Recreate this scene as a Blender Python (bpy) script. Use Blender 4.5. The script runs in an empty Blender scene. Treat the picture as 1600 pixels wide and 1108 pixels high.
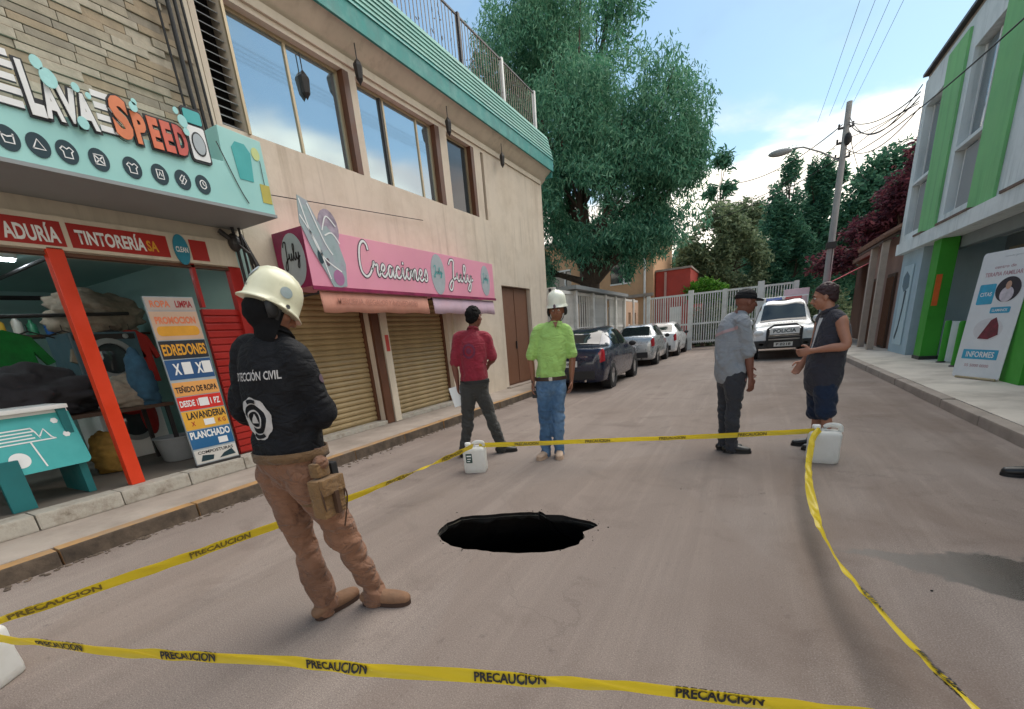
import bpy, bmesh, math, random
import numpy as np
from mathutils import Vector, Matrix, noise as mnoise
from mathutils.bvhtree import BVHTree
random.seed(7); rng = np.random.default_rng(7)
S = bpy.context.scene
COL = S.collection
R = math.radians

# ---------------------------------------------------------------- camera
cd = bpy.data.cameras.new("camera"); cam = bpy.data.objects.new("camera", cd); COL.objects.link(cam)
S.camera = cam
yaw, pitch, roll = 0.508471, -0.306622, -0.0864023
cd.sensor_fit = 'HORIZONTAL'; cd.sensor_width = 36.0; cd.lens = 36.0 * 680.0 / 1600.0
cd.shift_x = 0.0; cd.shift_y = (743.58 - 554.0) / 1600.0
cd.clip_start = 0.05; cd.clip_end = 3000
_f = Vector((-math.sin(yaw) * math.cos(pitch), math.cos(yaw) * math.cos(pitch), math.sin(pitch)))
_r = Vector((math.cos(yaw), math.sin(yaw), 0)); _u = _r.cross(_f)
_r2 = math.cos(roll) * _r + math.sin(roll) * _u; _u2 = -math.sin(roll) * _r + math.cos(roll) * _u
cam.matrix_world = Matrix(((_r2.x, _u2.x, -_f.x, 0), (_r2.y, _u2.y, -_f.y, 0), (_r2.z, _u2.z, -_f.z, 1.4), (0, 0, 0, 1)))

# ---------------------------------------------------------------- world
SUN_EL, SUN_AZ = R(58), R(27)        # azimuth measured from +Y towards +X
W = bpy.data.worlds.new("World"); S.world = W; W.use_nodes = True
nt = W.node_tree; nt.nodes.clear()
def N(tree, typ, **kw):
    n = tree.nodes.new(typ)
    for k, v in kw.items():
        if k.startswith('i_'):
            key = k[2:]; n.inputs[int(key) if key.isdigit() else key.replace('_', ' ')].default_value = v
        else: setattr(n, k, v)
    return n
def LK(tree, a, b): tree.links.new(a, b)
def ramp(tree, fac, stops, interp='LINEAR'):
    n = tree.nodes.new('ShaderNodeValToRGB'); n.color_ramp.interpolation = interp
    e = n.color_ramp.elements
    while len(e) < len(stops): e.new(0.5)
    for k, (p, c) in enumerate(stops):
        e[k].position = p; e[k].color = (c[0], c[1], c[2], 1) if not isinstance(c, (int, float)) else (c, c, c, 1)
    if fac is not None: LK(tree, fac, n.inputs[0])
    return n
def M2(tree, op, a, b=None, c=None, clamp=False):
    n = tree.nodes.new('ShaderNodeMath'); n.operation = op; n.use_clamp = clamp
    for k, v in enumerate((a, b, c)):
        if v is None: continue
        if isinstance(v, (int, float)): n.inputs[k].default_value = v
        else: LK(tree, v, n.inputs[k])
    return n.outputs[0]
sky = N(nt, 'ShaderNodeTexSky', sky_type='NISHITA', sun_disc=False, sun_elevation=SUN_EL, sun_rotation=SUN_AZ)
bg1 = N(nt, 'ShaderNodeBackground'); bg1.inputs[1].default_value = 0.063
tint = N(nt, 'ShaderNodeMixRGB', blend_type='MULTIPLY'); tint.inputs[0].default_value = 1.0; tint.inputs[2].default_value = (0.95, 1.08, 1.0, 1); LK(nt, sky.outputs[0], tint.inputs[1]); LK(nt, tint.outputs[0], bg1.inputs[0])
tc = N(nt, 'ShaderNodeTexCoord'); sx = N(nt, 'ShaderNodeSeparateXYZ'); LK(nt, tc.outputs['Generated'], sx.inputs[0])
zz = M2(nt, 'MAXIMUM', sx.outputs[2], 0.0)
den = M2(nt, 'ADD', zz, 0.22)
cx = N(nt, 'ShaderNodeCombineXYZ'); LK(nt, M2(nt, 'DIVIDE', sx.outputs[0], den), cx.inputs[0]); LK(nt, M2(nt, 'DIVIDE', sx.outputs[1], den), cx.inputs[1])
nz = N(nt, 'ShaderNodeTexNoise'); nz.inputs['Scale'].default_value = 1.15; nz.inputs['Detail'].default_value = 7; nz.inputs['Roughness'].default_value = 0.55; nz.inputs['Distortion'].default_value = 0.3
LK(nt, cx.outputs[0], nz.inputs['Vector'])
bank = M2(nt, 'SUBTRACT', zz, M2(nt, 'MULTIPLY', sx.outputs[0], 0.16))     # the cloud bank stands a little higher towards +X
low = ramp(nt, bank, [(0.0, 0.26), (0.22, 0.22), (0.315, 0.0), (1.0, -0.02)]).outputs[0]
den2 = M2(nt, 'ADD', nz.outputs[0], low)
mask = ramp(nt, den2, [(0.50, 0.0), (0.66, 0.92)], 'EASE')
n2 = N(nt, 'ShaderNodeTexNoise'); n2.inputs['Scale'].default_value = 2.3; n2.inputs['Detail'].default_value = 5; LK(nt, cx.outputs[0], n2.inputs['Vector'])
ccol = N(nt, 'ShaderNodeMixRGB'); LK(nt, ramp(nt, bank, [(0.0, 0.0), (0.28, 0.0), (0.36, 1.0)]).outputs[0], ccol.inputs[0])
lowc = ramp(nt, n2.outputs[0], [(0.35, (0.62, 0.54, 0.50)), (0.55, (0.98, 0.90, 0.76))])
hic = ramp(nt, n2.outputs[0], [(0.35, (0.18, 0.27, 0.34)), (0.65, (0.26, 0.35, 0.41))])
LK(nt, lowc.outputs[0], ccol.inputs[1]); LK(nt, hic.outputs[0], ccol.inputs[2])
bg2 = N(nt, 'ShaderNodeBackground'); bg2.inputs[1].default_value = 0.78; LK(nt, ccol.outputs[0], bg2.inputs[0])
mxs = N(nt, 'ShaderNodeMixShader'); LK(nt, mask.outputs[0], mxs.inputs[0]); LK(nt, bg1.outputs[0], mxs.inputs[1]); LK(nt, bg2.outputs[0], mxs.inputs[2])
wo = N(nt, 'ShaderNodeOutputWorld'); LK(nt, mxs.outputs[0], wo.inputs[0])

sd = bpy.data.lights.new("sun", 'SUN'); sun = bpy.data.objects.new("sun", sd); COL.objects.link(sun)
sd.energy = 1.35; sd.angle = R(65); sd.color = (1.0, 0.90, 0.78)
sdir = Vector((math.sin(SUN_AZ) * math.cos(SUN_EL), math.cos(SUN_AZ) * math.cos(SUN_EL), math.sin(SUN_EL)))
sun.rotation_euler = sdir.to_track_quat('Z', 'Y').to_euler()
sun.location = (20, 10, 30)
S.view_settings.view_transform = 'Standard'; S.view_settings.look = 'None'; S.view_settings.gamma = 1
S.view_settings.exposure = 1.50
try: S.view_settings.use_curve_mapping = False
except Exception: pass

# ---------------------------------------------------------------- helpers
def L1(c): c /= 255.0; return c / 12.92 if c <= 0.04045 else ((c + 0.055) / 1.055) ** 2.4
def H(h): h = h.lstrip('#'); return tuple(L1(int(h[i:i + 2], 16)) for i in (0, 2, 4))
MATS = {}
def mat(name, col, rough=0.6, metal=0.0, var=0.12, scale=6.0, bump=0.0, bscale=60.0, spec=0.5, dirt=None, dirt_amt=0.0, dirt_scale=2.0, stretch=(1, 1, 1), emit=0.0, sheen=0.0, coat=0.0, rvar=0.1, folds=0.0, drips=None):
    if name in MATS: return MATS[name]
    m = bpy.data.materials.new(name); m.use_nodes = True; t = m.node_tree
    b = t.nodes['Principled BSDF']
    tc = N(t, 'ShaderNodeTexCoord'); mp = N(t, 'ShaderNodeMapping'); mp.inputs['Scale'].default_value = stretch
    LK(t, tc.outputs['Object'], mp.inputs[0])
    nz = N(t, 'ShaderNodeTexNoise'); nz.inputs['Scale'].default_value = scale; nz.inputs['Detail'].default_value = 6; nz.inputs['Roughness'].default_value = 0.6
    LK(t, mp.outputs[0], nz.inputs['Vector'])
    lo = [max(0, c * (1 - var)) for c in col]; hi = [min(1, c * (1 + var)) for c in col]
    rp = ramp(t, nz.outputs[0], [(0.3, lo), (0.7, hi)]); out = rp.outputs[0]
    if dirt is not None:
        nd = N(t, 'ShaderNodeTexNoise'); nd.inputs['Scale'].default_value = dirt_scale; nd.inputs['Detail'].default_value = 8; nd.inputs['Roughness'].default_value = 0.68
        LK(t, mp.outputs[0], nd.inputs['Vector'])
        dm = ramp(t, nd.outputs[0], [(0.45, 0.0), (0.72, dirt_amt)])
        mx = N(t, 'ShaderNodeMixRGB'); LK(t, dm.outputs[0], mx.inputs[0]); LK(t, out, mx.inputs[1]); mx.inputs[2].default_value = (*dirt, 1); out = mx.outputs[0]
    if drips is not None:                               # rain streaks running down from ledges
        md_ = N(t, 'ShaderNodeMapping'); md_.inputs['Scale'].default_value = (3.2, 3.2, 0.16); LK(t, tc.outputs['Object'], md_.inputs[0])
        nd_ = N(t, 'ShaderNodeTexNoise'); nd_.inputs['Scale'].default_value = 2.0; nd_.inputs['Detail'].default_value = 7; nd_.inputs['Roughness'].default_value = 0.62; LK(t, md_.outputs[0], nd_.inputs['Vector'])
        n3_ = N(t, 'ShaderNodeTexNoise'); n3_.inputs['Scale'].default_value = 0.7; n3_.inputs['Detail'].default_value = 6; LK(t, tc.outputs['Object'], n3_.inputs['Vector'])
        f_ = M2(t, 'MULTIPLY', ramp(t, nd_.outputs[0], [(0.50, 0.0), (0.72, 0.6)]).outputs[0], ramp(t, n3_.outputs[0], [(0.42, 0.15), (0.62, 1.0)]).outputs[0])
        m3_ = N(t, 'ShaderNodeMixRGB'); LK(t, f_, m3_.inputs[0]); LK(t, out, m3_.inputs[1]); m3_.inputs[2].default_value = (*drips, 1); out = m3_.outputs[0]
    LK(t, out, b.inputs['Base Color'])
    b.inputs['Metallic'].default_value = metal; b.inputs['Specular IOR Level'].default_value = spec
    LK(t, ramp(t, nz.outputs[0], [(0.3, max(0, rough - rvar)), (0.7, min(1, rough + rvar))]).outputs[0], b.inputs['Roughness'])
    if sheen: b.inputs['Sheen Weight'].default_value = sheen
    if coat: b.inputs['Coat Weight'].default_value = coat; b.inputs['Coat Roughness'].default_value = 0.06
    if emit: b.inputs['Emission Color'].default_value = (*col, 1); b.inputs['Emission Strength'].default_value = emit
    if bump:
        nb = N(t, 'ShaderNodeTexNoise'); nb.inputs['Scale'].default_value = bscale; nb.inputs['Detail'].default_value = 4
        LK(t, tc.outputs['Object'], nb.inputs['Vector'])
        bp = N(t, 'ShaderNodeBump'); bp.inputs['Strength'].default_value = min(1, bump); bp.inputs['Distance'].default_value = 0.004 * max(1, bump)
        LK(t, nb.outputs[0], bp.inputs['Height']); last = bp
        if folds:                                       # soft creases of worn cloth, sharp valleys between rounded folds
            mf = N(t, 'ShaderNodeMapping'); mf.inputs['Scale'].default_value = (1, 1, 1.9); LK(t, tc.outputs['Object'], mf.inputs[0])
            prev = None
            for sc_, am in ((4.2, 1.0), (9.0, 0.45)):
                nf = N(t, 'ShaderNodeTexNoise'); nf.inputs['Scale'].default_value = sc_; nf.inputs['Detail'].default_value = 2; nf.inputs['Distortion'].default_value = 0.9; LK(t, mf.outputs[0], nf.inputs['Vector'])
                h_ = M2(t, 'MULTIPLY', M2(t, 'MINIMUM', M2(t, 'ABSOLUTE', M2(t, 'SUBTRACT', nf.outputs[0], 0.5)), 0.16), am); prev = h_ if prev is None else M2(t, 'ADD', prev, h_)
            b2 = N(t, 'ShaderNodeBump'); b2.inputs['Strength'].default_value = 1.0; b2.inputs['Distance'].default_value = folds; LK(t, prev, b2.inputs['Height']); LK(t, bp.outputs[0], b2.inputs['Normal']); last = b2
        LK(t, last.outputs[0], b.inputs['Normal'])
    MATS[name] = m; return m

def link(o, parent=None):
    COL.objects.link(o)
    if parent is not None: o.parent = parent
    return o
def tag(o, label, cat, group=None, kind=None):
    o['label'] = label; o['category'] = cat
    if group: o['group'] = group
    if kind: o['kind'] = kind
    return o
def thing(name, label, cat, loc=(0, 0, 0), rz=0.0, group=None):
    o = bpy.data.objects.new(name, None); o.empty_display_size = 0.1; COL.objects.link(o)
    o.location = loc; o.rotation_euler = (0, 0, rz)
    return tag(o, label, cat, group)
def struct(o): o['kind'] = 'structure'; return o

class MB:
    """collects shapes into one mesh, in the local space of the parent"""
    def __init__(s): s.v = []; s.f = []
    def add(s, vs, fs):
        k = len(s.v); s.v += [tuple(v) for v in vs]; s.f += [tuple(k + i for i in f) for f in fs]; return s
    def box(s, x0, x1, y0, y1, z0, z1, M=None):
        vs = [Vector((x, y, z)) for x in (x0, x1) for y in (y0, y1) for z in (z0, z1)]
        if M is not None: vs = [M @ v for v in vs]
        return s.add(vs, [(0, 1, 3, 2), (4, 6, 7, 5), (0, 4, 5, 1), (2, 3, 7, 6), (0, 2, 6, 4), (1, 5, 7, 3)])
    def prism(s, poly, a, b, M=None):
        """poly in local XY, extruded z a..b, M places it"""
        n = len(poly)
        vs = [Vector((x, y, a)) for x, y in poly] + [Vector((x, y, b)) for x, y in poly]
        if M is not None: vs = [M @ v for v in vs]
        fs = [tuple(range(n - 1, -1, -1)), tuple(range(n, 2 * n))] + [(i, (i + 1) % n, n + (i + 1) % n, n + i) for i in range(n)]
        return s.add(vs, fs)
    def tube(s, pts, r, n=8, cap=True, flat=1.0, up=(0, 0, 1)):
        pts = [Vector(p) for p in pts]; rr = r if isinstance(r, (list, tuple)) else [r] * len(pts)
        rings = []
        for i, p in enumerate(pts):
            d = (pts[min(i + 1, len(pts) - 1)] - pts[max(i - 1, 0)]).normalized()
            u = Vector(up)
            if abs(d.dot(u)) > 0.95: u = Vector((1, 0, 0)) if abs(d.x) < 0.9 else Vector((0, 1, 0))
            a = d.cross(u).normalized(); b = a.cross(d).normalized()
            rings.append([p + a * math.cos(t) * rr[i] + b * math.sin(t) * rr[i] * flat for t in (2 * math.pi * k / n for k in range(n))])
        vs = [v for rg in rings for v in rg]; fs = []
        for i in range(len(pts) - 1):
            for k in range(n): fs.append((i * n + k, i * n + (k + 1) % n, (i + 1) * n + (k + 1) % n, (i + 1) * n + k))
        if cap: fs += [tuple(range(n - 1, -1, -1)), tuple(range((len(pts) - 1) * n, len(pts) * n))]
        return s.add(vs, fs)
    def lathe(s, prof, n=24, M=None, cap=True):
        """prof: [(r,z)]"""
        vs = []; fs = []
        for r, z in prof: vs += [Vector((r * math.cos(2 * math.pi * k / n), r * math.sin(2 * math.pi * k / n), z)) for k in range(n)]
        if M is not None: vs = [M @ v for v in vs]
        for i in range(len(prof) - 1):
            for k in range(n): fs.append((i * n + k, i * n + (k + 1) % n, (i + 1) * n + (k + 1) % n, (i + 1) * n + k))
        if cap: fs += [tuple(range(n - 1, -1, -1)), tuple(range((len(prof) - 1) * n, len(prof) * n))]
        return s.add(vs, fs)
    def ell(s, c, r, n=16, m=10, M=None):
        vs = []; fs = []
        for i in range(m + 1):
            a = math.pi * i / m
            for k in range(n):
                b = 2 * math.pi * k / n
                v = Vector((r[0] * math.sin(a) * math.cos(b), r[1] * math.sin(a) * math.sin(b), -r[2] * math.cos(a)))
                if M is not None: v = M @ v
                vs.append(v + Vector(c))
        for i in range(m):
            for k in range(n): fs.append((i * n + k, i * n + (k + 1) % n, (i + 1) * n + (k + 1) % n, (i + 1) * n + k))
        return s.add(vs, fs)
    def build(s, name, m, parent=None, smooth=False, bevel=0.0, seg=2, weld=True, sub=0):
        me = bpy.data.meshes.new(name); me.from_pydata(s.v, [], s.f); me.update()
        bm = bmesh.new(); bm.from_mesh(me)
        if weld: bmesh.ops.remove_doubles(bm, verts=bm.verts, dist=1e-5)
        if sub: pass
        bmesh.ops.recalc_face_normals(bm, faces=bm.faces)
        if bevel: bmesh.ops.bevel(bm, geom=list(bm.edges), offset=bevel, segments=seg, affect='EDGES', profile=0.7, clamp_overlap=True)
        bm.to_mesh(me); bm.free()
        if smooth: shade(me, 40 if smooth is True else smooth)
        if m is not None: me.materials.append(m)
        return link(bpy.data.objects.new(name, me), parent)
def shade(me, ang=40):
    me.polygons.foreach_set('use_smooth', [True] * len(me.polygons))
    try: me.set_sharp_from_angle(angle=R(ang))
    except Exception: pass
def bakemod(o):
    dg = bpy.context.evaluated_depsgraph_get(); dg.update()
    me = bpy.data.meshes.new_from_object(o.evaluated_get(dg)); old = o.data; o.modifiers.clear(); o.data = me
    return o
def copy_tree(o, parent=None, keep=True):
    c = o.copy(); COL.objects.link(c)
    if parent is not None: c.parent = parent
    for ch in list(o.children): copy_tree(ch, c)
    return c
def box(name, m, parent, x0, x1, y0, y1, z0, z1, bevel=0.0):
    return MB().box(x0, x1, y0, y1, z0, z1).build(name, m, parent, bevel=bevel)
# frames for flat lettering: local X reading direction, local Y up, local Z out of the face
def FRM(o, x, y):
    x = Vector(x).normalized(); y = Vector(y).normalized(); z = x.cross(y).normalized(); y = z.cross(x)
    return Matrix(((x.x, y.x, z.x, o[0]), (x.y, y.y, z.y, o[1]), (x.z, y.z, z.z, o[2]), (0, 0, 0, 1)))
def LWALL(x, y, z): return FRM((x, y, z), (0, 1, 0), (0, 0, 1))     # faces +X
def RWALL(x, y, z): return FRM((x, y, z), (0, -1, 0), (0, 0, 1))    # faces -X
def FWALL(x, y, z): return FRM((x, y, z), (1, 0, 0), (0, 0, 1))     # faces -Y
def text_mesh(s, w, h, bold=0.0, depth=0.0, spacing=1.0, shear=0.0, res=3):
    cu = bpy.data.curves.new('lettering', 'FONT'); cu.body = s; cu.size = 1.0; cu.offset = bold; cu.space_character = spacing; cu.shear = shear
    cu.resolution_u = res; cu.extrude = depth; cu.fill_mode = 'BOTH'
    o = bpy.data.objects.new('lettering', cu); COL.objects.link(o)
    dg = bpy.context.evaluated_depsgraph_get(); dg.update()
    me = bpy.data.meshes.new_from_object(o.evaluated_get(dg)); bpy.data.objects.remove(o); bpy.data.curves.remove(cu)
    n = len(me.vertices); co = np.empty(n * 3); me.vertices.foreach_get('co', co); co = co.reshape(-1, 3)
    lo = co.min(0); hi = co.max(0); co[:, 0] = (co[:, 0] - lo[0]) / max(1e-6, hi[0] - lo[0]) * w - w / 2; co[:, 1] = (co[:, 1] - lo[1]) / max(1e-6, hi[1] - lo[1]) * h - h / 2
    me.vertices.foreach_set('co', co.ravel()); me.update(); return me
def text(name, s, m, parent, M, w, h, bold=0.0, depth=0.0, **kw):
    me = text_mesh(s, w, h, bold, depth, **kw); me.materials.clear(); me.materials.append(m); me.transform(M)
    return link(bpy.data.objects.new(name, me), parent)
def flat(name, poly, m, parent, M, t=0.004, z=0.0):
    return MB().prism(poly, z, z + t, M).build(name, m, parent)
def circ(cx, cy, rx, ry=None, n=28, a0=0): ry = ry or rx; return [(cx + rx * math.cos(a0 + 2 * math.pi * k / n), cy + ry * math.sin(a0 + 2 * math.pi * k / n)) for k in range(n)]
def rect(x0, x1, y0, y1): return [(x0, y0), (x1, y0), (x1, y1), (x0, y1)]
def rrect(x0, x1, y0, y1, r, n=5):
    P = []
    for cx, cy, a in ((x1 - r, y0 + r, -90), (x1 - r, y1 - r, 0), (x0 + r, y1 - r, 90), (x0 + r, y0 + r, 180)):
        for k in range(n + 1): t = R(a + 90 * k / n); P.append((cx + r * math.cos(t), cy + r * math.sin(t)))
    return P
def catmull(P, k=6, closed=False):
    P = [np.array(p, float) for p in P]; out = []; n = len(P)
    rngi = range(n) if closed else range(n - 1)
    for i in rngi:
        p0 = P[(i - 1) % n] if closed or i > 0 else P[0]; p1 = P[i]; p2 = P[(i + 1) % n]; p3 = P[(i + 2) % n] if closed or i + 2 < n else P[-1]
        for j in range(k):
            t = j / k; out.append(0.5 * ((2 * p1) + (p2 - p0) * t + (2 * p0 - 5 * p1 + 4 * p2 - p3) * t * t + (3 * p1 - p0 - 3 * p2 + p3) * t ** 3))
    if not closed: out.append(P[-1])
    return out
def stroke(mb, P, w, M, z=0.0, t=0.003, k=6, sm=True):
    """flat pen stroke through the points of P (local XY), width w"""
    Q = catmull(P, k) if sm and len(P) > 2 else [np.array(p, float) for p in P]
    n = len(Q); Lf = []; Rt = []
    for i in range(n):
        d = Q[min(i + 1, n - 1)] - Q[max(i - 1, 0)]; d /= (np.hypot(*d) + 1e-9); nn = np.array([-d[1], d[0]]) * w / 2
        if i == 0: e = -d * w * 0.3
        elif i == n - 1: e = d * w * 0.3
        else: e = 0
        Lf.append(Q[i] + nn + e); Rt.append(Q[i] - nn + e)
    for i in range(n - 1):
        mb.add([M @ Vector((*Lf[i], z + t)), M @ Vector((*Rt[i], z + t)), M @ Vector((*Rt[i + 1], z + t)), M @ Vector((*Lf[i + 1], z + t))], [(0, 1, 2, 3)])
    return mb
def grid_wall(mb, axis, x0, x1, a0, a1, z0, z1, holes):
    """solid wall with rectangular openings; axis 'x': wall plane normal X, runs along Y"""
    ya = sorted(set([a0, a1] + [h for o in holes for h in o[:2]])); za = sorted(set([z0, z1] + [h for o in holes for h in o[2:4]]))
    ya = [y for y in ya if a0 <= y <= a1]; za = [z for z in za if z0 <= z <= z1]
    for i in range(len(ya) - 1):
        for j in range(len(za) - 1):
            cy = (ya[i] + ya[i + 1]) / 2; cz = (za[j] + za[j + 1]) / 2
            if any(o[0] < cy < o[1] and o[2] < cz < o[3] for o in holes): continue
            if axis == 'x': mb.box(x0, x1, ya[i], ya[i + 1], za[j], za[j + 1])
            else: mb.box(ya[i], ya[i + 1], x0, x1, za[j], za[j + 1])
    return mb
def array_mesh(name, V, F, m, parent=None, smooth=False):
    me = bpy.data.meshes.new(name); nv = len(V); nf = len(F); k = F.shape[1]
    me.vertices.add(nv); me.vertices.foreach_set('co', V.astype(np.float32).ravel())
    me.loops.add(nf * k); me.loops.foreach_set('vertex_index', F.astype(np.int32).ravel())
    me.polygons.add(nf); me.polygons.foreach_set('loop_start', np.arange(0, nf * k, k, dtype=np.int32)); me.polygons.foreach_set('loop_total', np.full(nf, k, dtype=np.int32))
    me.update(calc_edges=True)
    if smooth: me.polygons.foreach_set('use_smooth', [True] * nf)
    me.materials.append(m); return link(bpy.data.objects.new(name, me), parent)

# ================================================================ ground, road
HOLE = [(-2.05, 2.41), (-2.09, 2.52), (-2.09, 2.61), (-2.05, 2.75), (-2.0, 2.79), (-1.88, 2.84), (-1.73, 2.93), (-1.57, 3.0), (-1.47, 3.02), (-1.47, 3.05), (-1.39, 3.0), (-1.25, 3.03), (-1.1, 2.99), (-1.01, 2.98), (-0.92, 2.92), (-0.95, 2.85), (-0.99, 2.78), (-0.96, 2.69), (-0.96, 2.59), (-1.03, 2.48), (-1.14, 2.4), (-1.3, 2.33), (-1.48, 2.29), (-1.66, 2.27), (-1.71, 2.26), (-1.83, 2.28), (-1.93, 2.32)]
_h = []
for i, p in enumerate(HOLE):
    q = HOLE[(i + 1) % len(HOLE)]
    for j in range(4):
        t = j / 4; x = p[0] * (1 - t) + q[0] * t; y = p[1] * (1 - t) + q[1] * t
        n_ = mnoise.noise(Vector((x * 14, y * 14, 0))) * 0.014 + mnoise.noise(Vector((x * 45, y * 45, 3))) * 0.006
        d = Vector((x + 1.52, y - 2.65)).normalized(); _h.append((x + d.x * n_, y + d.y * n_))
HOLE = _h
def sheet(name, x0, x1, y0, y1, z, m, hx=(-2.7, -0.4), hy=(1.7, 3.7)):
    bm = bmesh.new()
    def q(a, b, c, d): bm.faces.new([bm.verts.new((X, Y, z)) for X, Y in ((a, c), (b, c), (b, d), (a, d))])
    q(x0, x1, y0, hy[0]); q(x0, x1, hy[1], y1); q(x0, hx[0], hy[0], hy[1]); q(hx[1], x1, hy[0], hy[1])
    vs = [bm.verts.new((X, Y, z)) for X, Y in ((hx[0], hy[0]), (hx[1], hy[0]), (hx[1], hy[1]), (hx[0], hy[1]))]
    hs = [bm.verts.new((X, Y, z)) for X, Y in HOLE]
    E_ = [bm.edges.new((vs[i], vs[(i + 1) % 4])) for i in range(4)] + [bm.edges.new((hs[i], hs[(i + 1) % len(hs)])) for i in range(len(hs))]
    bmesh.ops.triangle_fill(bm, use_beauty=True, edges=E_, normal=(0, 0, 1))
    for f in bm.faces:
        if f.normal.z < 0: f.normal_flip()
    me = bpy.data.meshes.new(name); bm.to_mesh(me); bm.free(); me.materials.append(m)
    return struct(link(bpy.data.objects.new(name, me)))

def road_material():
    m = bpy.data.materials.new('asphalt'); m.use_nodes = True; t = m.node_tree; b = t.nodes['Principled BSDF']
    g = N(t, 'ShaderNodeTexCoord'); P = g.outputs['Object']
    def noise(sc, det=6, rough=0.6, st=(1, 1, 1), loc=(0, 0, 0), dist=0.0):
        mp = N(t, 'ShaderNodeMapping'); mp.inputs['Scale'].default_value = st; mp.inputs['Location'].default_value = loc; LK(t, P, mp.inputs[0])
        n = N(t, 'ShaderNodeTexNoise'); n.inputs['Scale'].default_value = sc; n.inputs['Detail'].default_value = det; n.inputs['Roughness'].default_value = rough; n.inputs['Distortion'].default_value = dist
        LK(t, mp.outputs[0], n.inputs['Vector']); return n.outputs[0]
    big = ramp(t, noise(0.55, 5, 0.55), [(0.3, H('#867870')), (0.7, H('#978a82'))]).outputs[0]
    cur = big
    def mix(fac, col, mode='MIX'):
        nonlocal cur
        x = N(t, 'ShaderNodeMixRGB', blend_type=mode); LK(t, fac, x.inputs[0]); LK(t, cur, x.inputs[1]); x.inputs[2].default_value = (*col, 1); cur = x.outputs[0]
    # worn wheel streaks along the street
    st = noise(3.0, 5, 0.7, (1.6, 0.06, 1), dist=0.2)
    mix(ramp(t, st, [(0.50, 0), (0.64, 0.22)]).outputs[0], H('#b5a69b'))
    st2 = noise(2.2, 4, 0.6, (1.3, 0.05, 1), (7, 3, 0))
    mix(ramp(t, st2, [(0.50, 0), (0.66, 0.28)]).outputs[0], H('#756760'))
    # blotches / old oil
    bl = noise(1.7, 7, 0.62, (1, 1, 1), (3, 9, 0), 0.6)
    mix(ramp(t, bl, [(0.54, 0), (0.68, 0.5)]).outputs[0], H('#6c5e57'))
    sp = noise(9.0, 3, 0.5, (1, 1, 1), (1, 2, 0))
    mix(ramp(t, sp, [(0.69, 0), (0.75, 0.5)]).outputs[0], H('#5e5452'))
    # fine grain
    gr = noise(160, 3, 0.7)
    mix(ramp(t, gr, [(0.35, 0.55), (0.52, 0)]).outputs[0], H('#564d49'))
    mix(ramp(t, gr, [(0.55, 0.0), (0.72, 0.55)]).outputs[0], H('#cfc3ba'))
    vo = N(t, 'ShaderNodeTexVoronoi', feature='DISTANCE_TO_EDGE'); vo.inputs['Scale'].default_value = 0.55
    mpv = N(t, 'ShaderNodeMapping'); LK(t, P, mpv.inputs[0]); mxv = N(t, 'ShaderNodeVectorMath', operation='ADD'); LK(t, mpv.outputs[0], mxv.inputs[0])
    nv = N(t, 'ShaderNodeTexNoise'); nv.inputs['Scale'].default_value = 3.0; nv.inputs['Detail'].default_value = 8; LK(t, P, nv.inputs['Vector']); sv = N(t, 'ShaderNodeVectorMath', operation='SCALE'); sv.inputs['Scale'].default_value = 0.8; LK(t, nv.outputs['Color'], sv.inputs[0]); LK(t, sv.outputs[0], mxv.inputs[1]); LK(t, mxv.outputs[0], vo.inputs['Vector'])
    crk = M2(t, 'MULTIPLY', ramp(t, vo.outputs[0], [(0.0, 0.3), (0.006, 0.0)]).outputs[0], ramp(t, noise(0.8, 3, 0.5, (1, 1, 1), (8, 1, 0)), [(0.52, 0), (0.60, 1)]).outputs[0])
    mix(crk, H('#463d39'))
    pt = ramp(t, noise(0.42, 2, 0.4, (1, 0.55, 1), (4.2, 6.1, 0), 0.2), [(0.555, 0), (0.565, 0.28)]).outputs[0]
    mix(pt, H('#85756b'))
    vg = N(t, 'ShaderNodeTexVoronoi'); vg.inputs['Scale'].default_value = 95; LK(t, P, vg.inputs['Vector'])
    mix(ramp(t, vg.outputs['Distance'], [(0.0, 0.34), (0.22, 0.0)]).outputs[0], H('#cdc2ba'))
    mix(M2(t, 'MULTIPLY', ramp(t, noise(38, 3, .6), [(0.60, 0), (0.70, 0.5)]).outputs[0], ramp(t, noise(1.3, 4, .6, (1, 1, 1), (9, 4, 0)), [(0.45, 0), (0.6, 1)]).outputs[0]), H('#5b504b'))
    # wet seepage running to the right kerb (shape: a broad band, wider towards +X)
    sp_ = N(t, 'ShaderNodeSeparateXYZ'); LK(t, P, sp_.inputs[0]); X = sp_.outputs[0]; Y = sp_.outputs[1]
    wob = M2(t, 'MULTIPLY', M2(t, 'SUBTRACT', noise(2.6, 8, 0.68, (1, 1, 1), (5, 5, 5)), 0.5), 0.60)
    cen = M2(t, 'ADD', M2(t, 'MULTIPLY', X, -0.06), 3.02)                      # centre line of the band
    half = M2(t, 'MULTIPLY', M2(t, 'SUBTRACT', X, 0.50), 0.36)
    dy = M2(t, 'ABSOLUTE', M2(t, 'SUBTRACT', M2(t, 'ADD', Y, wob), cen))
    wet = ramp(t, M2(t, 'ADD', M2(t, 'MULTIPLY', M2(t, 'SUBTRACT', half, dy), 8.0), 0.35, clamp=True), [(0.30, 0), (0.62, 1)]).outputs[0]
    wet2 = M2(t, 'MULTIPLY', wet, M2(t, 'MULTIPLY_ADD', X, 1.1, -0.42, clamp=True), clamp=True)
    mix(M2(t, 'MULTIPLY', wet2, 0.92), H('#2b2724'))
    mix(M2(t, 'MULTIPLY', M2(t, 'SUBTRACT', wet, wet2, clamp=True), 0.35), H('#7d8280'))
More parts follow.
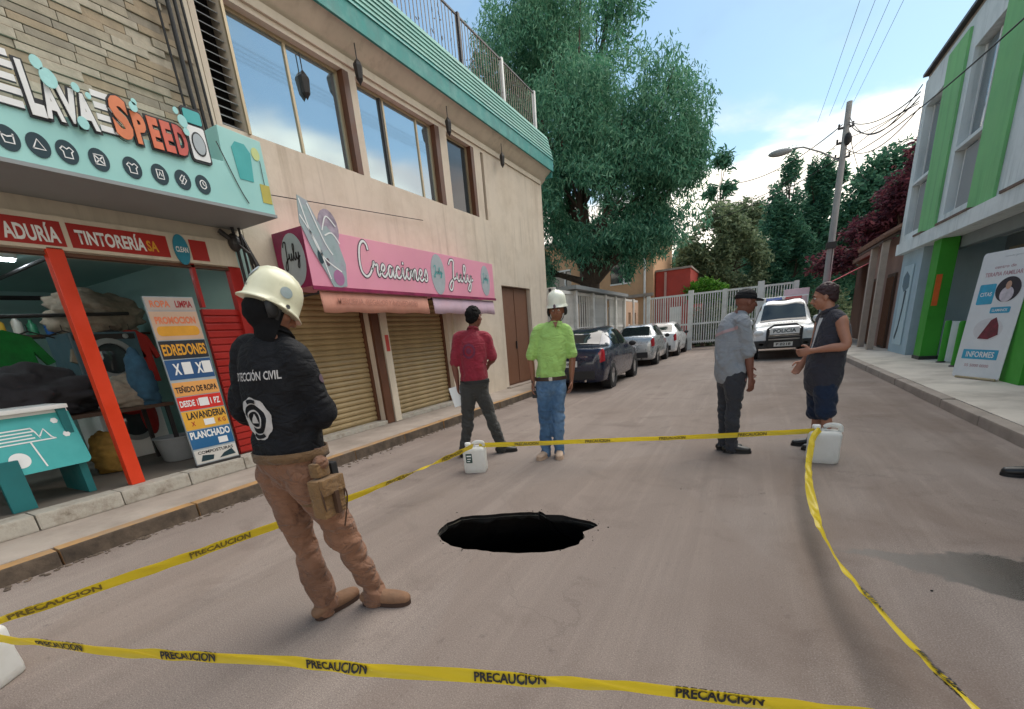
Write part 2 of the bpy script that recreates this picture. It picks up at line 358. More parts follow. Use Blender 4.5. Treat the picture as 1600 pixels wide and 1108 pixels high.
    # darker brown patches, stronger towards +X
    d2 = M2(t, 'MULTIPLY', ramp(t, noise(0.9, 6, 0.62, (1, 0.6, 1), (2, 0.4, 0), 0.4), [(0.44, 0), (0.64, 0.5)]).outputs[0], M2(t, 'MULTIPLY_ADD', X, 0.9, 0.55, clamp=True))
    mix(d2, H('#6b584c'))
    sc_ = N(t, 'ShaderNodeMixRGB', blend_type='MULTIPLY'); sc_.inputs[0].default_value = 1.0; LK(t, cur, sc_.inputs[1]); sc_.inputs[2].default_value = (ROADK, ROADK, ROADK, 1); cur = sc_.outputs[0]
    LK(t, cur, b.inputs['Base Color'])
    rr = M2(t, 'SUBTRACT', ramp(t, gr, [(0.3, 0.78), (0.7, 0.95)]).outputs[0], M2(t, 'MULTIPLY', wet2, 0.62)); LK(t, rr, b.inputs['Roughness'])
    b.inputs['Specular IOR Level'].default_value = 0.35
    bp = N(t, 'ShaderNodeBump'); bp.inputs['Strength'].default_value = 0.45; bp.inputs['Distance'].default_value = 0.006
    LK(t, M2(t, 'ADD', gr, M2(t, 'MULTIPLY', noise(30, 4, 0.6), 0.8)), bp.inputs['Height']); LK(t, bp.outputs[0], b.inputs['Normal'])
    return m
ROADK = 0.86
M_road = road_material()
M_ground = mat('bare_ground', H('#6c6558'), 0.95, var=0.25, scale=0.6, bump=0.6, bscale=12)
M_conc = mat('pavement_concrete', H('#a0948a'), 0.9, var=0.14, scale=2.5, bump=0.5, bscale=50, dirt=H('#6b6157'), dirt_amt=0.5, dirt_scale=1.8)
M_concR = mat('pale_pavement', H('#c9c0b4'), 0.9, var=0.12, scale=1.6, bump=0.5, bscale=50, dirt=H('#746a5e'), dirt_amt=0.55, dirt_scale=1.3)
M_kerbY = mat('faded_ochre_kerb', H('#a37d4f'), 0.85, var=0.2, scale=5, bump=0.6, bscale=40, dirt=H('#7d746a'), dirt_amt=0.9, dirt_scale=3.5)
M_kerbD = mat('dirty_kerb_face', H('#5f5246'), 0.95, var=0.35, scale=8, bump=1.0, bscale=30, dirt=H('#2f2823'), dirt_amt=0.8, dirt_scale=5)
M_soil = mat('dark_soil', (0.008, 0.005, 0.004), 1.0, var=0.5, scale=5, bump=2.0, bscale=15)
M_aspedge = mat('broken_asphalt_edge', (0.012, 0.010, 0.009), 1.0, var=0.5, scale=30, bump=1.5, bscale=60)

sheet('ground', -600, 600, -200, 900, -0.03, M_ground)
sheet('road', -4.62, 2.36, -8, 140, 0.0, M_road)
def sinkhole():
    root = thing('sinkhole', 'black ragged oval hole collapsed in the middle of the asphalt road', 'sinkhole', (-1.52, 2.65, 0))
    c = Vector((-1.52, 2.65)); n = len(HOLE)
    def rings(levels, seed, jit):
        vs = []; fs = []
        for k, (z, s_) in enumerate(levels):
            for i, (x, y) in enumerate(HOLE):
                d = Vector((x, y)) - c; a = math.atan2(d.y, d.x); rr = d.length * s_[0] + s_[1]
                j = mnoise.noise(Vector((math.cos(a) * 3, math.sin(a) * 3, z * 4 + seed))) * jit * (0 if k == 0 else 1)
                zz_ = z + (mnoise.noise(Vector((math.cos(a) * 5, math.sin(a) * 5, z + seed))) * 0.03 if k > 1 else 0)
                vs.append((math.cos(a) * (rr + j), math.sin(a) * (rr + j), zz_))
        for k in range(len(levels) - 1):
            for i in range(n): fs.append((k * n + i, k * n + (i + 1) % n, (k + 1) * n + (i + 1) % n, (k + 1) * n + i))
        return vs, fs
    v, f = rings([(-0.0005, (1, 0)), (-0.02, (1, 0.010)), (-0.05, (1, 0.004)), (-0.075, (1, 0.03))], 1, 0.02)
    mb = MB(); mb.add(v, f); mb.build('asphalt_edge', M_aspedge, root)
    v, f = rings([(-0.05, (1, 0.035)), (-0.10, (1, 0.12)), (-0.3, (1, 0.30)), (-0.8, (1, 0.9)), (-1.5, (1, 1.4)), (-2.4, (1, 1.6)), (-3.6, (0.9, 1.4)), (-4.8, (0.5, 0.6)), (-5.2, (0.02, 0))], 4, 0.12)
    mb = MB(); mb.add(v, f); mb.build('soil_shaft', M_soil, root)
sinkhole()
# small loose crumbs of asphalt round the rim and on the road
mb = MB()
for i in range(30):
    if i < 22:
        p = HOLE[int(rng.integers(len(HOLE)))]; d = Vector((p[0] + 1.52, p[1] - 2.65)).normalized(); k = abs(rng.normal(0, 0.05)) + 0.012; x, y = p[0] + d.x * k, p[1] + d.y * k
    else: x, y = rng.uniform(-4, 2), rng.uniform(0.6, 6)
    if -2.1 < x < -0.9 and 2.27 < y < 3.0 and i >= 22: continue
    s_ = rng.uniform(0.002, 0.007); mb.ell((x, y, s_ * 0.5), (s_, s_ * 0.8, s_ * 0.6), 6, 4)
o = mb.build('asphalt_crumbs', M_aspedge); o['kind'] = 'stuff'; o['label'] = 'loose asphalt crumbs scattered round the hole'

# pavements
KX = -4.60
mb = MB().box(-5.75, KX - 0.13, -8, 30, -0.02, 0.13); pv = struct(mb.build('pavement', M_conc))
mb = MB().box(2.36 + 0.14, 7.6, -8, 40, -0.02, 0.12); pr = struct(mb.build('pavement', M_concR))
for i, y in enumerate(np.arange(-4, 26, 1.0)):                    # kerb stones, left
    k = MB().box(KX - 0.13, KX + rng.uniform(-.006, .006), y + 0.006, y + 1.0 - 0.006, -0.02, 0.132 + rng.uniform(-.004, .004)).build('kerb_stone', M_kerbY, None, bevel=0.014)
    k.data.materials.append(M_kerbD)
    for p in k.data.polygons:
        if p.normal.x > 0.5: p.material_index = 1
    k.parent = pv
for i, y in enumerate(np.arange(-4, 34, 1.2)):
    k = MB().box(2.36 + rng.uniform(-.02, .01), 2.5, y + 0.006, y + 1.2 - 0.006, -0.02, 0.121 + rng.uniform(-.008, .004)).build('kerb_stone', M_conc, None, bevel=0.02); k.parent = pr
# dirt strip lying against the left kerb
mb = MB()
for i in range(420):
    y = rng.uniform(0.4, 8.5); x = KX + 0.012 + abs(rng.normal(0, 0.05)) * (1.7 if 3.2 < y < 4.6 else 0.7); s_ = rng.uniform(0.004, 0.018)
    mb.ell((x, y, s_ * 0.25), (s_, s_ * 1.3, s_ * 0.5), 6, 4)
o = mb.build('gutter_dirt', M_kerbD); o['kind'] = 'stuff'; o['label'] = 'dirt and leaf litter along the left kerb'

# ================================================================ colours
M_peach = mat('peach_render', H('#d2c4b2'), 0.92, var=0.07, scale=1.2, bump=0.7, bscale=25, dirt=H('#a8967f'), dirt_amt=0.4, dirt_scale=1.6, drips=H('#8f7f6c'))
M_cream = mat('cream_paint', H('#cfc3b0'), 0.85, var=0.08, scale=3, drips=H('#8f836f'))
M_teal = mat('teal_trim', H('#2f8580'), 0.6, var=0.16, scale=3, dirt=H('#6aa9a0'), dirt_amt=0.6, dirt_scale=4, drips=H('#3c5f58'))
M_tealL = mat('pale_teal_boards', H('#6fa399'), 0.7, var=0.16, scale=4, bump=0.5, bscale=30, dirt=H('#8fb5aa'), dirt_amt=0.6, stretch=(1, 0.3, 1), drips=H('#4e7a70'))
M_glass = mat('mirror_window_glass', (0.40, 0.50, 0.55), 0.04, metal=0.85, var=0.03, scale=1, rvar=0.0)
M_dkglass = mat('dark_window_glass', (0.03, 0.04, 0.045), 0.06, var=0.05, spec=0.8, rvar=0.0)
M_brown = mat('brown_frame', H('#5d3a27'), 0.5, var=0.15, scale=6)
M_dark = mat('dark_metal', H('#2d2a2a'), 0.5, var=0.2)
M_black = mat('black_rubber', (0.012, 0.012, 0.013), 0.6, var=0.2)
M_alu = mat('gold_aluminium', H('#b3a284'), 0.4, metal=0.4, var=0.08)
M_shut = mat('yellowed_shutter_metal', H('#a48f68'), 0.5, var=0.12, scale=3, dirt=H('#77603f'), dirt_amt=0.5, dirt_scale=4)
M_door = mat('brown_steel_door', H('#77503a'), 0.55, var=0.1, scale=2, dirt=H('#5c3d2d'), dirt_amt=0.4)
M_white = mat('white_paint', (0.78, 0.78, 0.76), 0.5, var=0.04, dirt=H('#a9a59a'), dirt_amt=0.25)
M_grey = mat('grey_paint', H('#8d9192'), 0.6, var=0.08)
M_red = mat('red_paint', H('#a8241d'), 0.45, var=0.12, scale=4, dirt=H('#6e1612'), dirt_amt=0.4)
M_orange = mat('orange_red_paint', H('#d23a17'), 0.4, var=0.08, scale=4)
M_stone = [mat('ledger_stone_%s' % n, H(c), 0.92, var=0.16, scale=9, bump=1.0, bscale=40, dirt=H('#7a7060'), dirt_amt=0.4, dirt_scale=6) for n, c in (('tan', '#a59a88'), ('pale', '#b4aa99'), ('grey', '#938a7c'), ('buff', '#a3927b'))]
M_turq = mat('turquoise_sign_face', H('#9fd2cd'), 0.35, var=0.05, scale=1.5, dirt=H('#a9d3cc'), dirt_amt=0.4)
M_turqD = mat('turquoise_print', H('#43a9a8'), 0.4, var=0.08)
M_navy = mat('dark_print', H('#12323c'), 0.5, var=0.1)
M_pr_white = mat('white_print', (0.8, 0.8, 0.79), 0.45, var=0.03)
M_pr_black = mat('black_print', (0.015, 0.015, 0.018), 0.5, var=0.1)
M_pr_org = mat('orange_print', H('#dd7a52'), 0.45, var=0.1, scale=3)
M_pink = mat('pink_sign_vinyl', H('#e597ae'), 0.4, var=0.06, scale=1.2, dirt=H('#e2a0a6'), dirt_amt=0.5, dirt_scale=0.8)
M_mag = mat('magenta_vinyl', H('#8e1f4f'), 0.45, var=0.25, scale=3, dirt=H('#4d1a33'), dirt_amt=0.7)
M_yellow = mat('yellow_tape', H('#d9c02e'), 0.35, var=0.08, scale=3)
M_lgrey = mat('pale_grey_print', H('#a6aeb2'), 0.5, var=0.08)
M_wood = mat('dark_wood', H('#4a3426'), 0.6, var=0.2, scale=4)

# ================================================================ laundry building (left, near)
LX = -5.6
lb = thing('laundry_building', 'laundry shop at the far left with stone clad upper wall and open front', 'building', (LX, 1.0, 0.13))
def P(name, mb, m, parent, bevel=0.0, smooth=False):
    """build world-space shapes as a child of a thing that stands at its own origin"""
    o = mb.build(name, m, None, bevel=bevel, smooth=smooth); return own(o, parent)
def own(o, parent):
    """keep the world place of o while parenting it"""
    bpy.context.view_layer.update() if False else None
    Mi = world_of(parent).inverted(); o.parent = parent
    o.matrix_basis = Mi @ o.matrix_basis
    return o
def world_of(o):
    m = o.matrix_basis.copy()
    while o.parent is not None: o = o.parent; m = o.matrix_basis @ m
    return m
M_wallint = mat('shop_interior_wall', H('#9fc0bc'), 0.8, var=0.05, scale=1)
P('wall', MB().box(LX - 0.25, LX, -3, 3.82, 2.74, 7.2), M_cream, lb)
P('side_wall', MB().box(-10.5, LX, 3.66, 3.82, 0.13, 2.74).box(-10.5, LX - 0.25, 3.66, 3.82, 2.74, 7.2).box(-10.5, LX, -3.2, -3.0, 0.13, 7.2).box(-10.6, -10.5, -3.2, 3.82, 0.13, 7.2), M_wallint, lb)
P('roof', MB().box(-10.6, LX, -3.2, 3.82, 7.2, 7.35), M_conc, lb)
P('ceiling', MB().box(-10.5, LX - 0.25, -3.0, 3.66, 2.76, 2.86), M_wallint, lb)
M_step = mat('chipped_white_step', H('#b3ada2'), 0.9, var=0.2, scale=7, bump=1.2, bscale=25, dirt=H('#75695c'), dirt_amt=0.9, dirt_scale=7)
M_sfloor = mat('shop_floor', H('#6f675e'), 0.7, var=0.15, scale=2)
P('shop_floor', MB().box(-10.5, LX + 0.0, -3.0, 3.66, 0.13, 0.272), M_sfloor, lb)
# raised step edge, cast in short lengths
for i, y in enumerate(np.arange(-2.6, 3.7, 0.62)):
    P('step_block', MB().box(LX + 0.002, LX + 0.22 + rng.uniform(-.01, .01), y + .004, min(y + 0.616, 3.86), 0.131, 0.275 + rng.uniform(-.006, .006)), M_step, lb, bevel=0.018)
P('orange_post', MB().box(LX - 0.03, LX + 0.06, 1.90, 2.02, 0.275, 2.50), M_orange, lb, bevel=0.006)
P('door_jamb', MB().box(LX - 0.06, LX + 0.03, 3.52, 3.66, 0.275, 2.48).box(LX - 0.04, LX + 0.02, 3.10, 3.14, 2.02, 2.48), M_red, lb, bevel=0.004)
rd = P('red_shutter_door', MB().box(LX - 0.06, LX - 0.03, 3.10, 3.52, 0.28, 2.0), M_red, lb)
for k in range(21):
    z = 0.30 + k * 0.082; P('slat', MB().box(LX - 0.03, LX - 0.012, 3.10, 3.52, z, z + 0.066), M_red, rd, bevel=0.006)
P('transom', MB().box(LX - 0.06, LX + 0.02, -2.9, 3.66, 2.44, 2.47), M_brown, lb)
P('lintel', MB().box(LX - 0.24, LX + 0.01, -2.9, 3.66, 2.47, 2.74), M_cream, lb)
# ledger stones
vars_ = []
for k in range(10):
    L_ = [0.22, 0.28, 0.33, 0.38, 0.30][k % 5]; h_ = 0.058 if k < 5 else 0.072; d_ = rng.uniform(0.012, 0.045)
    o = MB().box(0, d_, 0, L_, 0, h_).build('stone', M_stone[k % 4], None, bevel=0.005)
    me = o.data; bpy.data.objects.remove(o); vars_.append((me, L_, h_))
z = 3.12; cnt = 0
while z < 5.42:
    hk = 0 if rng.random() < 0.5 else 5; y = 0.95 + rng.uniform(0, 0.2); h_ = vars_[hk][2]
    while y < 3.55 and cnt < 298:
        me, L_, _ = vars_[hk + int(rng.integers(5))]
        if y + L_ > 3.72: break
        o = bpy.data.objects.new('stone', me); COL.objects.link(o); o.location = (LX + 0.001, y, z); own(o, lb); y += L_ + 0.006; cnt += 1
    z += h_ + 0.007
P('stone_backing', MB().box(LX + 0.001, LX + 0.010, -2.9, 3.76, 2.98, 7.1), mat('mortar', H('#8d8373'), 0.95, var=0.3, scale=14, bump=1, bscale=20, stretch=(1, .35, 1.6)), lb)
# shop interior things
def washer(x, y, z, w=0.62, d=0.6, h=0.85, label='', grp='washing machines in the laundry', m=None):
    t = thing('washing_machine', label, 'washing machine', (x, y, z), 0, grp)
    MB().box(-d / 2, d / 2, -w / 2, w / 2, 0, h).build('cabinet', m or M_white, t, bevel=0.02)
    Mx = FRM((d / 2, 0, h * 0.5), (0, 1, 0), (0, 0, 1))
    MB().lathe([(w * 0.36, 0), (w * 0.36, 0.03), (w * 0.27, 0.045), (w * 0.27, 0.0)], 28, Mx, cap=False).build('door_ring', M_grey, t, smooth=True)
    MB().lathe([(w * 0.27, 0.004), (w * 0.2, 0.03), (0.001, 0.04)], 24, Mx).build('door_glass', M_dkglass, t, smooth=True)
    MB().prism(rect(-w * .45, w * .45, h * 0.36, h * 0.46), 0, 0.012, Mx).build('control_panel', M_dark, t)
    for k in (-0.28, 0.3): MB().lathe([(0.03, 0.012), (0.03, 0.03), (0.01, 0.035)], 14, FRM((d / 2, k * w, h * 0.91), (0, 1, 0), (0, 0, 1))).build('dial', M_grey, t)
    return t
M_bluegrey = mat('blue_grey_enamel', H('#4a6470'), 0.4, var=0.1)
washer(-7.6, 2.75, 0.275, 0.7, 0.7, 0.95, 'white front loading washer with red cloth, behind the orange post', m=M_white)
washer(-7.6, 2.75, 1.235, 0.7, 0.68, 0.66, 'blue grey dryer stacked on top of the white washer', m=M_bluegrey)
washer(-8.6, 1.1, 0.275, 0.7, 0.7, 1.0, 'white washer against the back of the shop, left of the orange post', m=M_white)
o = MB().ell((0, 0, 0), (0.05, 0.1, 0.28), 14, 10).ell((0.01, -0.15, 0.12), (0.045, 0.16, 0.10), 14, 10).build('red_cloth', M_red, None, smooth=True); o.location = (-7.22, 2.92, 0.82); tag(o, 'red cloth hanging on the front of the white washer', 'cloth')
M_cloths = [mat('cloth_%s' % n, H(c), 0.95, var=0.25, scale=8, bump=1.2, bscale=12, dirt=tuple(x * .5 for x in H(c)), dirt_amt=.6, dirt_scale=6) for n, c in (('charcoal', '#2f2d31'), ('beige', '#8f8374'), ('green', '#0f6a2c'), ('blue', '#31566e'), ('ochre', '#a8803c'))]
def lump(name, label, c, r, m, cat='laundry', seed=0, flat_=True):
    mb = MB(); mb.ell((0, 0, 0), r, 72, 44); o = mb.build(name, m, None, smooth=180)
    for v in o.data.vertices:
        n_ = mnoise.noise(v.co * 4 + Vector((seed, 0, 0))) * 0.22 + mnoise.noise(v.co * 9 + Vector((seed, 2, 0))) * 0.08
        q = Vector((v.co.x * 5, v.co.y * 5, v.co.z * 13 + v.co.y * 4 + seed)); n_ += (abs(mnoise.noise(q)) * 2 - .5) * .13 + (abs(mnoise.noise(q * 2.3)) - .2) * .09
        v.co = v.co * (1 + n_)
        if flat_ and v.co.z < -r[2] * 0.6: v.co.z = -r[2] * 0.6
    o.location = (c[0], c[1], c[2] + (r[2] * 0.6 if flat_ else 0)); return tag(o, label, cat)
lump('laundry_heap', 'dark heap of blankets behind the turquoise table', (-6.7, 1.55, 1.0), (0.45, 0.75, 0.32), M_cloths[0], seed=3)
lump('laundry_bundle', 'beige wrapped quilt bundle lying on top of the dryer', (-7.6, 2.85, 1.9), (0.3, 0.5, 0.32), M_cloths[1], seed=7)
lump('laundry_bag', 'small ochre and beige bag on the floor by the work table', (-6.6, 2.18, 0.28), (0.16, 0.16, 0.3), M_cloths[4], seed=9)
lump('laundry_bag', 'blue laundry bag standing beside the tall price board', (-6.4, 2.62, 0.98), (0.16, 0.13, 0.4), M_cloths[3], seed=11)
wt = thing('work_table', 'dark low work table inside the laundry holding clothes', 'table', (-6.6, 2.2, 0.275))
MB().box(-0.35, 0.35, -1.2, 0.62, 0.68, 0.72).build('tabletop', M_wood, wt)
for a, b in ((-.32, -1.15), (.3, -1.15), (-.32, .56), (.3, .56)): MB().box(a - .02, a + .02, b - .02, b + .02, 0, .68).build('leg', M_dark, wt)
lump('laundry_pile', 'pale folded clothes piled on the dark work table', (-6.55, 2.5, 0.995), (0.22, 0.26, 0.22), M_cloths[1], seed=13)
# rail with hanging garments
rl = thing('clothes_rail', 'dark hanging rail across the laundry ceiling', 'rail', (-7.3, 1.2, 2.0))
MB().tube([(0, -1.6, 0.0), (0, 1.9, 0.12)], 0.022).build('bar', M_dark, rl); MB().tube([(0, -1.0, 0.0), (0, -1.0, 0.76)], 0.01).tube([(0, 1.4, 0.1), (0, 1.4, 0.76)], 0.01).build('hanger_rod', M_dark, rl)
def garment(y, m, label, h=0.62, w=0.3, x=-7.3, z=1.98, tri=False):
    t = thing('hanging_garment', label, 'garment', (x, y, z)); zt = 0.0
    MB().tube([(0, -w * .5, -.14), (0, 0, -.06), (0, w * .5, -.14)], .008).tube([(0, 0, -.06), (0, 0, 0.01)], .005).build('hanger', M_dark, t)
    if not tri:
        poly = [(-w * .5, -.15), (-w * .75, -.42), (-w * .6, -.45), (-w * .45, -.3), (-w * .5, -h), (w * .5, -h), (w * .45, -.3), (w * .6, -.45), (w * .75, -.42), (w * .5, -.15), (.06, -.07), (-.06, -.07)]
        MB().prism(poly, -.035, .035, FRM((0, 0, 0), (0, 1, 0), (0, 0, 1))).build('cloth', m, t, bevel=.012)
garment(1.72, M_cloths[2], 'green shirt hanging from the rail at the left edge', .85, .5, x=-6.9, z=1.98)
garment(2.08, M_dark, 'first empty hanger frame right of the green shirt', tri=True, w=.42); garment(2.38, M_dark, 'second empty hanger frame beside the orange post', tri=True, w=.42)
# more of the shop: shelf with bottles, basket, hanging clothes, pipes
sh = thing('wall_shelf', 'dark shelf on the laundry back wall with bottles on it', 'shelf', (-8.2, 2.9, 1.9))
MB().box(-.18, .18, -1.2, .7, 0, .03).build('board', M_wood, sh)
for e in (-1.1, .6): MB().box(-.15, .15, e, e + .03, -.18, -.001).build('bracket', M_dark, sh)
BC = [mat('bottle_%d' % k, H(c), .3, var=.1) for k, c in enumerate(('#2b5fa0', '#c7c3ba', '#b3402f', '#3f8f6a', '#d0a63a'))]
for k in range(12):
    y_ = -1.1 + k * .145; m_ = BC[(k * 7) % 5]; b_ = MB().lathe([(.045, 0), (.05, .03), (.05, .16), (.02, .20), (.02, .235), (.001, .236)], 14).build('bottle', m_, None, smooth=True)
    b_.location = (-8.15 + .05 * (k % 2), 2.9 + y_, 1.931); b_.scale = (1, 1, .8 + .06 * (k % 4)); tag(b_, '%s detergent bottle, %s on the dark laundry shelf' % (('blue', 'grey', 'red', 'green', 'yellow')[(k * 7) % 5], ('leftmost', 'second', 'third', 'fourth', 'fifth', 'sixth', 'seventh', 'eighth', 'ninth', 'tenth', 'eleventh', 'rightmost')[k] + ('' if k in (0, 11) else ' from the left')), 'bottle', 'bottles on the laundry shelf')
for k, (y_, m_, w_) in enumerate(((1.35, M_cloths[3], .42), (2.62, M_cloths[1], .36), (2.85, M_cloths[0], .4), (3.05, M_red, .34))): garment(y_, m_, ['blue shirt hanging left of the green shirt', 'beige shirt hanging right of the orange post', 'charcoal shirt hanging beside the beige one', 'red shirt hanging last on the rail'][k], .75, w_)
bk_ = thing('laundry_basket', 'pale plastic laundry basket on the floor under the work table', 'basket', (-6.35, 2.75, .275))
MB().lathe([(.16, 0), (.17, .01), (.21, .28), (.225, .285), (.225, .30), (.20, .30), (.155, .02), (.001, .02)], 24, cap=False).build('tub', M_grey, bk_, smooth=40)
P('pipe', MB().tube([(-9, 1.0, 2.45), (-9, 3.5, 2.5)], .03).tube([(-10.4, 2.2, 2.55), (-6.2, 2.25, 2.6)], .02), M_dark, lb)
lt = thing('ceiling_light', 'small lit fluorescent tube on the laundry ceiling', 'ceiling light', (-7.4, 2.05, 2.70))
MB().box(-.05, .05, -.2, .2, 0, .05).build('housing', M_white, lt); MB().box(-.03, .03, -.18, .18, -.025, -.001).build('tube', mat('lit_tube', (0.85, 0.95, 1.0), .4, emit=14.0), lt)
P('tube_lamp', MB().box(-7.0, -6.94, -0.6, 0.6, 2.70, 2.73), MATS['lit_tube'], lb)
# turquoise table with printed cover
tt = thing('cloth_covered_table', 'turquoise shop table with a printed laundry cover at the left edge', 'table', (-5.72, 1.35, 0.275))
Mt = FRM((0.12, 0, 0), (0, 1, 0), (-0.28, 0, 1))
MB().box(-.62, -.02, -.75, .36, .84, .88).build('tabletop', M_white, tt, bevel=.012)
MB().prism(rrect(-.75, .37, .32, .875, .05), 0, .008, Mt).build('front_panel', M_turqD, tt)
MB().prism(rect(-.745, .365, .835, .87), .009, .012, Mt).build('white_edge', M_pr_white, tt)
mb = MB()
for a, z_ in ((0.0, .72), (.015, .69), (-.01, .66), (.0, .63)): stroke(mb, [(-.32 + a, z_), (.06 + a, z_)], .012, Mt, .009)
for q in ([(-.32, .72), (-.34, .66), (-.3, .6), (.1, .6), (.08, .68), (.06, .72)], [(-.22, .6), (-.24, .36)], [(.02, .6), (.05, .36)], [(.1, .64), (.14, .7), (.17, .62), (.2, .60), (.1, .60)]): stroke(mb, q, .012, Mt, .009, sm=False)
mb.add([Mt @ Vector((x, y, .012)) for x, y in circ(-.1, .45, .07)], [tuple(range(28))])
for cx_, cy_ in ((.24, .76), (.28, .62)): mb.add([Mt @ Vector((x, y, .012)) for x, y in circ(cx_, cy_, .028, n=6)], [tuple(range(6))])
mb.build('machine_print', M_pr_white, tt)
MB().box(-.6, -.04, .28, .34, 0, .84).build('side_panel', mat('deep_teal_board', H('#17686b'), .6, var=.1), tt); MB().box(-.6, -.04, -.72, -.66, 0, .84).build('side_panel', MATS['deep_teal_board'], tt)
MB().box(.0, .05, -.28, -.12, 0, .45).build('front_leg', MATS['deep_teal_board'], tt)
# price board
pb = thing('price_board', 'tall standing board of colourful laundry prices at the shop entrance', 'sign', (-5.50, 2.76, 0.28))
Mb = FRM((0, 0, 0), (0.10, 1, 0), (-0.03, 0, 1)); PW, PH = .23, 1.84
MB().prism(rect(-PW, PW, 0, PH), -.03, 0, Mb).build('board', M_lgrey, pb); MB().prism(rect(-PW - .012, PW + .012, -.02, .02), -.032, .01, Mb).build('bottom_rail', M_dark, pb)
def band(z0, z1, c, nm): MB().prism(rect(-PW + .005, PW - .005, z0, z1), .001, .003, Mb).build('price_strip', mat(nm, H(c), .5, var=.05), pb)
band(1.70, 1.83, '#b9a9a0', 'board_grey'); band(1.40, 1.69, '#c9a890', 'board_peach'); band(1.20, 1.39, '#23262f', 'board_dark'); band(.98, 1.19, '#27507f', 'board_blue'); band(.80, .95, '#e2a15a', 'board_orange'); band(.64, .79, '#cf2a22', 'board_red'); band(.42, .63, '#e0a83a', 'board_yellow'); band(.20, .41, '#1f5f8f', 'board_navy'); band(.03, .18, '#c9c6c0', 'board_pale')
def T(s, x, y, w, h, m, z=.0045, M=Mb, par=pb, nm='lettering', **k): return text(nm, s, m, par, M @ Matrix.Translation((x, y, z)), w, h, **k)
M_prred = mat('red_print', H('#a3202a'), .5); M_proch = mat('ochre_print', H('#d99a2c'), .5)
T('ROPA', -.1, 1.765, .18, .07, M_pr_org, bold=.03); T('LIMPIA', .12, 1.765, .16, .07, M_prred, bold=.03)
MB().prism(rrect(-.2, .2, 1.44, 1.54, .04), .004, .005, Mb).build('price_patch', M_proch, pb); T('PROMOCION', 0, 1.60, .38, .075, M_pr_org, bold=.04)
T('EDREDONES', 0, 1.295, .42, .12, M_proch, bold=.03); T('X', -.13, 1.09, .07, .12, M_pr_white, bold=.04); T('X', .09, 1.09, .07, .12, M_pr_white, bold=.04)
for a in (-.03, .17): MB().prism(rect(a - .045, a + .045, 1.03, 1.16), .004, .0055, Mb).build('price_patch', M_pr_white, pb)
T('TEÑIDO DE ROPA', 0, .875, .42, .08, M_pr_black, bold=.03); T('DESDE 1', -.12, .715, .18, .07, M_pr_white, bold=.03); T('1 PZ', .15, .715, .1, .07, M_pr_white, bold=.03); MB().prism(rect(-.02, .08, .67, .76), .004, .0055, Mb).build('price_patch', M_pr_white, pb)
T('LAVANDERIA', .02, .575, .4, .08, M_pr_black, bold=.03); MB().prism(rect(-.03, .08, .45, .52), .004, .0055, Mb).build('price_patch', M_pr_white, pb); T('K G', .16, .485, .08, .05, M_prred, bold=.02); T('X', -.14, .485, .04, .05, M_prred, bold=.02)
T('PLANCHADO', 0, .355, .42, .085, M_pr_white, bold=.035); MB().prism(rect(.06, .16, .22, .29), .004, .0055, Mb).build('price_patch', M_pr_white, pb)
T('COMPOSTURAS', 0, .15, .38, .035, M_pr_black, bold=.02); MB().prism([(-.18, .05), (-.05, .05), (-.03, .1), (-.15, .12)], .004, .0055, Mb).prism([(.02, .05), (.2, .06), (.17, .13), (.08, .1)], .004, .0055, Mb).build('price_patch', M_navy, pb)

# red fascia strip sign
fs = thing('fascia_sign', 'red and cream fascia sign reading TINTORERIA above the laundry entrance', 'sign', (LX + .03, 1.5, 2.48))
Mf = LWALL(0, 0, 0)
MB().box(-.03, .03, -3.5, 2.12, 0, .28).build('panel', M_cream, fs, bevel=.006)
def fpan(a, b, m=M_red): MB().prism(rect(a, b, .03, .235), .031, .034, Mf).build('red_panel', m, fs)
fpan(-3.2, .555); fpan(.595, 1.40); fpan(1.62, 1.80)
T('ADURÍA', .345, .135, .36, .16, M_pr_white, z=.036, M=Mf, par=fs, bold=.03); T('PLANCH', -.10, .125, .44, .14, M_pr_white, z=.036, M=Mf, par=fs, bold=.03)
T('TINTORERÍA', .915, .14, .55, .15, M_pr_white, z=.036, M=Mf, par=fs, bold=.03); T('SA', 1.25, .12, .1, .1, M_proch, z=.036, M=Mf, par=fs, bold=.03)
MB().prism(circ(1.52, .12, .075, .15), .036, .05, Mf).build('round_badge', mat('badge_blue', H('#2b7f96'), .5), fs); T('CLEAN', 1.52, .12, .12, .055, M_pr_white, z=.052, M=Mf, par=fs, bold=.03)
# rolled awning cassette / dark gap above
P('cable_bundle', MB().tube([(LX + .14, 3.56, 2.95), (LX + .16, 3.5, 4.2), (LX + .15, 3.52, 7.0)], .022).tube([(LX + .12, 3.63, 2.2), (LX + .10, 3.62, 4.0), (LX + .12, 3.6, 7.0)], .018).tube([(LX + .1, 3.70, .3), (LX + .14, 3.69, 3.4), (LX + .09, 3.66, 7.0)], .014).tube([(LX + .13, 3.44, 3.1), (LX + .11, 3.42, 5), (LX + .13, 3.45, 7)], .012), M_black, lb)
P('junction_tangle', MB().tube([(LX + .05, 3.5, 2.86), (LX + .14, 3.62, 2.72), (LX + .06, 3.74, 2.84), (LX + .16, 3.8, 2.5), (LX + .06, 3.78, 2.0), (LX + .12, 3.76, 1.2)], .03).tube([(LX + .1, 3.58, 2.8), (LX + .2, 3.7, 2.62), (LX + .1, 3.8, 2.3), (LX + .12, 3.74, 1.7)], .02).ell((LX + .1, 3.62, 2.74), (.07, .07, .1)), M_dark, lb)

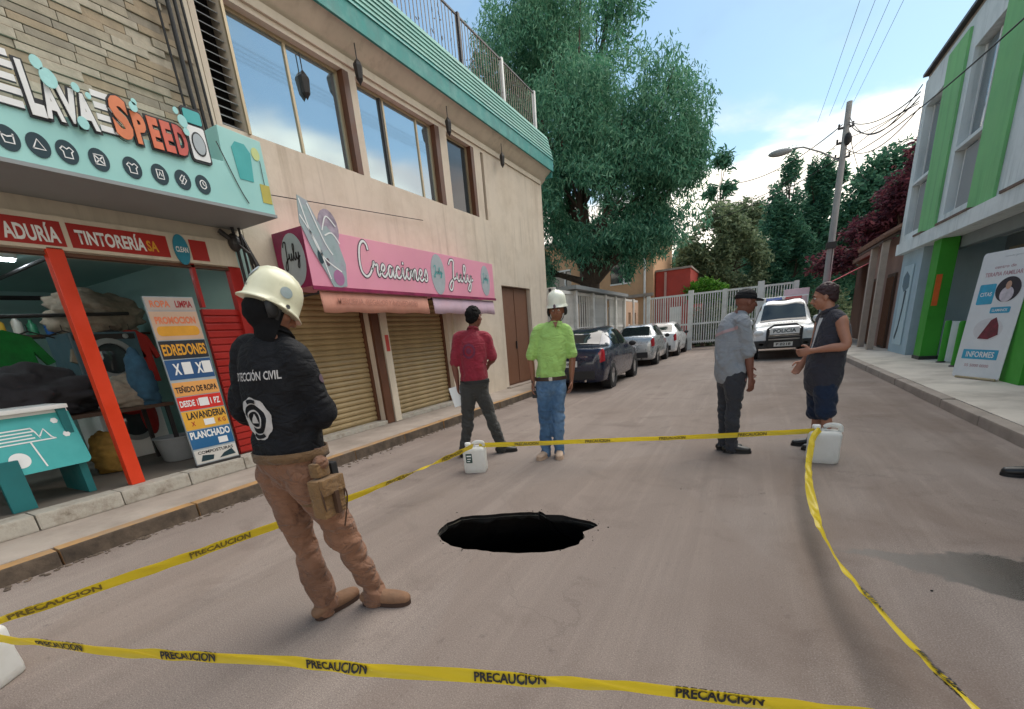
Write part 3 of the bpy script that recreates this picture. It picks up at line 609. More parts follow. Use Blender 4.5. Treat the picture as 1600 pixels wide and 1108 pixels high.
# big LAVA SPEED sign box
SX = -4.84
sg = thing('box_sign', 'turquoise projecting box sign reading LAVA SPEED over the laundry', 'sign', (SX, 2.0, 2.93))
Ms = LWALL(0, 0, 0)   # local y = world y - 2.0, local z = world z - 2.93
prof = [(-3.5, 0), (1.75, 0), (1.75, .70), (1.30, .72), (1.28, .40), (-3.5, .36)]
MB().prism(prof, -.74, 0, Ms).build('sign_box', M_turq, sg, bevel=.004)
MB().box(-.755, .012, -3.5, 1.76, -.03, -.001).build('bottom_tray', M_grey, sg)
def cut(poly, z0, z1, m, nm='cutout'): return MB().prism(poly, z0, z1, Ms).build(nm, m, sg, bevel=0)
def outlined(s, cx_, cy_, w, h, m, par=sg, M=Ms, sh=0, z=.02, b=.05, ob=.13, grow=.03):
    Mm = M @ Matrix.Translation((cx_, cy_, 0)) @ Matrix.Rotation(sh, 4, 'Z')
    me = text_mesh(s, w + grow, h + grow, ob, .006, res=3, spacing=1.0); me.transform(Mm @ Matrix.Translation((0, 0, z - .008))); me.materials.append(M_pr_black); link(bpy.data.objects.new('letter_outline', me), par)
    me = text_mesh(s, w, h, b, .004, res=3); me.transform(Mm @ Matrix.Translation((0, 0, z + .004))); me.materials.append(m); link(bpy.data.objects.new('letters', me), par)
outlined('L', -.10, .50, .085, .34, M_pr_white); outlined('A', -.005, .455, .105, .24, M_pr_white, z=.024); outlined('V', .10, .465, .115, .24, M_pr_white, z=.028); outlined('A', .20, .455, .12, .24, M_pr_white, z=.032)
M_spd = [mat('speed_orange_%d' % k, H(c), .45, var=.1) for k, c in ((0, '#dd8055'), (1, '#d97351'), (2, '#cf6450'), (3, '#c55a50'))]
outlined('S', .445, .495, .13, .31, M_spd[0]); 
for k, (c, x_, w_) in enumerate((('P', .572, .095), ('E', .682, .08), ('E', .782, .08), ('D', .892, .10))): outlined(c, x_, .455, w_, .24, M_spd[min(3, k // 1)], z=.022 + .003 * k)
# speed lines (each a bar with black edging)
for a0, a1, zs in ((-.50, -.17, (.38, .46, .54, .62, .69)), (.28, .40, (.38, .46, .54, .62))):
    for k, z_ in enumerate(zs):
        cut(rect(a0 - .0, a1 + .02 * (k % 2), z_ - .022, z_ + .022), .004, .014, M_pr_white, 'speed_line'); cut(rect(a0, a1, z_ - .030, z_ - .022), .004, .016, M_pr_black, 'speed_line')
cut(rrect(.965, 1.15, .32, .77, .03), .0, .02, M_pr_black, 'machine_emblem'); cut(rrect(.98, 1.135, .34, .62, .02), .021, .026, M_pr_white, 'machine_emblem'); cut(rrect(.98, 1.135, .64, .75, .02), .021, .026, M_turqD, 'machine_emblem')
cut(circ(1.057, .475, .062, .10), .027, .030, M_pr_black, 'machine_emblem'); cut(circ(1.057, .475, .052, .086), .0305, .033, M_lgrey, 'machine_emblem')
M_bub = mat('bubble_print', H('#a9dcda'), .25, var=.08)
for x_, y_, r_ in ((.015, .60, .05), (-.03, .68, .035), (.17, .60, .025), (.15, .36, .035), (.55, .60, .03), (.565, .64, .02), (.94, .62, .04), (.90, .69, .022), (.95, .54, .025), (.24, .57, .018)):
    cut(circ(x_, y_, r_, r_ * 1.25, 20), .048, .056, M_bub, 'bubble')
for k, y_ in enumerate((-.33, -.165, .0, .20, .43, .64, .83, 1.01)):
    cy = .135; cut(circ(y_, cy, .068, .082), .001, .006, M_navy, 'round_icon'); mb = MB(); w_ = .009
    def sk(P_, sm=False): stroke(mb, [(y_ + a, cy + b) for a, b in P_], w_, Ms, .006, .002, sm=sm)
    if k == 0: sk([(-.03, .03), (-.02, -.03), (.03, -.03), (.035, .03)]); sk([(-.03, .02), (0, .01), (.035, .02)])
    elif k == 1: sk([(-.035, -.025), (0, .04), (.035, -.025), (-.035, -.025)])
    elif k in (2, 4): sk([(-.02, .035), (-.04, .015), (-.025, 0), (-.025, -.04), (.025, -.04), (.025, 0), (.04, .015), (.02, .035), (0, .02), (-.02, .035)])
    elif k == 3: sk([(-.03, -.035), (-.03, .035), (.03, .035), (.03, -.035), (-.03, -.035)]); sk([(-.03, -.03), (.03, .03)]); sk([(-.03, .03), (.03, -.03)])
    elif k == 5: sk([(-.025, -.035), (-.025, .035), (.025, .035), (.025, -.035), (-.025, -.035)]); sk([(-.01, -.01), (0, .02), (.012, -.01)])
    elif k == 6: sk([(-.03, .0), (0, .04), (.03, 0), (0, -.04), (-.03, 0)]); sk([(-.02, -.035), (.02, .035)])
    else: sk([(.028 * math.cos(t), .036 * math.sin(t)) for t in np.linspace(0, 6.28, 13)]); sk([(.0, .02), (0, 0), (.016, -.008)])
    mb.build('icon_mark', M_pr_white, sg)
# printed clothes at the far end of the box
cut([(1.42, .28), (1.40, .56), (1.45, .62), (1.55, .62), (1.60, .55), (1.57, .28)], .001, .005, M_turqD, 'garment_print'); cut(circ(1.66, .56, .045, .06), .001, .006, mat('pale_lime_print', H('#c3cf8a'), .5), 'garment_print')
cut([(1.63, .1), (1.74, .1), (1.745, .28), (1.635, .28)], .001, .005, mat('olive_yellow_print', H('#b9ac4d'), .5), 'garment_print')
mb = MB(); stroke(mb, [(1.25, .56), (1.38, .2), (1.45, .06)], .012, Ms, .006); stroke(mb, [(1.69, .5), (1.685, .28)], .008, Ms, .006); mb.build('hanging_wire', M_black, sg)

# ================================================================ peach building
pk = thing('peach_building', 'peach two storey building with teal eave and wide reflecting windows', 'building', (LX, 8.5, 0.13))
PY0, PY1 = 3.83, 13.2
SH = [(4.16, 5.66, 'a'), (6.02, 7.86, 'b')]
WIN = [(3.90, 4.20), (4.24, 6.10), (6.24, 8.34), (8.58, 9.58), (9.86, 9.98)]
holes = [(a, b, 0.13, 2.28) for a, b, _ in SH] + [(10.34, 12.0, 0.13, 2.66)] + [(a, b, 4.03, 5.36) for a, b in WIN]
P('wall', grid_wall(MB(), 'x', LX - .25, LX, PY0, PY1, 0.13, 5.52, holes), M_peach, pk)
P('end_wall', MB().box(-12, LX - .25, PY1 - .25, PY1, 0.0, 5.52).box(-12, LX - .25, PY0, PY0 + .2, 0, 5.52).box(-12.2, -12, PY0, PY1, 0, 5.52), M_peach, pk)
P('inner_floor', MB().box(-12, LX - .25, PY0 + .2, PY1 - .25, 2.9, 3.1), M_conc, pk)
# upper windows
def win(y0, y1, mull, jamb=None, glass=M_glass):
    w = P('window', MB().box(LX - .16, LX - .10, y0, y1, 4.03, 4.07).box(LX - .16, LX - .10, y0, y1, 5.32, 5.36).box(LX - .16, LX - .10, y0, y0 + .04, 4.07, 5.32).box(LX - .16, LX - .10, y1 - .04, y1, 4.07, 5.32), M_alu, pk)
    ys = [y0 + .04] + mull + [y1 - .04]
    for i in range(len(ys) - 1): P('pane', MB().box(LX - .135, LX - .125, ys[i], ys[i + 1], 4.07, 5.32), glass, w)
    for m_ in mull: P('mullion', MB().box(LX - .155, LX - .105, m_ - .018, m_ + .018, 4.07, 5.32), M_alu, w)
    return w
win(4.24, 5.98, [5.10]); P('jamb', MB().box(LX - .24, LX + .004, 5.982, 6.098, 4.032, 5.358), M_brown, pk)
win(6.24, 8.20, [6.92, 7.78]); P('jamb', MB().box(LX - .24, LX + .004, 8.202, 8.338, 4.032, 5.358), M_brown, pk)
win(8.58, 9.46, [], glass=M_dkglass); P('jamb', MB().box(LX - .24, LX + .004, 9.462, 9.578, 4.032, 5.358), M_brown, pk)
P('slit_window', MB().box(LX - .2, LX - .1, 9.862, 9.978, 4.032, 5.358), M_dkglass, pk)
for y_ in (6.86, 7.4): P('mullion', MB().box(LX - .15, LX - .09, y_ - .03, y_, 4.07, 5.32), M_dark, pk) if y_ == 6.86 else None
lv = P('louvre_window', MB().box(LX - .22, LX - .2, 3.90, 4.20, 4.03, 5.36), M_dark, pk)
for k in range(15):
    z_ = 4.06 + k * .087; P('slat', MB().add([(LX - .17, 3.905, z_ + .07), (LX - .17, 4.195, z_ + .07), (LX - .05, 4.195, z_), (LX - .05, 3.905, z_), (LX - .17, 3.905, z_ + .077), (LX - .17, 4.195, z_ + .077), (LX - .05, 4.195, z_ + .007), (LX - .05, 3.905, z_ + .007)], [(0, 1, 2, 3), (4, 7, 6, 5), (0, 3, 7, 4), (1, 5, 6, 2), (0, 4, 5, 1), (3, 2, 6, 7)]), M_grey, lv)
P('trim', MB().box(LX + .001, LX + .03, 4.20, 4.235, 4.02, 5.5), M_alu, pk)
# roller shutters
for a, b, _ in SH:
    s_ = P('roller_shutter', MB().box(LX - .19, LX - .16, a, b, .20, 2.28), M_shut, pk); n_ = 25; me = None
    for k in range(n_):
        z_ = .215 + k * .082
        if me is None:
            o = MB().add([(0, 0, 0), (0, 1, 0), (.022, 1, .012), (.022, 0, .012), (.028, 0, .04), (.028, 1, .04), (.018, 1, .07), (.018, 0, .07), (0, 1, .078), (0, 0, .078)], [(0, 1, 2, 3), (3, 2, 5, 4), (4, 5, 6, 7), (7, 6, 8, 9), (0, 3, 4, 7, 9), (1, 8, 6, 5, 2)]).build('slat', M_shut, None); me = o.data
        else: o = bpy.data.objects.new('slat', me); COL.objects.link(o)
        o.location = (LX - .16, a, z_); o.scale = (1, b - a, 1); own(o, s_)
    P('guide_rail', MB().box(LX - .20, LX - .10, a, a + .05, .2, 2.28), M_brown, pk); P('guide_rail', MB().box(LX - .20, LX - .10, b - .05, b, .2, 2.28), M_brown, pk)
    P('doorstep', MB().box(LX - .24, LX + .05, a + .001, b - .001, .131, .20), M_step, pk, bevel=.01)
P('brown_pier', MB().box(LX - .001, LX + .05, 5.67, 5.84, .14, 2.22), M_brown, pk)
P('pale_pier', MB().box(LX + .001, LX + .07, 5.86, 6.01, .14, 2.22), M_cream, pk)
M_redtag = mat('red_notice', H('#c2483f'), .5); P('small_notice', MB().box(LX + .071, LX + .075, 5.9, 5.98, 1.35, 1.62), M_redtag, pk)
dr = P('steel_door', MB().box(LX - .17, LX - .12, 10.34, 12.0, .14, 2.66), M_door, pk)
for a, b in ((10.37, 11.15), (11.19, 11.97)): P('door_panel', MB().box(LX - .119, LX - .105, a, b, .2, 2.62), M_door, dr, bevel=.005)
P('handle', MB().box(LX - .104, LX - .07, 11.1, 11.13, 1.1, 1.3), M_dark, dr)
P('door_step', MB().box(LX - .24, LX + .12, 10.2, 12.1, .131, .16), M_conc, pk)
# eave, fascia, sloping boarded skirt
EY0, EY1 = 3.7, 13.42
P('eave_soffit', MB().add([(LX - .1, EY0, 5.50), (LX - .1, EY1, 5.50), (-5.33, EY1, 5.785), (-5.33, EY0, 5.785), (LX - .1, EY0, 5.60), (LX - .1, EY1, 5.60), (-5.33, EY1, 5.9), (-5.33, EY0, 5.9)], [(0, 1, 2, 3), (7, 6, 5, 4), (0, 4, 5, 1), (1, 5, 6, 2), (2, 6, 7, 3), (3, 7, 4, 0)]), M_cream, pk)
P('eave_step', MB().box(LX + .002, LX + .035, EY0, PY1 - .1, 5.43, 5.53), M_cream, pk)
P('fascia', MB().box(-5.33, -5.29, EY0, EY1, 5.76, 6.02), M_teal, pk); P('fascia', MB().box(LX - .3, -5.331, EY1 - .05, EY1 - .002, 5.62, 6.02), M_teal, pk)
a0 = Vector((-5.30, 6.022)); a1 = Vector((-5.40, 6.56)); dv = (a1 - a0); L_ = dv.length; dv /= L_; nv = Vector((dv.y, -dv.x))
for k in range(7):
    p = a0 + dv * (L_ * k / 7); q = a0 + dv * (L_ * (k + 1) / 7 + .02); o1 = nv * .030; o2 = nv * .004
    vs = []
    for y_ in (EY0, EY1 - (k * .02)):
        vs += [(p.x, y_, p.y), (p.x + o1.x, y_, p.y + o1.y), (q.x + o2.x, y_, q.y + o2.y), (q.x, y_, q.y)]
    P('roof_board', MB().add(vs, [(0, 1, 2, 3), (7, 6, 5, 4), (0, 4, 5, 1), (1, 5, 6, 2), (2, 6, 7, 3), (3, 7, 4, 0)]), M_tealL if k else M_teal, pk)
P('skirt_end', MB().add([(-5.31, EY1 - .1, 6.022), (-5.41, EY1 - .1, 6.55), (-5.9, EY1 - .1, 6.55), (-5.9, EY1 - .1, 6.022), (-5.31, EY1 - .16, 6.022), (-5.41, EY1 - .16, 6.55), (-5.9, EY1 - .16, 6.55), (-5.9, EY1 - .16, 6.022)], [(0, 1, 2, 3), (4, 7, 6, 5), (0, 4, 5, 1), (1, 5, 6, 2), (2, 6, 7, 3), (3, 7, 4, 0)]), M_tealL, pk)
P('roof', MB().box(-12.2, LX - .301, PY0, PY1, 5.52, 5.7).box(-12.2, -5.42, PY0, EY1 - .17, 6.44, 6.54), M_conc, pk)
# roof railing
RX = -5.46
M_rustl = mat('pale_rusty_iron', H('#8f8577'), .6, var=.2)
rg = thing('roof_railing', 'dark iron railing with leaf ornaments on the peach building roof', 'railing', (RX, 8, 6.545))
for y_ in (-2.9, -.85, 1.2, 2.95, 4.70): MB().box(-.035, .035, y_ - .035, y_ + .035, 0, .88).build('post', M_white if y_ > 2 else M_dark, rg)
for z_ in (.04, .82): MB().box(-.015, .015, -4.2, 4.70, z_, z_ + .03).build('rail', M_dark, rg)
me = None
for k in range(80):
    if me is None: o = MB().box(-.006, .006, -.006, .006, .07, .82).build('baluster', M_rustl, rg); me = o.data
    else: o = link(bpy.data.objects.new('baluster', me), rg)
    o.location = (0, -4.1 + k * .111, 0)
mb = MB()
for k in range(110):
    y_ = rng.uniform(-4, 4.6); z_ = .15 + rng.random() * .6 * abs(math.sin(y_ * 2.1)) + .0
    s_ = rng.uniform(.02, .045); a_ = rng.uniform(0, 3.14); dx, dz = math.cos(a_) * s_, math.sin(a_) * s_
    mb.prism([(y_ - dx, z_ - dz), (y_ - dz * .4, z_ + dx * .4), (y_ + dx, z_ + dz), (y_ + dz * .4, z_ - dx * .4)], .008, .016, LWALL(0, 0, 0))
mb.build('leaf_ornament', M_dark, rg)['kind'] = 'stuff'
# hanging lanterns under the eave
def lantern(y, zt, s_, x=-5.44, label=''):
    t = thing('hanging_lantern', label, 'lantern', (x, y, zt), 0, 'dark lanterns hanging under the teal eave')
    MB().tube([(0, 0, 0), (0, 0, -.16 * s_)], .008, 6).build('chain', M_dark, t)
    MB().lathe([(.01, 0), (.05, -.05), (.055, -.07), (.04, -.2), (.025, -.22), (.0, -.26)], 6, Matrix.Translation((0, 0, -.15 * s_)) @ Matrix.Scale(s_, 4)).build('lamp_body', M_dark, t)
lantern(6.16, 5.68, 1.25, -5.44, 'lantern under the eave between the first and second big windows'); lantern(8.45, 5.68, 1.2, -5.44, 'lantern under the eave left of the dark square window'); lantern(10.6, 5.68, 1.2, -5.44, 'lantern under the eave past the narrow slit window')
lantern(5.32, 5.3, 1.3, -5.69, 'pear shaped lantern hanging in front of the first window glass')

# pink shop sign box
ps = thing('box_sign', 'pink projecting box sign reading Creaciones July over two shutters', 'sign', (-5.0, 4.2, 2.24))
MB().box(-.58, 0, 0, 4.7, 0, .68).build('sign_box', M_pink, ps, bevel=.004)
Mp = LWALL(0, 0, 0)
MB().box(-.002, .014, -.01, 4.72, -.045, .0).build('bottom_trim', M_mag, ps)
def script(letters, x, y, sx_, sy_, w, m, par, M, z, k=6):
    mb = MB()
    for P_ in letters: stroke(mb, [(x + a * sx_, y + b * sy_) for a, b in P_], w, M, z, .002, k)
    mb.build('lettering', m, par)
# hand written lettering, unit: x-height 1
def word(s):
    G = {
     'C': ([[(1.25, 2.15), (1.15, 2.55), (.8, 2.75), (.35, 2.3), (.1, 1.3), (.15, .3), (.6, -.15), (1.1, .1), (1.45, .6)]], 1.45),
     'r': ([[(0, .5), (.2, .9), (.3, 1.15), (.42, .9), (.7, .95), (.62, .4), (.75, 0), (1.0, .3)]], 1.0),
     'e': ([[(0, .35), (.45, .55), (.6, .85), (.4, 1.05), (.15, .7), (.2, .15), (.5, -.02), (.9, .35)]], .9),
     'a': ([[(.75, .85), (.4, 1.0), (.12, .6), (.2, .05), (.5, .15), (.78, .9), (.75, .2), (.9, 0), (1.1, .3)]], 1.1),
     'c': ([[(.6, .85), (.38, 1.02), (.1, .6), (.2, .08), (.5, .02), (.85, .35)]], .85),
     'i': ([[(0, .3), (.25, .95), (.2, .2), (.35, 0), (.6, .3)], [(.3, 1.35), (.32, 1.45)]], .6),
     'o': ([[(.5, .95), (.2, .85), (.1, .35), (.35, 0), (.65, .35), (.6, .85), (.45, .95), (.7, .75), (.95, .8)]], .9),
     'n': ([[(0, .3), (.15, .95), (.15, 0), (.3, .7), (.55, .98), (.65, .7), (.6, .15), (.78, 0), (1.0, .3)]], 1.0),
     's': ([[(0, .3), (.35, 1.1), (.5, .6), (.45, .1), (.15, .0), (.05, .2)]], .6),
     'J': ([[(.1, 2.0), (.4, 2.55), (.85, 2.5), (.75, 1.6), (.6, .2), (.35, -1.0), (.05, -1.25), (-.1, -.8), (.3, -.1), (1.1, .4)]], 1.15),
     'u': ([[(0, .4), (.15, .95), (.15, .25), (.35, .0), (.6, .35), (.72, .95), (.68, .2), (.85, 0), (1.05, .3)]], 1.05),
     'l': ([[(0, .3), (.5, 1.6), (.45, 2.1), (.25, 2.0), (.2, 1.0), (.25, .15), (.45, 0), (.65, .3)]], .65),
     'y': ([[(0, .4), (.15, .95), (.2, .25), (.4, .05), (.62, .4), (.75, .95), (.65, -.2), (.4, -1.1), (.1, -.9), (.5, -.1), (1.0, .4)]], 1.0)}
    out = []; x = 0
    for ch in s:
        st_, adv = G[ch]; out += [[(x + a, b) for a, b in q] for q in st_]; x += adv
    return out, x
def script_word(s, x0, y0, w, xh, pen, par, M, z, fg=M_pr_white, bg=M_dark, bgw=2.0):
    L_, adv = word(s); k = w / adv
    if bg: script(L_, x0, y0, k, xh, pen * bgw, bg, par, M, z)
    script(L_, x0, y0, k, xh, pen, fg, par, M, z + .003)
M_dkp = mat('dark_purple_print', H('#5d4a56'), .5)
script_word('Creaciones', .86, .20, 1.55, .16, .030, ps, Mp, .002, bg=M_dkp, bgw=1.9)
script_word('July', 3.05, .26, .80, .135, .032, ps, Mp, .002, bg=M_dkp, bgw=1.9)
def pcut(poly, z0, z1, m, nm='printed_panel', M=Mp, par=ps): return MB().prism(poly, z0, z1, M).build(nm, m, par)
pcut(circ(2.72, .33, .20, .33), .001, .005, M_lgrey); pcut(circ(4.35, .33, .17, .29), .001, .005, M_lgrey)
script_word('July', 2.60, .34, .24, .05, .012, ps, Mp, .006, fg=M_turqD, bg=None); script_word('July', 4.25, .34, .2, .05, .010, ps, Mp, .006, fg=M_turqD, bg=None)
# printed shoe / bag picture on the left, cut out and rising above the box
M_pale = mat('silver_blue_print', H('#9fb0b2'), .5, var=.2, scale=6, dirt=H('#8a6f86'), dirt_amt=.7, dirt_scale=6)
pcut([(.02, 1.02), (.15, .98), (.30, .70), (.38, .74), (.52, .60), (.60, .30), (.56, .02), (.34, -.02), (.24, .18), (.10, .42), (-.02, .72)], .001, .012, M_pale, 'cutout_print')
pcut(circ(.42, .72, .16, .22, 18), .001, .010, mat('grey_lilac_print', H('#a394a2'), .5, var=.25, scale=8, dirt=H('#5f5563'), dirt_amt=.7, dirt_scale=7), 'cutout_print')
pcut(circ(.20, .36, .045, .09, 14), .013, .015, M_navy, 'cutout_print'); pcut(circ(.44, .12, .09, .10, 14), .013, .015, mat('lilac_print', H('#a86d97'), .5), 'cutout_print'); pcut(circ(.3, .3, .03, .05, 10), .013, .015, M_dkp, 'cutout_print')
mb = MB()
for q in ([(.03, .98), (.12, .6), (.25, .35), (.5, .2)], [(.14, .95), (.3, .55), (.4, .4)], [(.0, .8), (.18, .5), (.3, .1)], [(.3, .68), (.4, .85), (.53, .75)], [(.33, .62), (.45, .66), (.55, .55)]): stroke(mb, q, .018, Mp, .013)
mb.build('cutout_print', M_pr_white, ps)
# end panel of the box, facing down the street
Mq = FWALL(-.58, 0, 0)
pcut(rect(.0, .58, .0, .68), .001, .006, M_mag, 'end_panel', Mq); pcut(circ(.33, .33, .22, .31), .007, .010, M_lgrey, 'end_panel', Mq)
script_word('July', .17, .33, .3, .085, .018, ps, Mq, .011, fg=M_pr_black, bg=None)
M_valA = mat('salmon_awning_cloth', H('#c98f7c'), .85, var=.1, scale=5, bump=.6, bscale=14, dirt=H('#b4705f'), dirt_amt=.4); M_valB = mat('lilac_awning_cloth', H('#c6abb9'), .85, var=.1, scale=3, dirt=H('#c79aa0'), dirt_amt=.5)
def valance(y0, y1, m, label):
    t = thing('folded_awning', label, 'awning', (-5.02, y0, 1.92)); n_ = 60; W_ = y1 - y0; vs = []; 
    for k in range(n_ + 1):
        y_ = W_ * k / n_; w_ = .003 * math.sin(k * .7) + .002 * math.sin(k * 1.7)
        for z_, xx in ((.0, .012), (.12, 0), (.265, -.01)): vs.append((xx + w_ * (1.2 if z_ == 0 else .6), y_, z_ - (.008 * math.sin(k * .35) if z_ == 0 else 0)))
    fs = [(k * 3 + j, (k + 1) * 3 + j, (k + 1) * 3 + j + 1, k * 3 + j + 1) for k in range(n_) for j in range(2)]
    o = MB().add(vs, fs).build('cloth', m, t, smooth=True); md = o.modifiers.new('s', 'SOLIDIFY'); md.thickness = .006; bakemod(o)
    MB().tube([(-.03, 0, .25), (-.03, W_, .25)], .022).build('roller_bar', M_dark, t)
    for e in (.05, W_ - .05): MB().box(-.55, -.03, e - .012, e + .012, .235, .26).build('arm', M_dark, t)
    return t
va = valance(4.30, 6.55, M_valA, 'faded salmon folded awning with faint lettering below the Creaciones sign'); vb = valance(6.70, 8.85, M_valB, 'lilac folded awning below the July end of the pink sign')
M_faint = mat('faint_brown_print', H('#b27c6c'), .8)
T('MERCERIA, REGALOS Y NOVEDADES', 1.1, .14, 1.7, .09, M_faint, z=.02, M=LWALL(0, 0, 0), par=va, bold=.01)
P('entry_column', MB().box(LX + .001, LX + .05, 8.02, 8.10, .14, 2.2).box(LX + .001, LX + .05, 9.0, 9.08, .14, 2.2), M_cream, pk)

# ================================================================ green and white building (right)
GX = 3.5
M_wgrey = mat('bluish_white_wall', H('#dbe2e2'), 0.85, var=0.05, scale=1.5, bump=.4, bscale=25, dirt=H('#a9b6b8'), dirt_amt=.4, drips=H('#8b9797'))
M_green = mat('leaf_green_wall', H('#7cbd7c'), 0.8, var=0.06, scale=1.5, bump=.4, bscale=25, dirt=H('#68a974'), dirt_amt=.4, drips=H('#4f8457'))
M_greenD = mat('strong_green_paint', H('#359a24'), 0.6, var=0.08, scale=2, dirt=H('#2c6f20'), dirt_amt=.4)
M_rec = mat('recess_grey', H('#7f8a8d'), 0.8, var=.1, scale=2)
gb = thing('green_building', 'white office building with vertical green bands and green pillars on the right', 'building', (GX, 12, 0.12))
Y0g, Y1g = 2.0, 17.45
bays = [(15.62, 17.08), (12.62, 14.10), (9.0, 10.3), (6.2, 7.6)]
P('upper_wall', grid_wall(MB(), 'x', GX + .02, GX + .22, Y0g, Y1g, 2.96, 6.8, [(a, b, 3.18, 6.15) for a, b in bays]), M_wgrey, gb)
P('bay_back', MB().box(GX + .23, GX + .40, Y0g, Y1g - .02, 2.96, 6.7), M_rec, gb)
P('end_wall', MB().box(GX + .221, 11, Y1g - .2, Y1g, .12, 6.79).box(GX + .221, 11, Y0g, Y0g + .2, .12, 6.79).box(10.8, 11, Y0g + .2, Y1g - .2, .12, 6.79), M_wgrey, gb)
P('roof', MB().box(GX + .05, 11, Y0g + .02, Y1g - .02, 6.80, 6.92), M_conc, gb)
P('roof_edge', MB().box(GX - .06, GX + .3, Y0g, Y1g + .05, 6.925, 6.99), M_dark, gb)
for a, b in ((14.42, 15.60), (11.5, 12.60), (7.7, 8.9), (4.4, 6.0)): P('green_band', MB().box(GX - .03, GX + .018, a, b, 3.0, 6.62), M_green, gb)
for a, b in bays:
    w = P('window', MB().box(GX + .16, GX + .21, a + .08, a + .14, 3.2, 6.1).box(GX + .16, GX + .21, (a + b) / 2 - .03, (a + b) / 2 + .03, 3.2, 6.1).box(GX + .16, GX + .21, b - .14, b - .08, 3.2, 6.1), M_white, gb)
    P('pane', MB().box(GX + .18, GX + .19, a + .14, (a + b) / 2 - .03, 4.45, 6.1), mat('grey_window_glass', (.22, .26, .28), .08, metal=.5, var=.05, rvar=0), w); P('pane', MB().box(GX + .18, GX + .19, (a + b) / 2 + .03, b - .14, 4.45, 6.1), MATS['grey_window_glass'], w)
    P('sill', MB().box(GX + .005, GX + .17, a + .005, b - .005, 4.36, 4.43), M_wgrey, gb); P('spandrel', MB().box(GX + .12, GX + .15, a + .3, b - .3, 3.2, 4.3), M_grey, gb)
P('slab', MB().box(GX - .12, GX + 3, Y0g, 17.0, 2.68, 2.955), M_wgrey, gb)
M_grime = mat('brown_grime', H('#6c5a50'), .95, var=.3, scale=4)
for a, b in ((12.2, 13.9), (9.2, 10.9), (14.9, 15.5)): P('ledge', MB().box(GX - .14, GX - .001, a, b, 2.957, 3.0), M_grime, gb)
for i, (a, b) in enumerate(((13.75, 14.25), (9.15, 9.75), (4.6, 5.2))): P('pillar', MB().box(GX - .005, GX + .30, a, b, .12, 2.679), M_greenD, gb, bevel=.008)
P('orange_stripe', MB().box(GX + .02, GX + .12, 13.735, 13.748, 1.3, 1.95), mat('orange_sticker', H('#e06a2a'), .5), gb)
P('pillar_foot', MB().box(GX - .02, GX + .32, 13.73, 14.27, .121, .2), M_dark, gb)
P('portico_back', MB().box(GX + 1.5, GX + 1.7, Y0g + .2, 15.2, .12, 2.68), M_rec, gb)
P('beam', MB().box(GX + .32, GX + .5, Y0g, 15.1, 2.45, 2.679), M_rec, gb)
for a in (14.5, 12.2, 10.2, 8.0, 6.0):
    w = P('shop_window', MB().box(GX + 1.44, GX + 1.499, a - 1.0, a + .3, .9, .96).box(GX + 1.44, GX + 1.499, a - 1.0, a + .3, 2.35, 2.4).box(GX + 1.44, GX + 1.499, a - .38, a - .34, .96, 2.35), M_alu, gb); P('pane', MB().box(GX + 1.46, GX + 1.47, a - 1.0, a + .3, .96, 2.35), M_dkglass, w)
P('light_blue_wall', MB().box(GX + .06, GX + 1.7, 15.2, 16.95, .12, 2.679), mat('pale_blue_wall', H('#a9bfc9'), .85, var=.06, scale=1.5, dirt=H('#8397a0'), dirt_amt=.3), gb)
P('tiled_dado', MB().box(GX + .31, GX + .4, 9.76, 13.7, .12, .95), M_wgrey, gb)
# sign banner hung on the pale blue wall
wb = thing('wall_banner', 'pale blue vertical banner with a dark swoosh on the light blue wall past the pillar', 'banner', (GX + .05, 16.1, .35))
Mw = RWALL(0, 0, 0)
MB().box(-.02, 0, -.42, .42, 0, 2.0).build('cloth', mat('pale_blue_print', H('#b8d0d8'), .5, var=.05), wb); Mw2 = RWALL(-.021, 0, 0)
def wcut(p, m, z0=.001, z1=.004): MB().prism(p, z0, z1, Mw2).build('print', m, wb)
M_slate = mat('slate_print', H('#5c7a88'), .5, var=.2, scale=8); wcut([(-.30, 1.72), (-.05, 1.86), (.25, 1.72), (.3, 1.45), (-.1, 1.35), (-.3, 1.5)], M_slate); wcut([(.02, 1.4), (.16, 1.36), (.10, .9), (-.06, .35), (-.22, .12), (-.3, .18), (-.1, .5), (.0, .95)], mat('dark_slate_print', H('#2c4451'), .5, var=.2), .001, .005)
# leaning clinic banner
cb = thing('advertising_banner', 'tall white advertising banner with blue blocks standing against the green pillar', 'banner', (3.27, 9.98, 0.12))
BW, BH = .43, 1.93
Mc = FRM((0, 0, 0), (.36, -.93, 0), (-.0, .0, 1)) @ Matrix.Rotation(R(-3), 4, 'X')
MB().prism(rrect(-BW, BW, 0.02, BH, .05), -.008, 0, Mc).build('sheet', mat('banner_white', H('#dfe3e6'), .45, var=.03, dirt=H('#c3ccd3'), dirt_amt=.4), cb)
M_cy = mat('cyan_print', H('#2f9fc4'), .45, var=.15, scale=9); M_hair = mat('dark_photo_print', H('#2a2530'), .5, var=.4, scale=14); M_ph = mat('pale_photo_print', H('#c9c2cb'), .5, var=.2, scale=14); M_rose = mat('rose_print', H('#b48b95'), .6)
def bcut(p, m, z0=.001, z1=.003, nm='print'): MB().prism(p, z0, z1, Mc).build(nm, m, cb)
bcut(rrect(-.34, -.06, 1.16, 1.46, .02), M_cy)
bcut(circ(.15, 1.36, .20, .18, 30), M_hair, .004, .005); bcut(circ(.15, 1.29, .11, .11, 24), M_ph, .006, .007); bcut(circ(.15, 1.42, .045, .06, 18), mat('skin_print', H('#c39c86'), .5), .008, .009)
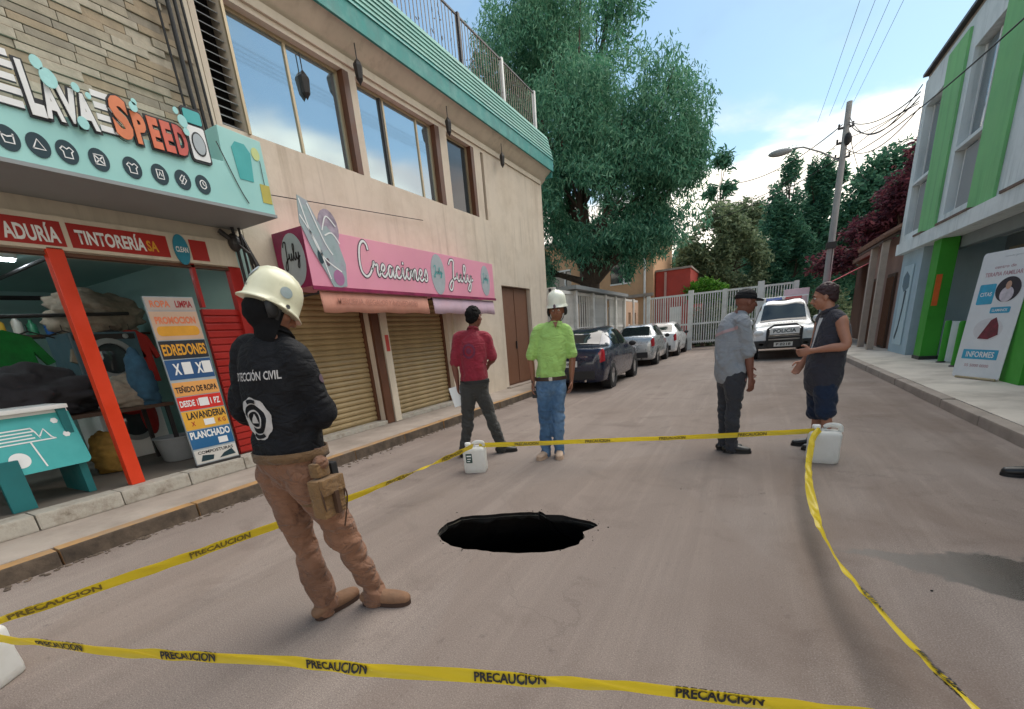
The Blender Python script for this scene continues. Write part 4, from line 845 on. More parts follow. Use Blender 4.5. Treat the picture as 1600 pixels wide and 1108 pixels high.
bcut(rrect(-.05, .28, 1.02, 1.11, .02), M_cy); bcut(circ(0, .78, .25, .17, 28), mat('oval_photo_print', H('#d3d3d6'), .5, var=.1, scale=6), .001, .002)
bcut([(-.14, .64), (.02, .92), (.10, .96), (.17, .84), (.2, .70), (.05, .63)], mat('maroon_photo_print', H('#6e2533'), .5, var=.5, scale=14), .0025, .004)
bcut(rrect(-.33, .30, .32, .47, .01), M_cy)
T('centro de', .0, 1.70, .34, .045, M_rose, z=.002, M=Mc, par=cb, bold=.01); T('TERAPIA FAMILIAR', .0, 1.60, .62, .06, M_rose, z=.002, M=Mc, par=cb, bold=.02); T('consulta general', .1, 1.84, .3, .03, M_lgrey, z=.002, M=Mc, par=cb)
T('CITAS', -.2, 1.31, .2, .06, M_pr_white, z=.0035, M=Mc, par=cb, bold=.02); T('LLAMANOS', .11, 1.065, .25, .04, M_pr_white, z=.0035, M=Mc, par=cb, bold=.02); T('INFORMES', -.01, .395, .5, .09, M_pr_white, z=.0035, M=Mc, par=cb, bold=.02); T('55 5000 0000', -.02, .22, .44, .045, M_rose, z=.002, M=Mc, par=cb, bold=.01)
MB().tube([(-.12, .33, .02), (.14, -.36, .02)], .02).build('base_bar', M_alu, cb)
MB().tube([(.05, .02, 0.0), (.12, .05, 1.9)], .012).build('back_pole', M_alu, cb)
# green stub bollards
def bollard(x, y, label):
    t = thing('bollard', label, 'bollard', (x, y, .12), 0, 'green bollards beside the pillar'); MB().lathe([(.055, 0), (.055, .82), (.045, .86), (0.002, .87)], 16).build('post', M_greenD, t, smooth=True); MB().lathe([(.08, 0), (.08, .02), (.06, .03)], 16).build('base', M_dark, t, smooth=True)
bollard(3.66, 12.95, 'green bollard nearer the tall green pillar'); bollard(3.62, 12.05, 'green bollard nearer the white banner')

# ================================================================ houses on the right beyond
M_tile = mat('old_roof_tile', H('#7d5f50'), 0.9, var=.3, scale=5, bump=.8, bscale=20)
M_pinkw = mat('dusty_pink_wall', H('#9c7f74'), 0.9, var=.1, scale=1.5, dirt=H('#6f5a50'), dirt_amt=.4)
rh = thing('tiled_house', 'dusty pink house with sloping tiled canopy and barred brown doors', 'house', (3.7, 19.5, .12))
P('wall', MB().box(3.7, 9, 17.6, 21.2, .12, 3.35), M_pinkw, rh); P('upper_wall', MB().box(4.6, 9, 17.7, 21, 3.35, 5.3), mat('tan_wall', H('#9d8d78'), .9, var=.1), rh)
P('roof', MB().box(4.3, 9.2, 17.55, 21.3, 5.3, 5.45), M_tile, rh)
for i in range(24):
    y_ = 17.6 + i * .155; x0_, z0_, x1_, z1_ = 3.15, 3.30, 4.6, 4.05
    mb = MB(); mb.tube([(x0_, y_, z0_), (x1_, y_, z1_)], .082, 6); P('roof_tile', mb, M_tile, rh)
P('canopy_slab', MB().add([(3.17, 17.58, 3.2), (3.17, 21.2, 3.2), (4.62, 21.2, 3.95), (4.62, 17.58, 3.95), (3.17, 17.58, 3.13), (3.17, 21.2, 3.13), (4.62, 21.2, 3.88), (4.62, 17.58, 3.88)], [(0, 1, 2, 3), (7, 6, 5, 4), (0, 4, 5, 1), (1, 5, 6, 2), (2, 6, 7, 3), (3, 7, 4, 0)]), M_wood, rh)
for a, b in ((17.9, 18.8), (19.6, 20.7)):
    d_ = P('door', MB().box(3.64, 3.70, a, b, .13, 2.3), M_wood, rh)
    for k in range(6): y_ = a + .1 + k * (b - a - .2) / 5; P('bar', MB().box(3.61, 3.635, y_ - .015, y_ + .015, .2, 2.2), M_door, d_)
P('porch_post', MB().box(3.2, 3.36, 19.1, 19.3, .12, 3.2).box(3.2, 3.36, 17.7, 17.85, .12, 3.2), mat('pale_post', H('#b0a093'), .85, var=.1), rh)
r2 = thing('brick_house', 'low brown house with a red awning beyond the tiled house', 'house', (4.0, 23.5, .05))
P('wall', MB().box(4.0, 9, 21.4, 26.5, 0, 3.3), mat('brown_wall', H('#6e5347'), .9, var=.15), r2); P('roof', MB().box(3.8, 9.1, 21.4, 26.6, 3.3, 3.45), M_tile, r2); P('door', MB().box(3.94, 4.0, 22.4, 23.6, 0, 2.1), M_wood, r2)
M_redaw = mat('red_awning_cloth', H('#a02333'), .7, var=.12, scale=2)
aw = P('awning', MB().add([(2.55, 21.6, 2.42), (2.55, 25.5, 2.42), (3.99, 25.5, 3.1), (3.99, 21.6, 3.1), (2.55, 21.6, 2.12), (2.55, 25.5, 2.12)], [(0, 1, 2, 3), (0, 4, 5, 1)]), M_redaw, r2)
md = aw.modifiers.new('s', 'SOLIDIFY'); md.thickness = .02; bakemod(aw)
P('awning_pole', MB().tube([(2.6, 21.7, 0), (2.6, 21.7, 2.4)], .025).tube([(2.6, 25.3, 0), (2.6, 25.3, 2.4)], .025), M_dark, r2)

# ================================================================ street gate at the end
M_gate = mat('white_gate_paint', H('#dcdedb'), .5, var=.06, dirt=H('#8f8c80'), dirt_amt=.4)
gt = thing('street_gate', 'long white barred gate closing off the end of the street', 'gate', (-1.5, 26, 0))
for x_, w_, h_ in ((-5.1, .09, 2.9), (-2.95, .12, 2.95), (-1.35, .09, 2.85), (.22, .14, 3.0), (1.68, .10, 2.85)): P('post', MB().box(x_ - w_, x_ + w_, 26 - w_, 26 + w_, 0, h_), M_gate, gt)
for z_ in (.35, 1.25, 2.72): P('rail', MB().box(-5.0, 1.68, 25.97, 26.03, z_, z_ + .09), M_gate, gt)
me = None
for k in range(57):
    x_ = -4.9 + k * .115
    if me is None: o = MB().box(-.022, .022, -.022, .022, .3, 2.72).build('bar', M_gate, None); me = o.data
    else: o = link(bpy.data.objects.new('bar', me))
    o.location = (x_, 26, 0); own(o, gt)
# ================================================================ left side beyond the peach building
M_pale = MATS['silver_blue_print']
M_mesh = mat('weathered_white_metal', H('#d6d3cd'), .6, var=.08, dirt=H('#8a857c'), dirt_amt=.5)
cg = thing('front_fence', 'pale metal front fence with barred carport doors behind the parked cars', 'fence', (-5.5, 18, 0))
P('base_wall', MB().box(-5.62, -5.48, 13.25, 25.2, 0, .55), M_conc, cg)
for y_ in (13.4, 15.4, 17.3, 19.0, 20.6, 22.2, 24.0): P('post', MB().box(-5.66, -5.42, y_ - .1, y_ + .1, 0, 2.75), M_mesh, cg)
for z_ in (1.45, 2.62): P('rail', MB().box(-5.58, -5.5, 13.3, 25.2, z_, z_ + .1), M_mesh, cg)
me = None
for k in range(94):
    y_ = 13.5 + k * .125
    if 18.95 < y_ < 19.85 or y_ > 22.3 or 15.5 < y_ < 17.2 and k % 2: continue
    if me is None: o = MB().box(-.018, .018, -.025, .025, .5, 2.62).build('bar', M_mesh, None); me = o.data
    else: o = link(bpy.data.objects.new('bar', me))
    o.location = (-5.54, y_, 0); own(o, cg)
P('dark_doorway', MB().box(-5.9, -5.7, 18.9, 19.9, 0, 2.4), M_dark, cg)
P('garden_wall', grid_wall(MB(), 'x', -5.64, -5.47, 22.31, 25.2, 0.56, 2.6, [(23.0, 23.5, 1.2, 2.1), (24.2, 24.7, 1.2, 2.1)]), mat('peach_garden_wall', H('#c9a58a'), .9, var=.08, dirt=H('#a08266'), dirt_amt=.4), cg)
for y_ in (19.9, 20.3, 20.7, 21.1, 21.5, 21.9): P('door_panel', MB().box(-5.60, -5.56, y_, y_ + .36, .6, 2.3), M_white, cg)
P('sheet_door', MB().box(-5.60, -5.585, 17.4, 18.85, .56, 2.5), mat('pale_sheet_door', H('#c6c4be'), .6, var=.05), cg)
P('carport_roof', MB().box(-8.5, -5.3, 15.0, 22.3, 2.78, 2.9), M_grey, cg)
hs = thing('peach_house', 'pale orange two storey house partly hidden behind the big tree', 'house', (-7.5, 27.5, 0))
M_ph2 = mat('pale_orange_wall', H('#c79f7b'), .9, var=.06, dirt=H('#a98467'), dirt_amt=.3)
P('wall', grid_wall(MB(), 'y', 27.5, 27.7, -13.5, -5.15, 0, 6.4, [(-7.6, -6.4, 3.85, 5.0), (-11.5, -10.0, 3.85, 5.0)]).box(-5.35, -5.15, 27.7, 34, 0, 6.4).box(-13.5, -13.3, 27.7, 34, 0, 6.4), M_ph2, hs)
P('roof', MB().box(-13.7, -5.0, 27.3, 34.1, 6.4, 6.6), M_conc, hs)
for a, b in ((-7.6, -6.4), (-11.5, -10.0)):
    w = P('window', MB().box(a, b, 27.45, 27.58, 3.80, 3.88).box(a, b, 27.45, 27.58, 4.97, 5.05).box(b - .45, b - .37, 27.5, 27.56, 3.88, 4.97), M_white, hs); P('pane', MB().box(a, b, 27.60, 27.61, 3.86, 5.0), M_dkglass, w)
P('cornice', MB().box(-9.5, -5.1, 27.2, 27.49, 3.0, 3.16), M_conc, hs); P('downpipe', MB().tube([(-5.6, 27.42, 0), (-5.6, 27.42, 6.3)], .06), M_white, hs)
rd2 = thing('red_house', 'red walled building beyond the white gate', 'house', (-4.2, 30, 0))
P('wall', MB().box(-5.1, -3.25, 28.0, 36, 0, 4.25), mat('brick_red_wall', H('#b0463c'), .85, var=.08, dirt=H('#8f352e'), dirt_amt=.4), rd2); P('roof', MB().box(-5.12, -3.2, 27.9, 36.1, 4.25, 4.35), M_conc, rd2)
P('pilaster', MB().box(-4.62, -4.5, 27.93, 28, 0, 4.2), mat('pale_pilaster', H('#b9938a'), .85), rd2)
w = P('window', MB().box(-4.3, -3.7, 27.94, 28, 1.1, 2.3), M_white, rd2)

# ================================================================ vegetation
def leafmat(name, c1, c2, c3):
    m = bpy.data.materials.new(name); m.use_nodes = True; t = m.node_tree; b = t.nodes['Principled BSDF']
    g = N(t, 'ShaderNodeNewGeometry'); n_ = N(t, 'ShaderNodeTexNoise'); n_.inputs['Scale'].default_value = .9; n_.inputs['Detail'].default_value = 3
    tc = N(t, 'ShaderNodeTexCoord'); LK(t, tc.outputs['Object'], n_.inputs['Vector'])
    f = M2(t, 'ADD', M2(t, 'MULTIPLY', g.outputs['Random Per Island'], .55), M2(t, 'MULTIPLY', n_.outputs[0], .5))
    r_ = ramp(t, f, [(.2, c1), (.5, c2), (.85, c3)]); LK(t, r_.outputs[0], b.inputs['Base Color'])
    b.inputs['Roughness'].default_value = .6; b.inputs['Specular IOR Level'].default_value = .25
    tr = N(t, 'ShaderNodeBsdfTranslucent'); LK(t, r_.outputs[0], tr.inputs[0]); mx = N(t, 'ShaderNodeMixShader'); mx.inputs[0].default_value = .35
    LK(t, b.outputs[0], mx.inputs[1]); LK(t, tr.outputs[0], mx.inputs[2]); LK(t, mx.outputs[0], t.nodes['Material Output'].inputs[0]); return m
M_leafA = leafmat('pepper_tree_leaves', H('#35684f'), H('#548c6e'), H('#88b492'))
M_leafB = leafmat('olive_leaves', H('#4a5c44'), H('#718463'), H('#98a681'))
M_leafC = leafmat('dark_conifer_leaves', H('#2b5648'), H('#477a60'), H('#6b9a79'))
M_leafD = leafmat('burgundy_leaves', H('#3a2530'), H('#623542'), H('#8a5258'))
M_leafE = leafmat('bright_hedge_leaves', H('#2f5f1c'), H('#4c8528'), H('#7ba443'))
M_bark = mat('bark', H('#4c3f35'), .95, var=.3, scale=8, bump=1.5, bscale=14)
def crown(lobes, n, size, aspect, droop, seed, fill=0.35, gap=0.0):
    """leaf sprays (two bent quads each) scattered through ellipsoidal lobes, thin towards their middles, with holes"""
    r_ = np.random.default_rng(seed); V = []; vol = np.array([l[3] * l[4] * l[5] for l in lobes]) ** .72; cnt = (n * vol / vol.sum()).astype(int)
    P_ = []
    for l, c in zip(lobes, cnt):
        d = r_.normal(size=(c, 3)); d /= np.linalg.norm(d, axis=1)[:, None]
        rad = 1 - np.abs(r_.normal(0, fill, c)); rad = np.clip(rad, .05, 1.05)
        bump = 1 + .16 * np.sin(d[:, 0] * 6 + l[0]) * np.sin(d[:, 1] * 5 + l[1] * 2) + .12 * np.sin(d[:, 2] * 9 + d[:, 0] * 7) + r_.normal(0, .05, c)
        P_.append(np.array(l[:3]) + d * (rad * bump)[:, None] * np.array(l[3:6]))
    P_ = np.concatenate(P_)
    if gap > 0:
        keep = np.array([mnoise.noise(Vector((p[0] * gap, p[1] * gap, p[2] * gap * .8 + seed))) > -.22 for p in P_]); P_ = P_[keep]
    m = len(P_); out = r_.normal(size=(m, 3)); out[:, 2] = out[:, 2] * .5 - droop; out /= np.linalg.norm(out, axis=1)[:, None]
    sd = np.cross(out, r_.normal(size=(m, 3))); sd /= np.linalg.norm(sd, axis=1)[:, None]
    L_ = (size * r_.uniform(.55, 1.35, m))[:, None]; Wd = L_ * aspect
    a = P_ - sd * Wd * .35; b = P_ + sd * Wd * .35; mid = P_ + out * L_ * .5; nrm = np.cross(out, sd) * L_ * .12
    c1 = mid + sd * Wd * .5 + nrm; c0 = mid - sd * Wd * .5 + nrm; e = P_ + out * L_ - nrm * .6
    e0 = e - sd * Wd * .12; e1 = e + sd * Wd * .12
    V = np.stack([a, b, c1, c0, e1, e0], 1).reshape(-1, 3); k = np.arange(m)[:, None] * 6
    F = np.concatenate([k + np.array([0, 1, 2, 3]), k + np.array([3, 2, 4, 5])], 0); return V, F
def tree(name, label, base, lobes, n, size, aspect, droop, m, trunk_r, seed, fill=.35, gap=0, group=None, limbs=None, cat='tree'):
    t = thing(name, label, cat, base, 0, group); b = np.array(base)
    V, F = crown(lobes, n, size, aspect, droop, seed, fill, gap); array_mesh('crown', V - b, F, m, t)
    mb = MB(); zc = min(l[2] - l[5] * .3 for l in lobes) - base[2]; top = max(l[2] for l in lobes) - base[2]
    cx_ = np.mean([l[0] for l in lobes]) - b[0]; cy_ = np.mean([l[1] for l in lobes]) - b[1]; fork = (cx_ * .3, cy_ * .3, max(.5, zc * .9))
    mb.tube([(0, 0, -.1), (0.05, .02, .25), (cx_ * .15, cy_ * .15, zc * .5), fork], [trunk_r * 1.35, trunk_r * 1.1, trunk_r * .9, trunk_r * .75], 10)
    rr = random.Random(seed)
    for l in lobes:
        q = Vector((l[0] - b[0], l[1] - b[1], l[2] - b[2])); f = Vector(fork); md_ = f.lerp(q, .5) + Vector((rr.uniform(-.3, .3), rr.uniform(-.3, .3), .2))
        mb.tube([f, md_, q], [trunk_r * .5, trunk_r * .32, trunk_r * .12], 7)
        for _ in range(3):
            e = q + Vector((rr.uniform(-1, 1) * l[3], rr.uniform(-1, 1) * l[4], rr.uniform(-.5, .9) * l[5])) * .75; mb.tube([md_, md_.lerp(e, .55) + Vector((0, 0, .15)), e], [trunk_r * .22, trunk_r * .13, .015], 5)
    mb.build('trunk', M_bark, t, smooth=True); return t
# the big weeping tree behind the peach building
LB = [(-8.6, 20, 10.6, 2.2, 2.0, 3.6), (-6.6, 19.5, 8.6, 2.4, 2.2, 2.6), (-4.9, 19.6, 9.2, 1.7, 1.9, 2.0), (-3.4, 19.8, 8.2, 1.6, 1.9, 2.3), (-5.3, 19.2, 6.2, 2.6, 2.1, 2.3), (-3.2, 19.6, 6.0, 1.5, 1.8, 1.9), (-7.8, 19.5, 6.6, 2.0, 2.0, 2.2), (-5.6, 19.4, 5.3, 1.9, 1.8, 1.0), (-3.7, 19.6, 5.0, 1.2, 1.5, 1.2), (-8.6, 19.0, 4.0, 1.0, 1.2, 1.2), (-4.55, 19.2, 4.0, .40, .5, .8), (-7.8, 20.4, 13.4, 1.7, 1.6, 1.8), (-2.5, 19.8, 7.2, .8, 1.0, 1.3), (-10.2, 20.5, 11.6, 1.6, 1.8, 3.0)]
tree('pepper_tree', 'huge drooping dark green tree rising behind the peach building', (-6.3, 19.8, 0), LB, 165000, .165, .24, 1.25, M_leafA, .34, 5, fill=.30, gap=.55)
LF = [(-8.4, 27, 13.5, 2.6, 2, 3.6), (-10.8, 27, 14.5, 2.2, 2, 4), (-7.0, 27, 17, 1.6, 1.6, 2.2)]
tree('tall_tree', 'taller feathery tree standing behind the roof railing', (-9.2, 27.5, 0), LF, 24000, .26, .25, .8, M_leafA, .3, 8, fill=.5, gap=.8)
G3 = 'trees beyond the white gate'
tree('olive_tree', 'greyish olive tree beyond the left part of the gate', (-2.4, 34, 0), [(-3.2, 33, 4.9, 1.7, 1.5, 2.2), (-1.6, 33.4, 5.4, 1.6, 1.4, 2.3), (-2.2, 33, 7.0, 1.2, 1.2, 1.2), (-.6, 33.6, 4.6, 1.2, 1.2, 1.8)], 22000, .24, .4, .5, M_leafB, .2, 11, fill=.4, gap=.7, group=G3)
tree('thin_pine', 'thin ragged pine silhouetted against the bright cloud beside the big tree', (-3.4, 52, 0), [(-3.6, 52, 15.4, 1.0, .9, 1.1), (-3.1, 52, 13.2, .8, .8, .7), (-4.4, 52, 13.0, .7, .7, .8), (-3.3, 52, 11.2, .7, .7, .7)], 1500, .5, .3, .2, M_leafC, .16, 13, fill=.6, gap=.9)
tree('round_tree', 'mid green tree under the hanging street lamp', (-.8, 46, 0), [(-1.0, 46, 9.6, 1.5, 1.4, 1.2), (.4, 46, 8.2, 1.8, 1.5, 1.6), (-.6, 46, 6.4, 2.2, 1.5, 2.0), (-2.6, 46, 7.2, 1.4, 1.2, 1.4)], 15000, .30, .4, .4, M_leafB, .2, 17, fill=.45, gap=.8, group=G3)
tree('conifer', 'dense dark green tree left of the utility pole', (1.3, 36, 0), [(1.2, 36, 5.2, 1.7, 1.5, 2.6), (1.2, 36, 7.8, 1.1, 1.1, 1.7), (1.4, 36, 9.6, .55, .6, 1.3), (2.4, 36, 4.0, 1.5, 1.4, 2.4), (.0, 36, 4.0, 1.0, 1.1, 2.0)], 28000, .22, .35, .1, M_leafC, .2, 19, fill=.35, gap=.8, group=G3)
tree('conifer', 'pointed dark tree right behind the utility pole', (3.3, 38, 0), [(3.2, 38, 6.2, 1.4, 1.3, 2.6), (3.4, 38, 9.0, .6, .6, 1.6), (2.7, 38, 9.2, .35, .4, 1.5), (4.3, 38, 8.6, .4, .4, 1.6)], 18000, .24, .35, -.2, M_leafC, .2, 23, fill=.38, gap=.8, group=G3)
tree('broad_tree', 'broad mid green tree between the pole and the green building', (6.2, 36, 0), [(5.2, 36, 7.0, 1.7, 1.5, 2.0), (6.4, 36, 8.4, 1.7, 1.5, 1.6), (5.6, 36, 4.6, 2.0, 1.6, 2.0), (7.6, 36, 6.6, 1.6, 1.5, 2.4)], 24000, .26, .4, .3, M_leafC, .25, 29, fill=.4, gap=.7, group=G3)
tree('burgundy_tree', 'burgundy leaved tree over the tiled house next to the green building', (6.0, 27, 0), [(5.4, 27, 5.8, 1.0, 1.0, 1.2), (6.1, 27, 7.2, .9, .9, 1.1), (4.5, 27.4, 4.6, 1.1, 1.0, .8), (3.4, 28, 3.7, 1.2, 1.0, .7), (6.6, 27, 5.4, 1.0, 1.0, 1.6)], 16000, .20, .4, .2, M_leafD, .14, 31, fill=.45, gap=1.0)
V, F = crown([(-2.5, 28.3, 3.0, 1.05, .7, .62), (-3.1, 28.3, 2.9, .5, .6, .5), (-1.9, 28.3, 2.9, .5, .6, .5)], 5000, .14, .5, .0, 41, fill=.25)
t = thing('clipped_bush', 'bright green clipped bush showing above the white gate', 'bush', (-2.5, 28.3, 0)); array_mesh('crown', V - np.array([-2.5, 28.3, 0]), F, M_leafE, t); MB().tube([(0, 0, 0), (0, 0, 2.7)], .1).build('trunk', M_bark, t)
V, F = crown([(x_, 29.0 + .4 * math.sin(x_ * 3), 1.0, .8, .7, 1.2 + .3 * math.sin(x_ * 2.1)) for x_ in np.arange(-3.0, 4.2, .6)], 14000, .2, .35, -.2, 43, fill=.4)
o = array_mesh('undergrowth', V, F, M_leafB); o['kind'] = 'stuff'; o['label'] = 'olive undergrowth behind the white gate'
V, F = crown([(x_, 62 + 4 * math.sin(x_), 5.0, 4, 3, 4.6 + 1.4 * math.sin(x_ * 1.3) + (1.5 if x_ > 4 else 0)) for x_ in np.arange(-30, 34, 3.2)], 42000, .85, .5, .2, 47, fill=.45)
o = array_mesh('distant_trees', V, F, M_leafC); o['kind'] = 'stuff'; o['label'] = 'far off line of dark trees closing the street'

# ================================================================ pole, lamp and wires
M_pole = mat('pole_concrete', H('#9a9a98'), .85, var=.12, scale=3, bump=.5, bscale=20)
up = thing('utility_pole', 'tall concrete utility pole with crossing wires and street lamp arm', 'utility pole', (2.62, 24, 0))
MB().tube([(0, 0, -.1), (0, 0, 4.0), (0.02, 0, 8.85)], [.15, .125, .095], 14).build('shaft', M_pole, up, smooth=True)
for z_ in (8.0, 7.5, 7.0): MB().box(-.25, .25, -.03, .03, z_, z_ + .07).tube([(-.22, 0, z_ + .07), (-.22, 0, z_ + .18)], .035).tube([(.22, 0, z_ + .07), (.22, 0, z_ + .18)], .035).build('insulator_bracket', M_dark, up)
MB().tube([(.03, -.05, 4.0), (.05, -.09, 3.9), (.05, -.09, 2.2)], .03).ell((.1, -.12, 7.6), (.12, .1, .22)).build('cable_clamp', M_black, up)
MB().box(-.17, .17, -.17, .17, 3.8, 4.05).build('strap', M_dark, up)
MB().tube([(-.08, 0, 6.95), (-.7, -.1, 7.35), (-1.35, -.2, 7.65), (-1.75, -.25, 7.68)], .03).build('lamp_arm', M_grey, up)
MB().ell((-2.15, -.3, 7.62), (.42, .17, .13), 18, 10).build('lamp_head', M_grey, up, smooth=True)
def cable(a, b, sag, r=.012, label='', n=16, grp='overhead wires'):
    a, b = Vector(a), Vector(b); pts = [a.lerp(b, k / n) - Vector((0, 0, sag * 4 * (k / n) * (1 - k / n))) for k in range(n + 1)]
    c = pts[0].copy(); o = MB().tube([p - c for p in pts], r, 6).build('overhead_wire', M_black); o.location = c; tag(o, label, 'wire', grp); return o
for k, (zz_, sg_, x2, z2, nm) in enumerate(((8.15, .30, 3.42, 6.6, 'upper wire sagging from the pole top to the green building corner'), (8.1, .55, 3.42, 6.5, 'lower wire sagging from the pole top to the green building corner'), (7.65, .1, 3.42, 6.4, 'straight wire from mid pole to the green building corner'), (7.1, -.1, 3.42, 6.35, 'lowest wire from the pole to the green building corner'))):
    cable((2.7, 23.9, zz_), (x2, 17.4, z2), sg_, .016 if k < 2 else .012, nm)
cable((2.5, 24, 8.15), (-1.9, 30, 8.4), .5, .018, 'upper wire running left from the pole into the big tree')
cable((2.5, 24, 7.05), (-3.0, 29, 6.6), .35, .016, 'lower wire running left past the street lamp into the tree')
cable((2.7, 23.9, 7.0), (3.42, 8.0, 5.2), .35, .014, 'dark wire slanting across the front of the green building')
for k in range(4): cable((2.1 + k * .45, 30, 10.2 + .15 * k), (2.1 + k * .45, 1, 10.2 + .15 * k), .25, .007, ['leftmost faint wire high across the sky', 'second faint wire from the left high in the sky', 'third faint wire from the left high in the sky', 'rightmost faint wire high across the sky'][k])
for k, (a_, b_, s_, nm_) in enumerate((((2.7, 23.9, 8.3), (3.42, 17.3, 6.72), .8, 'slack wire hanging lowest between pole and the green building roof'), ((2.7, 23.9, 7.3), (3.42, 17.2, 6.2), .5, 'slack service wire entering the wall under the green building roof'), ((2.5, 24, 7.6), (-2.4, 30, 7.4), .6, 'middle wire running left from the pole behind the lamp'), ((2.7, 24.1, 8.1), (5.5, 36, 8.4), .6, 'wire running back from the pole over the broad tree'))): cable(a_, b_, s_, .014, nm_)
cable((-5.54, 7.4, 3.6), (-5.54, 3.9, 3.35), .0, .006, 'thin cable fixed along the peach wall above the pink sign', grp=None)

# ================================================================ vehicles
M_tyre = mat('tyre', (.015, .015, .016), .85, var=.2); M_rim = mat('alloy_rim', (.45, .46, .47), .3, metal=.8, var=.1)
M_cglass = mat('car_glass', (.02, .025, .028), .05, spec=.9, var=.05, rvar=0); M_chrome = mat('chrome', (.6, .6, .6), .15, metal=1, var=.05)
M_tail = mat('tail_lamp', (.45, .02, .03), .2, var=.1, coat=.5); M_plate = mat('number_plate', (.7, .7, .68), .4); M_lamp = mat('head_lamp', (.75, .78, .8), .12, var=.05, coat=.6)
M_plast = mat('black_plastic', (.02, .02, .022), .55)
def paint(n, c, metal=.3): return mat(n, c, .28, metal=metal, var=.04, coat=.8, rvar=.03, dirt=tuple(x * .85 + .01 for x in c), dirt_amt=.3)
def car(label, loc, rz, col, L, Wd, ST, name='parked_car', group=None, glass=((.0, 0),), plate='', wheel_r=.31, cat='car', wb=.29):
    """ST: stations (y/L, z bottom, z belt, half width factor, z roof, half roof) from the rear to the front"""
    t = thing(name, label, cat, loc, rz, group); U = 5; V = 4
    ctrl = []
    for y, zb, zt, hw, zr, hr in ST:
        w = hw * Wd / 2
        half = [(0, zb), (w * .86, zb), (w * .99, zb + .14), (w * 1.0, (zb + zt) / 2 + .05), (w * .955, zt), (hr * Wd / 2, zr), (0, zr + .025)]
        full = [(a, b) for a, b in half] + [(-a, b) for a, b in half[-2::-1]]
        ctrl.append([(a, y * L, b) for a, b in full])
    A = np.array(ctrl)                                                 # S x 13 x 3
    A2 = np.array([catmull(r_, V) for r_ in A]); A3 = np.stack([np.array(catmull(A2[:, j], U)) for j in range(A2.shape[1])], 1)
    def S_(u, v, off=0.0):
        u = min(max(u, 0), len(ST) - 1) * U; v = v * V; i = min(int(u), A3.shape[0] - 2); j = min(int(v), A3.shape[1] - 2); a = u - i; b = v - j
        p = A3[i, j] * (1 - a) * (1 - b) + A3[i + 1, j] * a * (1 - b) + A3[i, j + 1] * (1 - a) * b + A3[i + 1, j + 1] * a * b
        if off:
            n_ = np.cross(A3[i + 1, j] - A3[i, j], A3[i, j + 1] - A3[i, j]); n_ = n_ / (np.linalg.norm(n_) + 1e-9)
            if np.dot(n_, p - np.array([0, p[1], .6])) < 0: n_ = -n_
            p = p + n_ * off
        return p
    nu, nv = A3.shape[:2]; Vv = A3.reshape(-1, 3).tolist(); F = [(i * nv + j, i * nv + j + 1, (i + 1) * nv + j + 1, (i + 1) * nv + j) for i in range(nu - 1) for j in range(nv - 1)]
    F += [tuple(range(nv - 2, -1, -1)), tuple((nu - 1) * nv + j for j in range(nv - 1))]
    body = MB().add(Vv, F).build('body', col, t, smooth=50)
    def patch(nm, m, u0, u1, v0, v1, off=.010, n=7, par=t):
        vs = [S_(u0 + (u1 - u0) * i / n, v0 + (v1 - v0) * j / n, off) for i in range(n + 1) for j in range(n + 1)]
        return MB().add(vs, [(i * (n + 1) + j, i * (n + 1) + j + 1, (i + 1) * (n + 1) + j + 1, (i + 1) * (n + 1) + j) for i in range(n) for j in range(n)]).build(nm, m, par, smooth=60)
    def wheels(y1, y2):
        for y in (y1, y2):
            for s_ in (-1, 1):
                x = s_ * (Wd / 2 - .10); w = thing_part('wheel', t, (x, y * L, wheel_r)); Mx = Matrix.Rotation(R(90) * s_, 4, 'Y')
                MB().lathe([(wheel_r * .62, -.10), (wheel_r * .95, -.10), (wheel_r, -.07), (wheel_r, .07), (wheel_r * .95, .10), (wheel_r * .62, .108), (wheel_r * .6, .06)], 28, Mx, cap=False).build('tyre', M_tyre, w, smooth=True)
                MB().lathe([(wheel_r * .63, .09), (wheel_r * .5, .06), (.05, .085), (.001, .09)], 10, Mx).build('rim', M_rim, w)
                MB().lathe([(wheel_r * 1.16, -.12), (wheel_r * 1.16, .103), (wheel_r * .6, .06), (.001, .05)], 28, Mx).build('wheel_arch', M_plast, w)
    return t, patch, wheels, S_
def thing_part(name, parent, loc):
    o = bpy.data.objects.new(name, None); COL.objects.link(o); o.parent = parent; o.location = loc; return o
SED = [(-.500, .42, .72, .72, .74, .55), (-.488, .26, .92, .90, .95, .62), (-.46, .22, .98, .965, 1.01, .66), (-.34, .20, .98, .99, 1.03, .66), (-.20, .20, .97, 1.0, 1.36, .60), (-.04, .20, .95, 1.0, 1.44, .60), (.10, .20, .93, 1.0, 1.40, .60), (.25, .20, .91, .99, .97, .68), (.40, .22, .82, .96, .86, .66), (.475, .25, .70, .88, .74, .6), (.498, .34, .58, .72, .6, .5)]
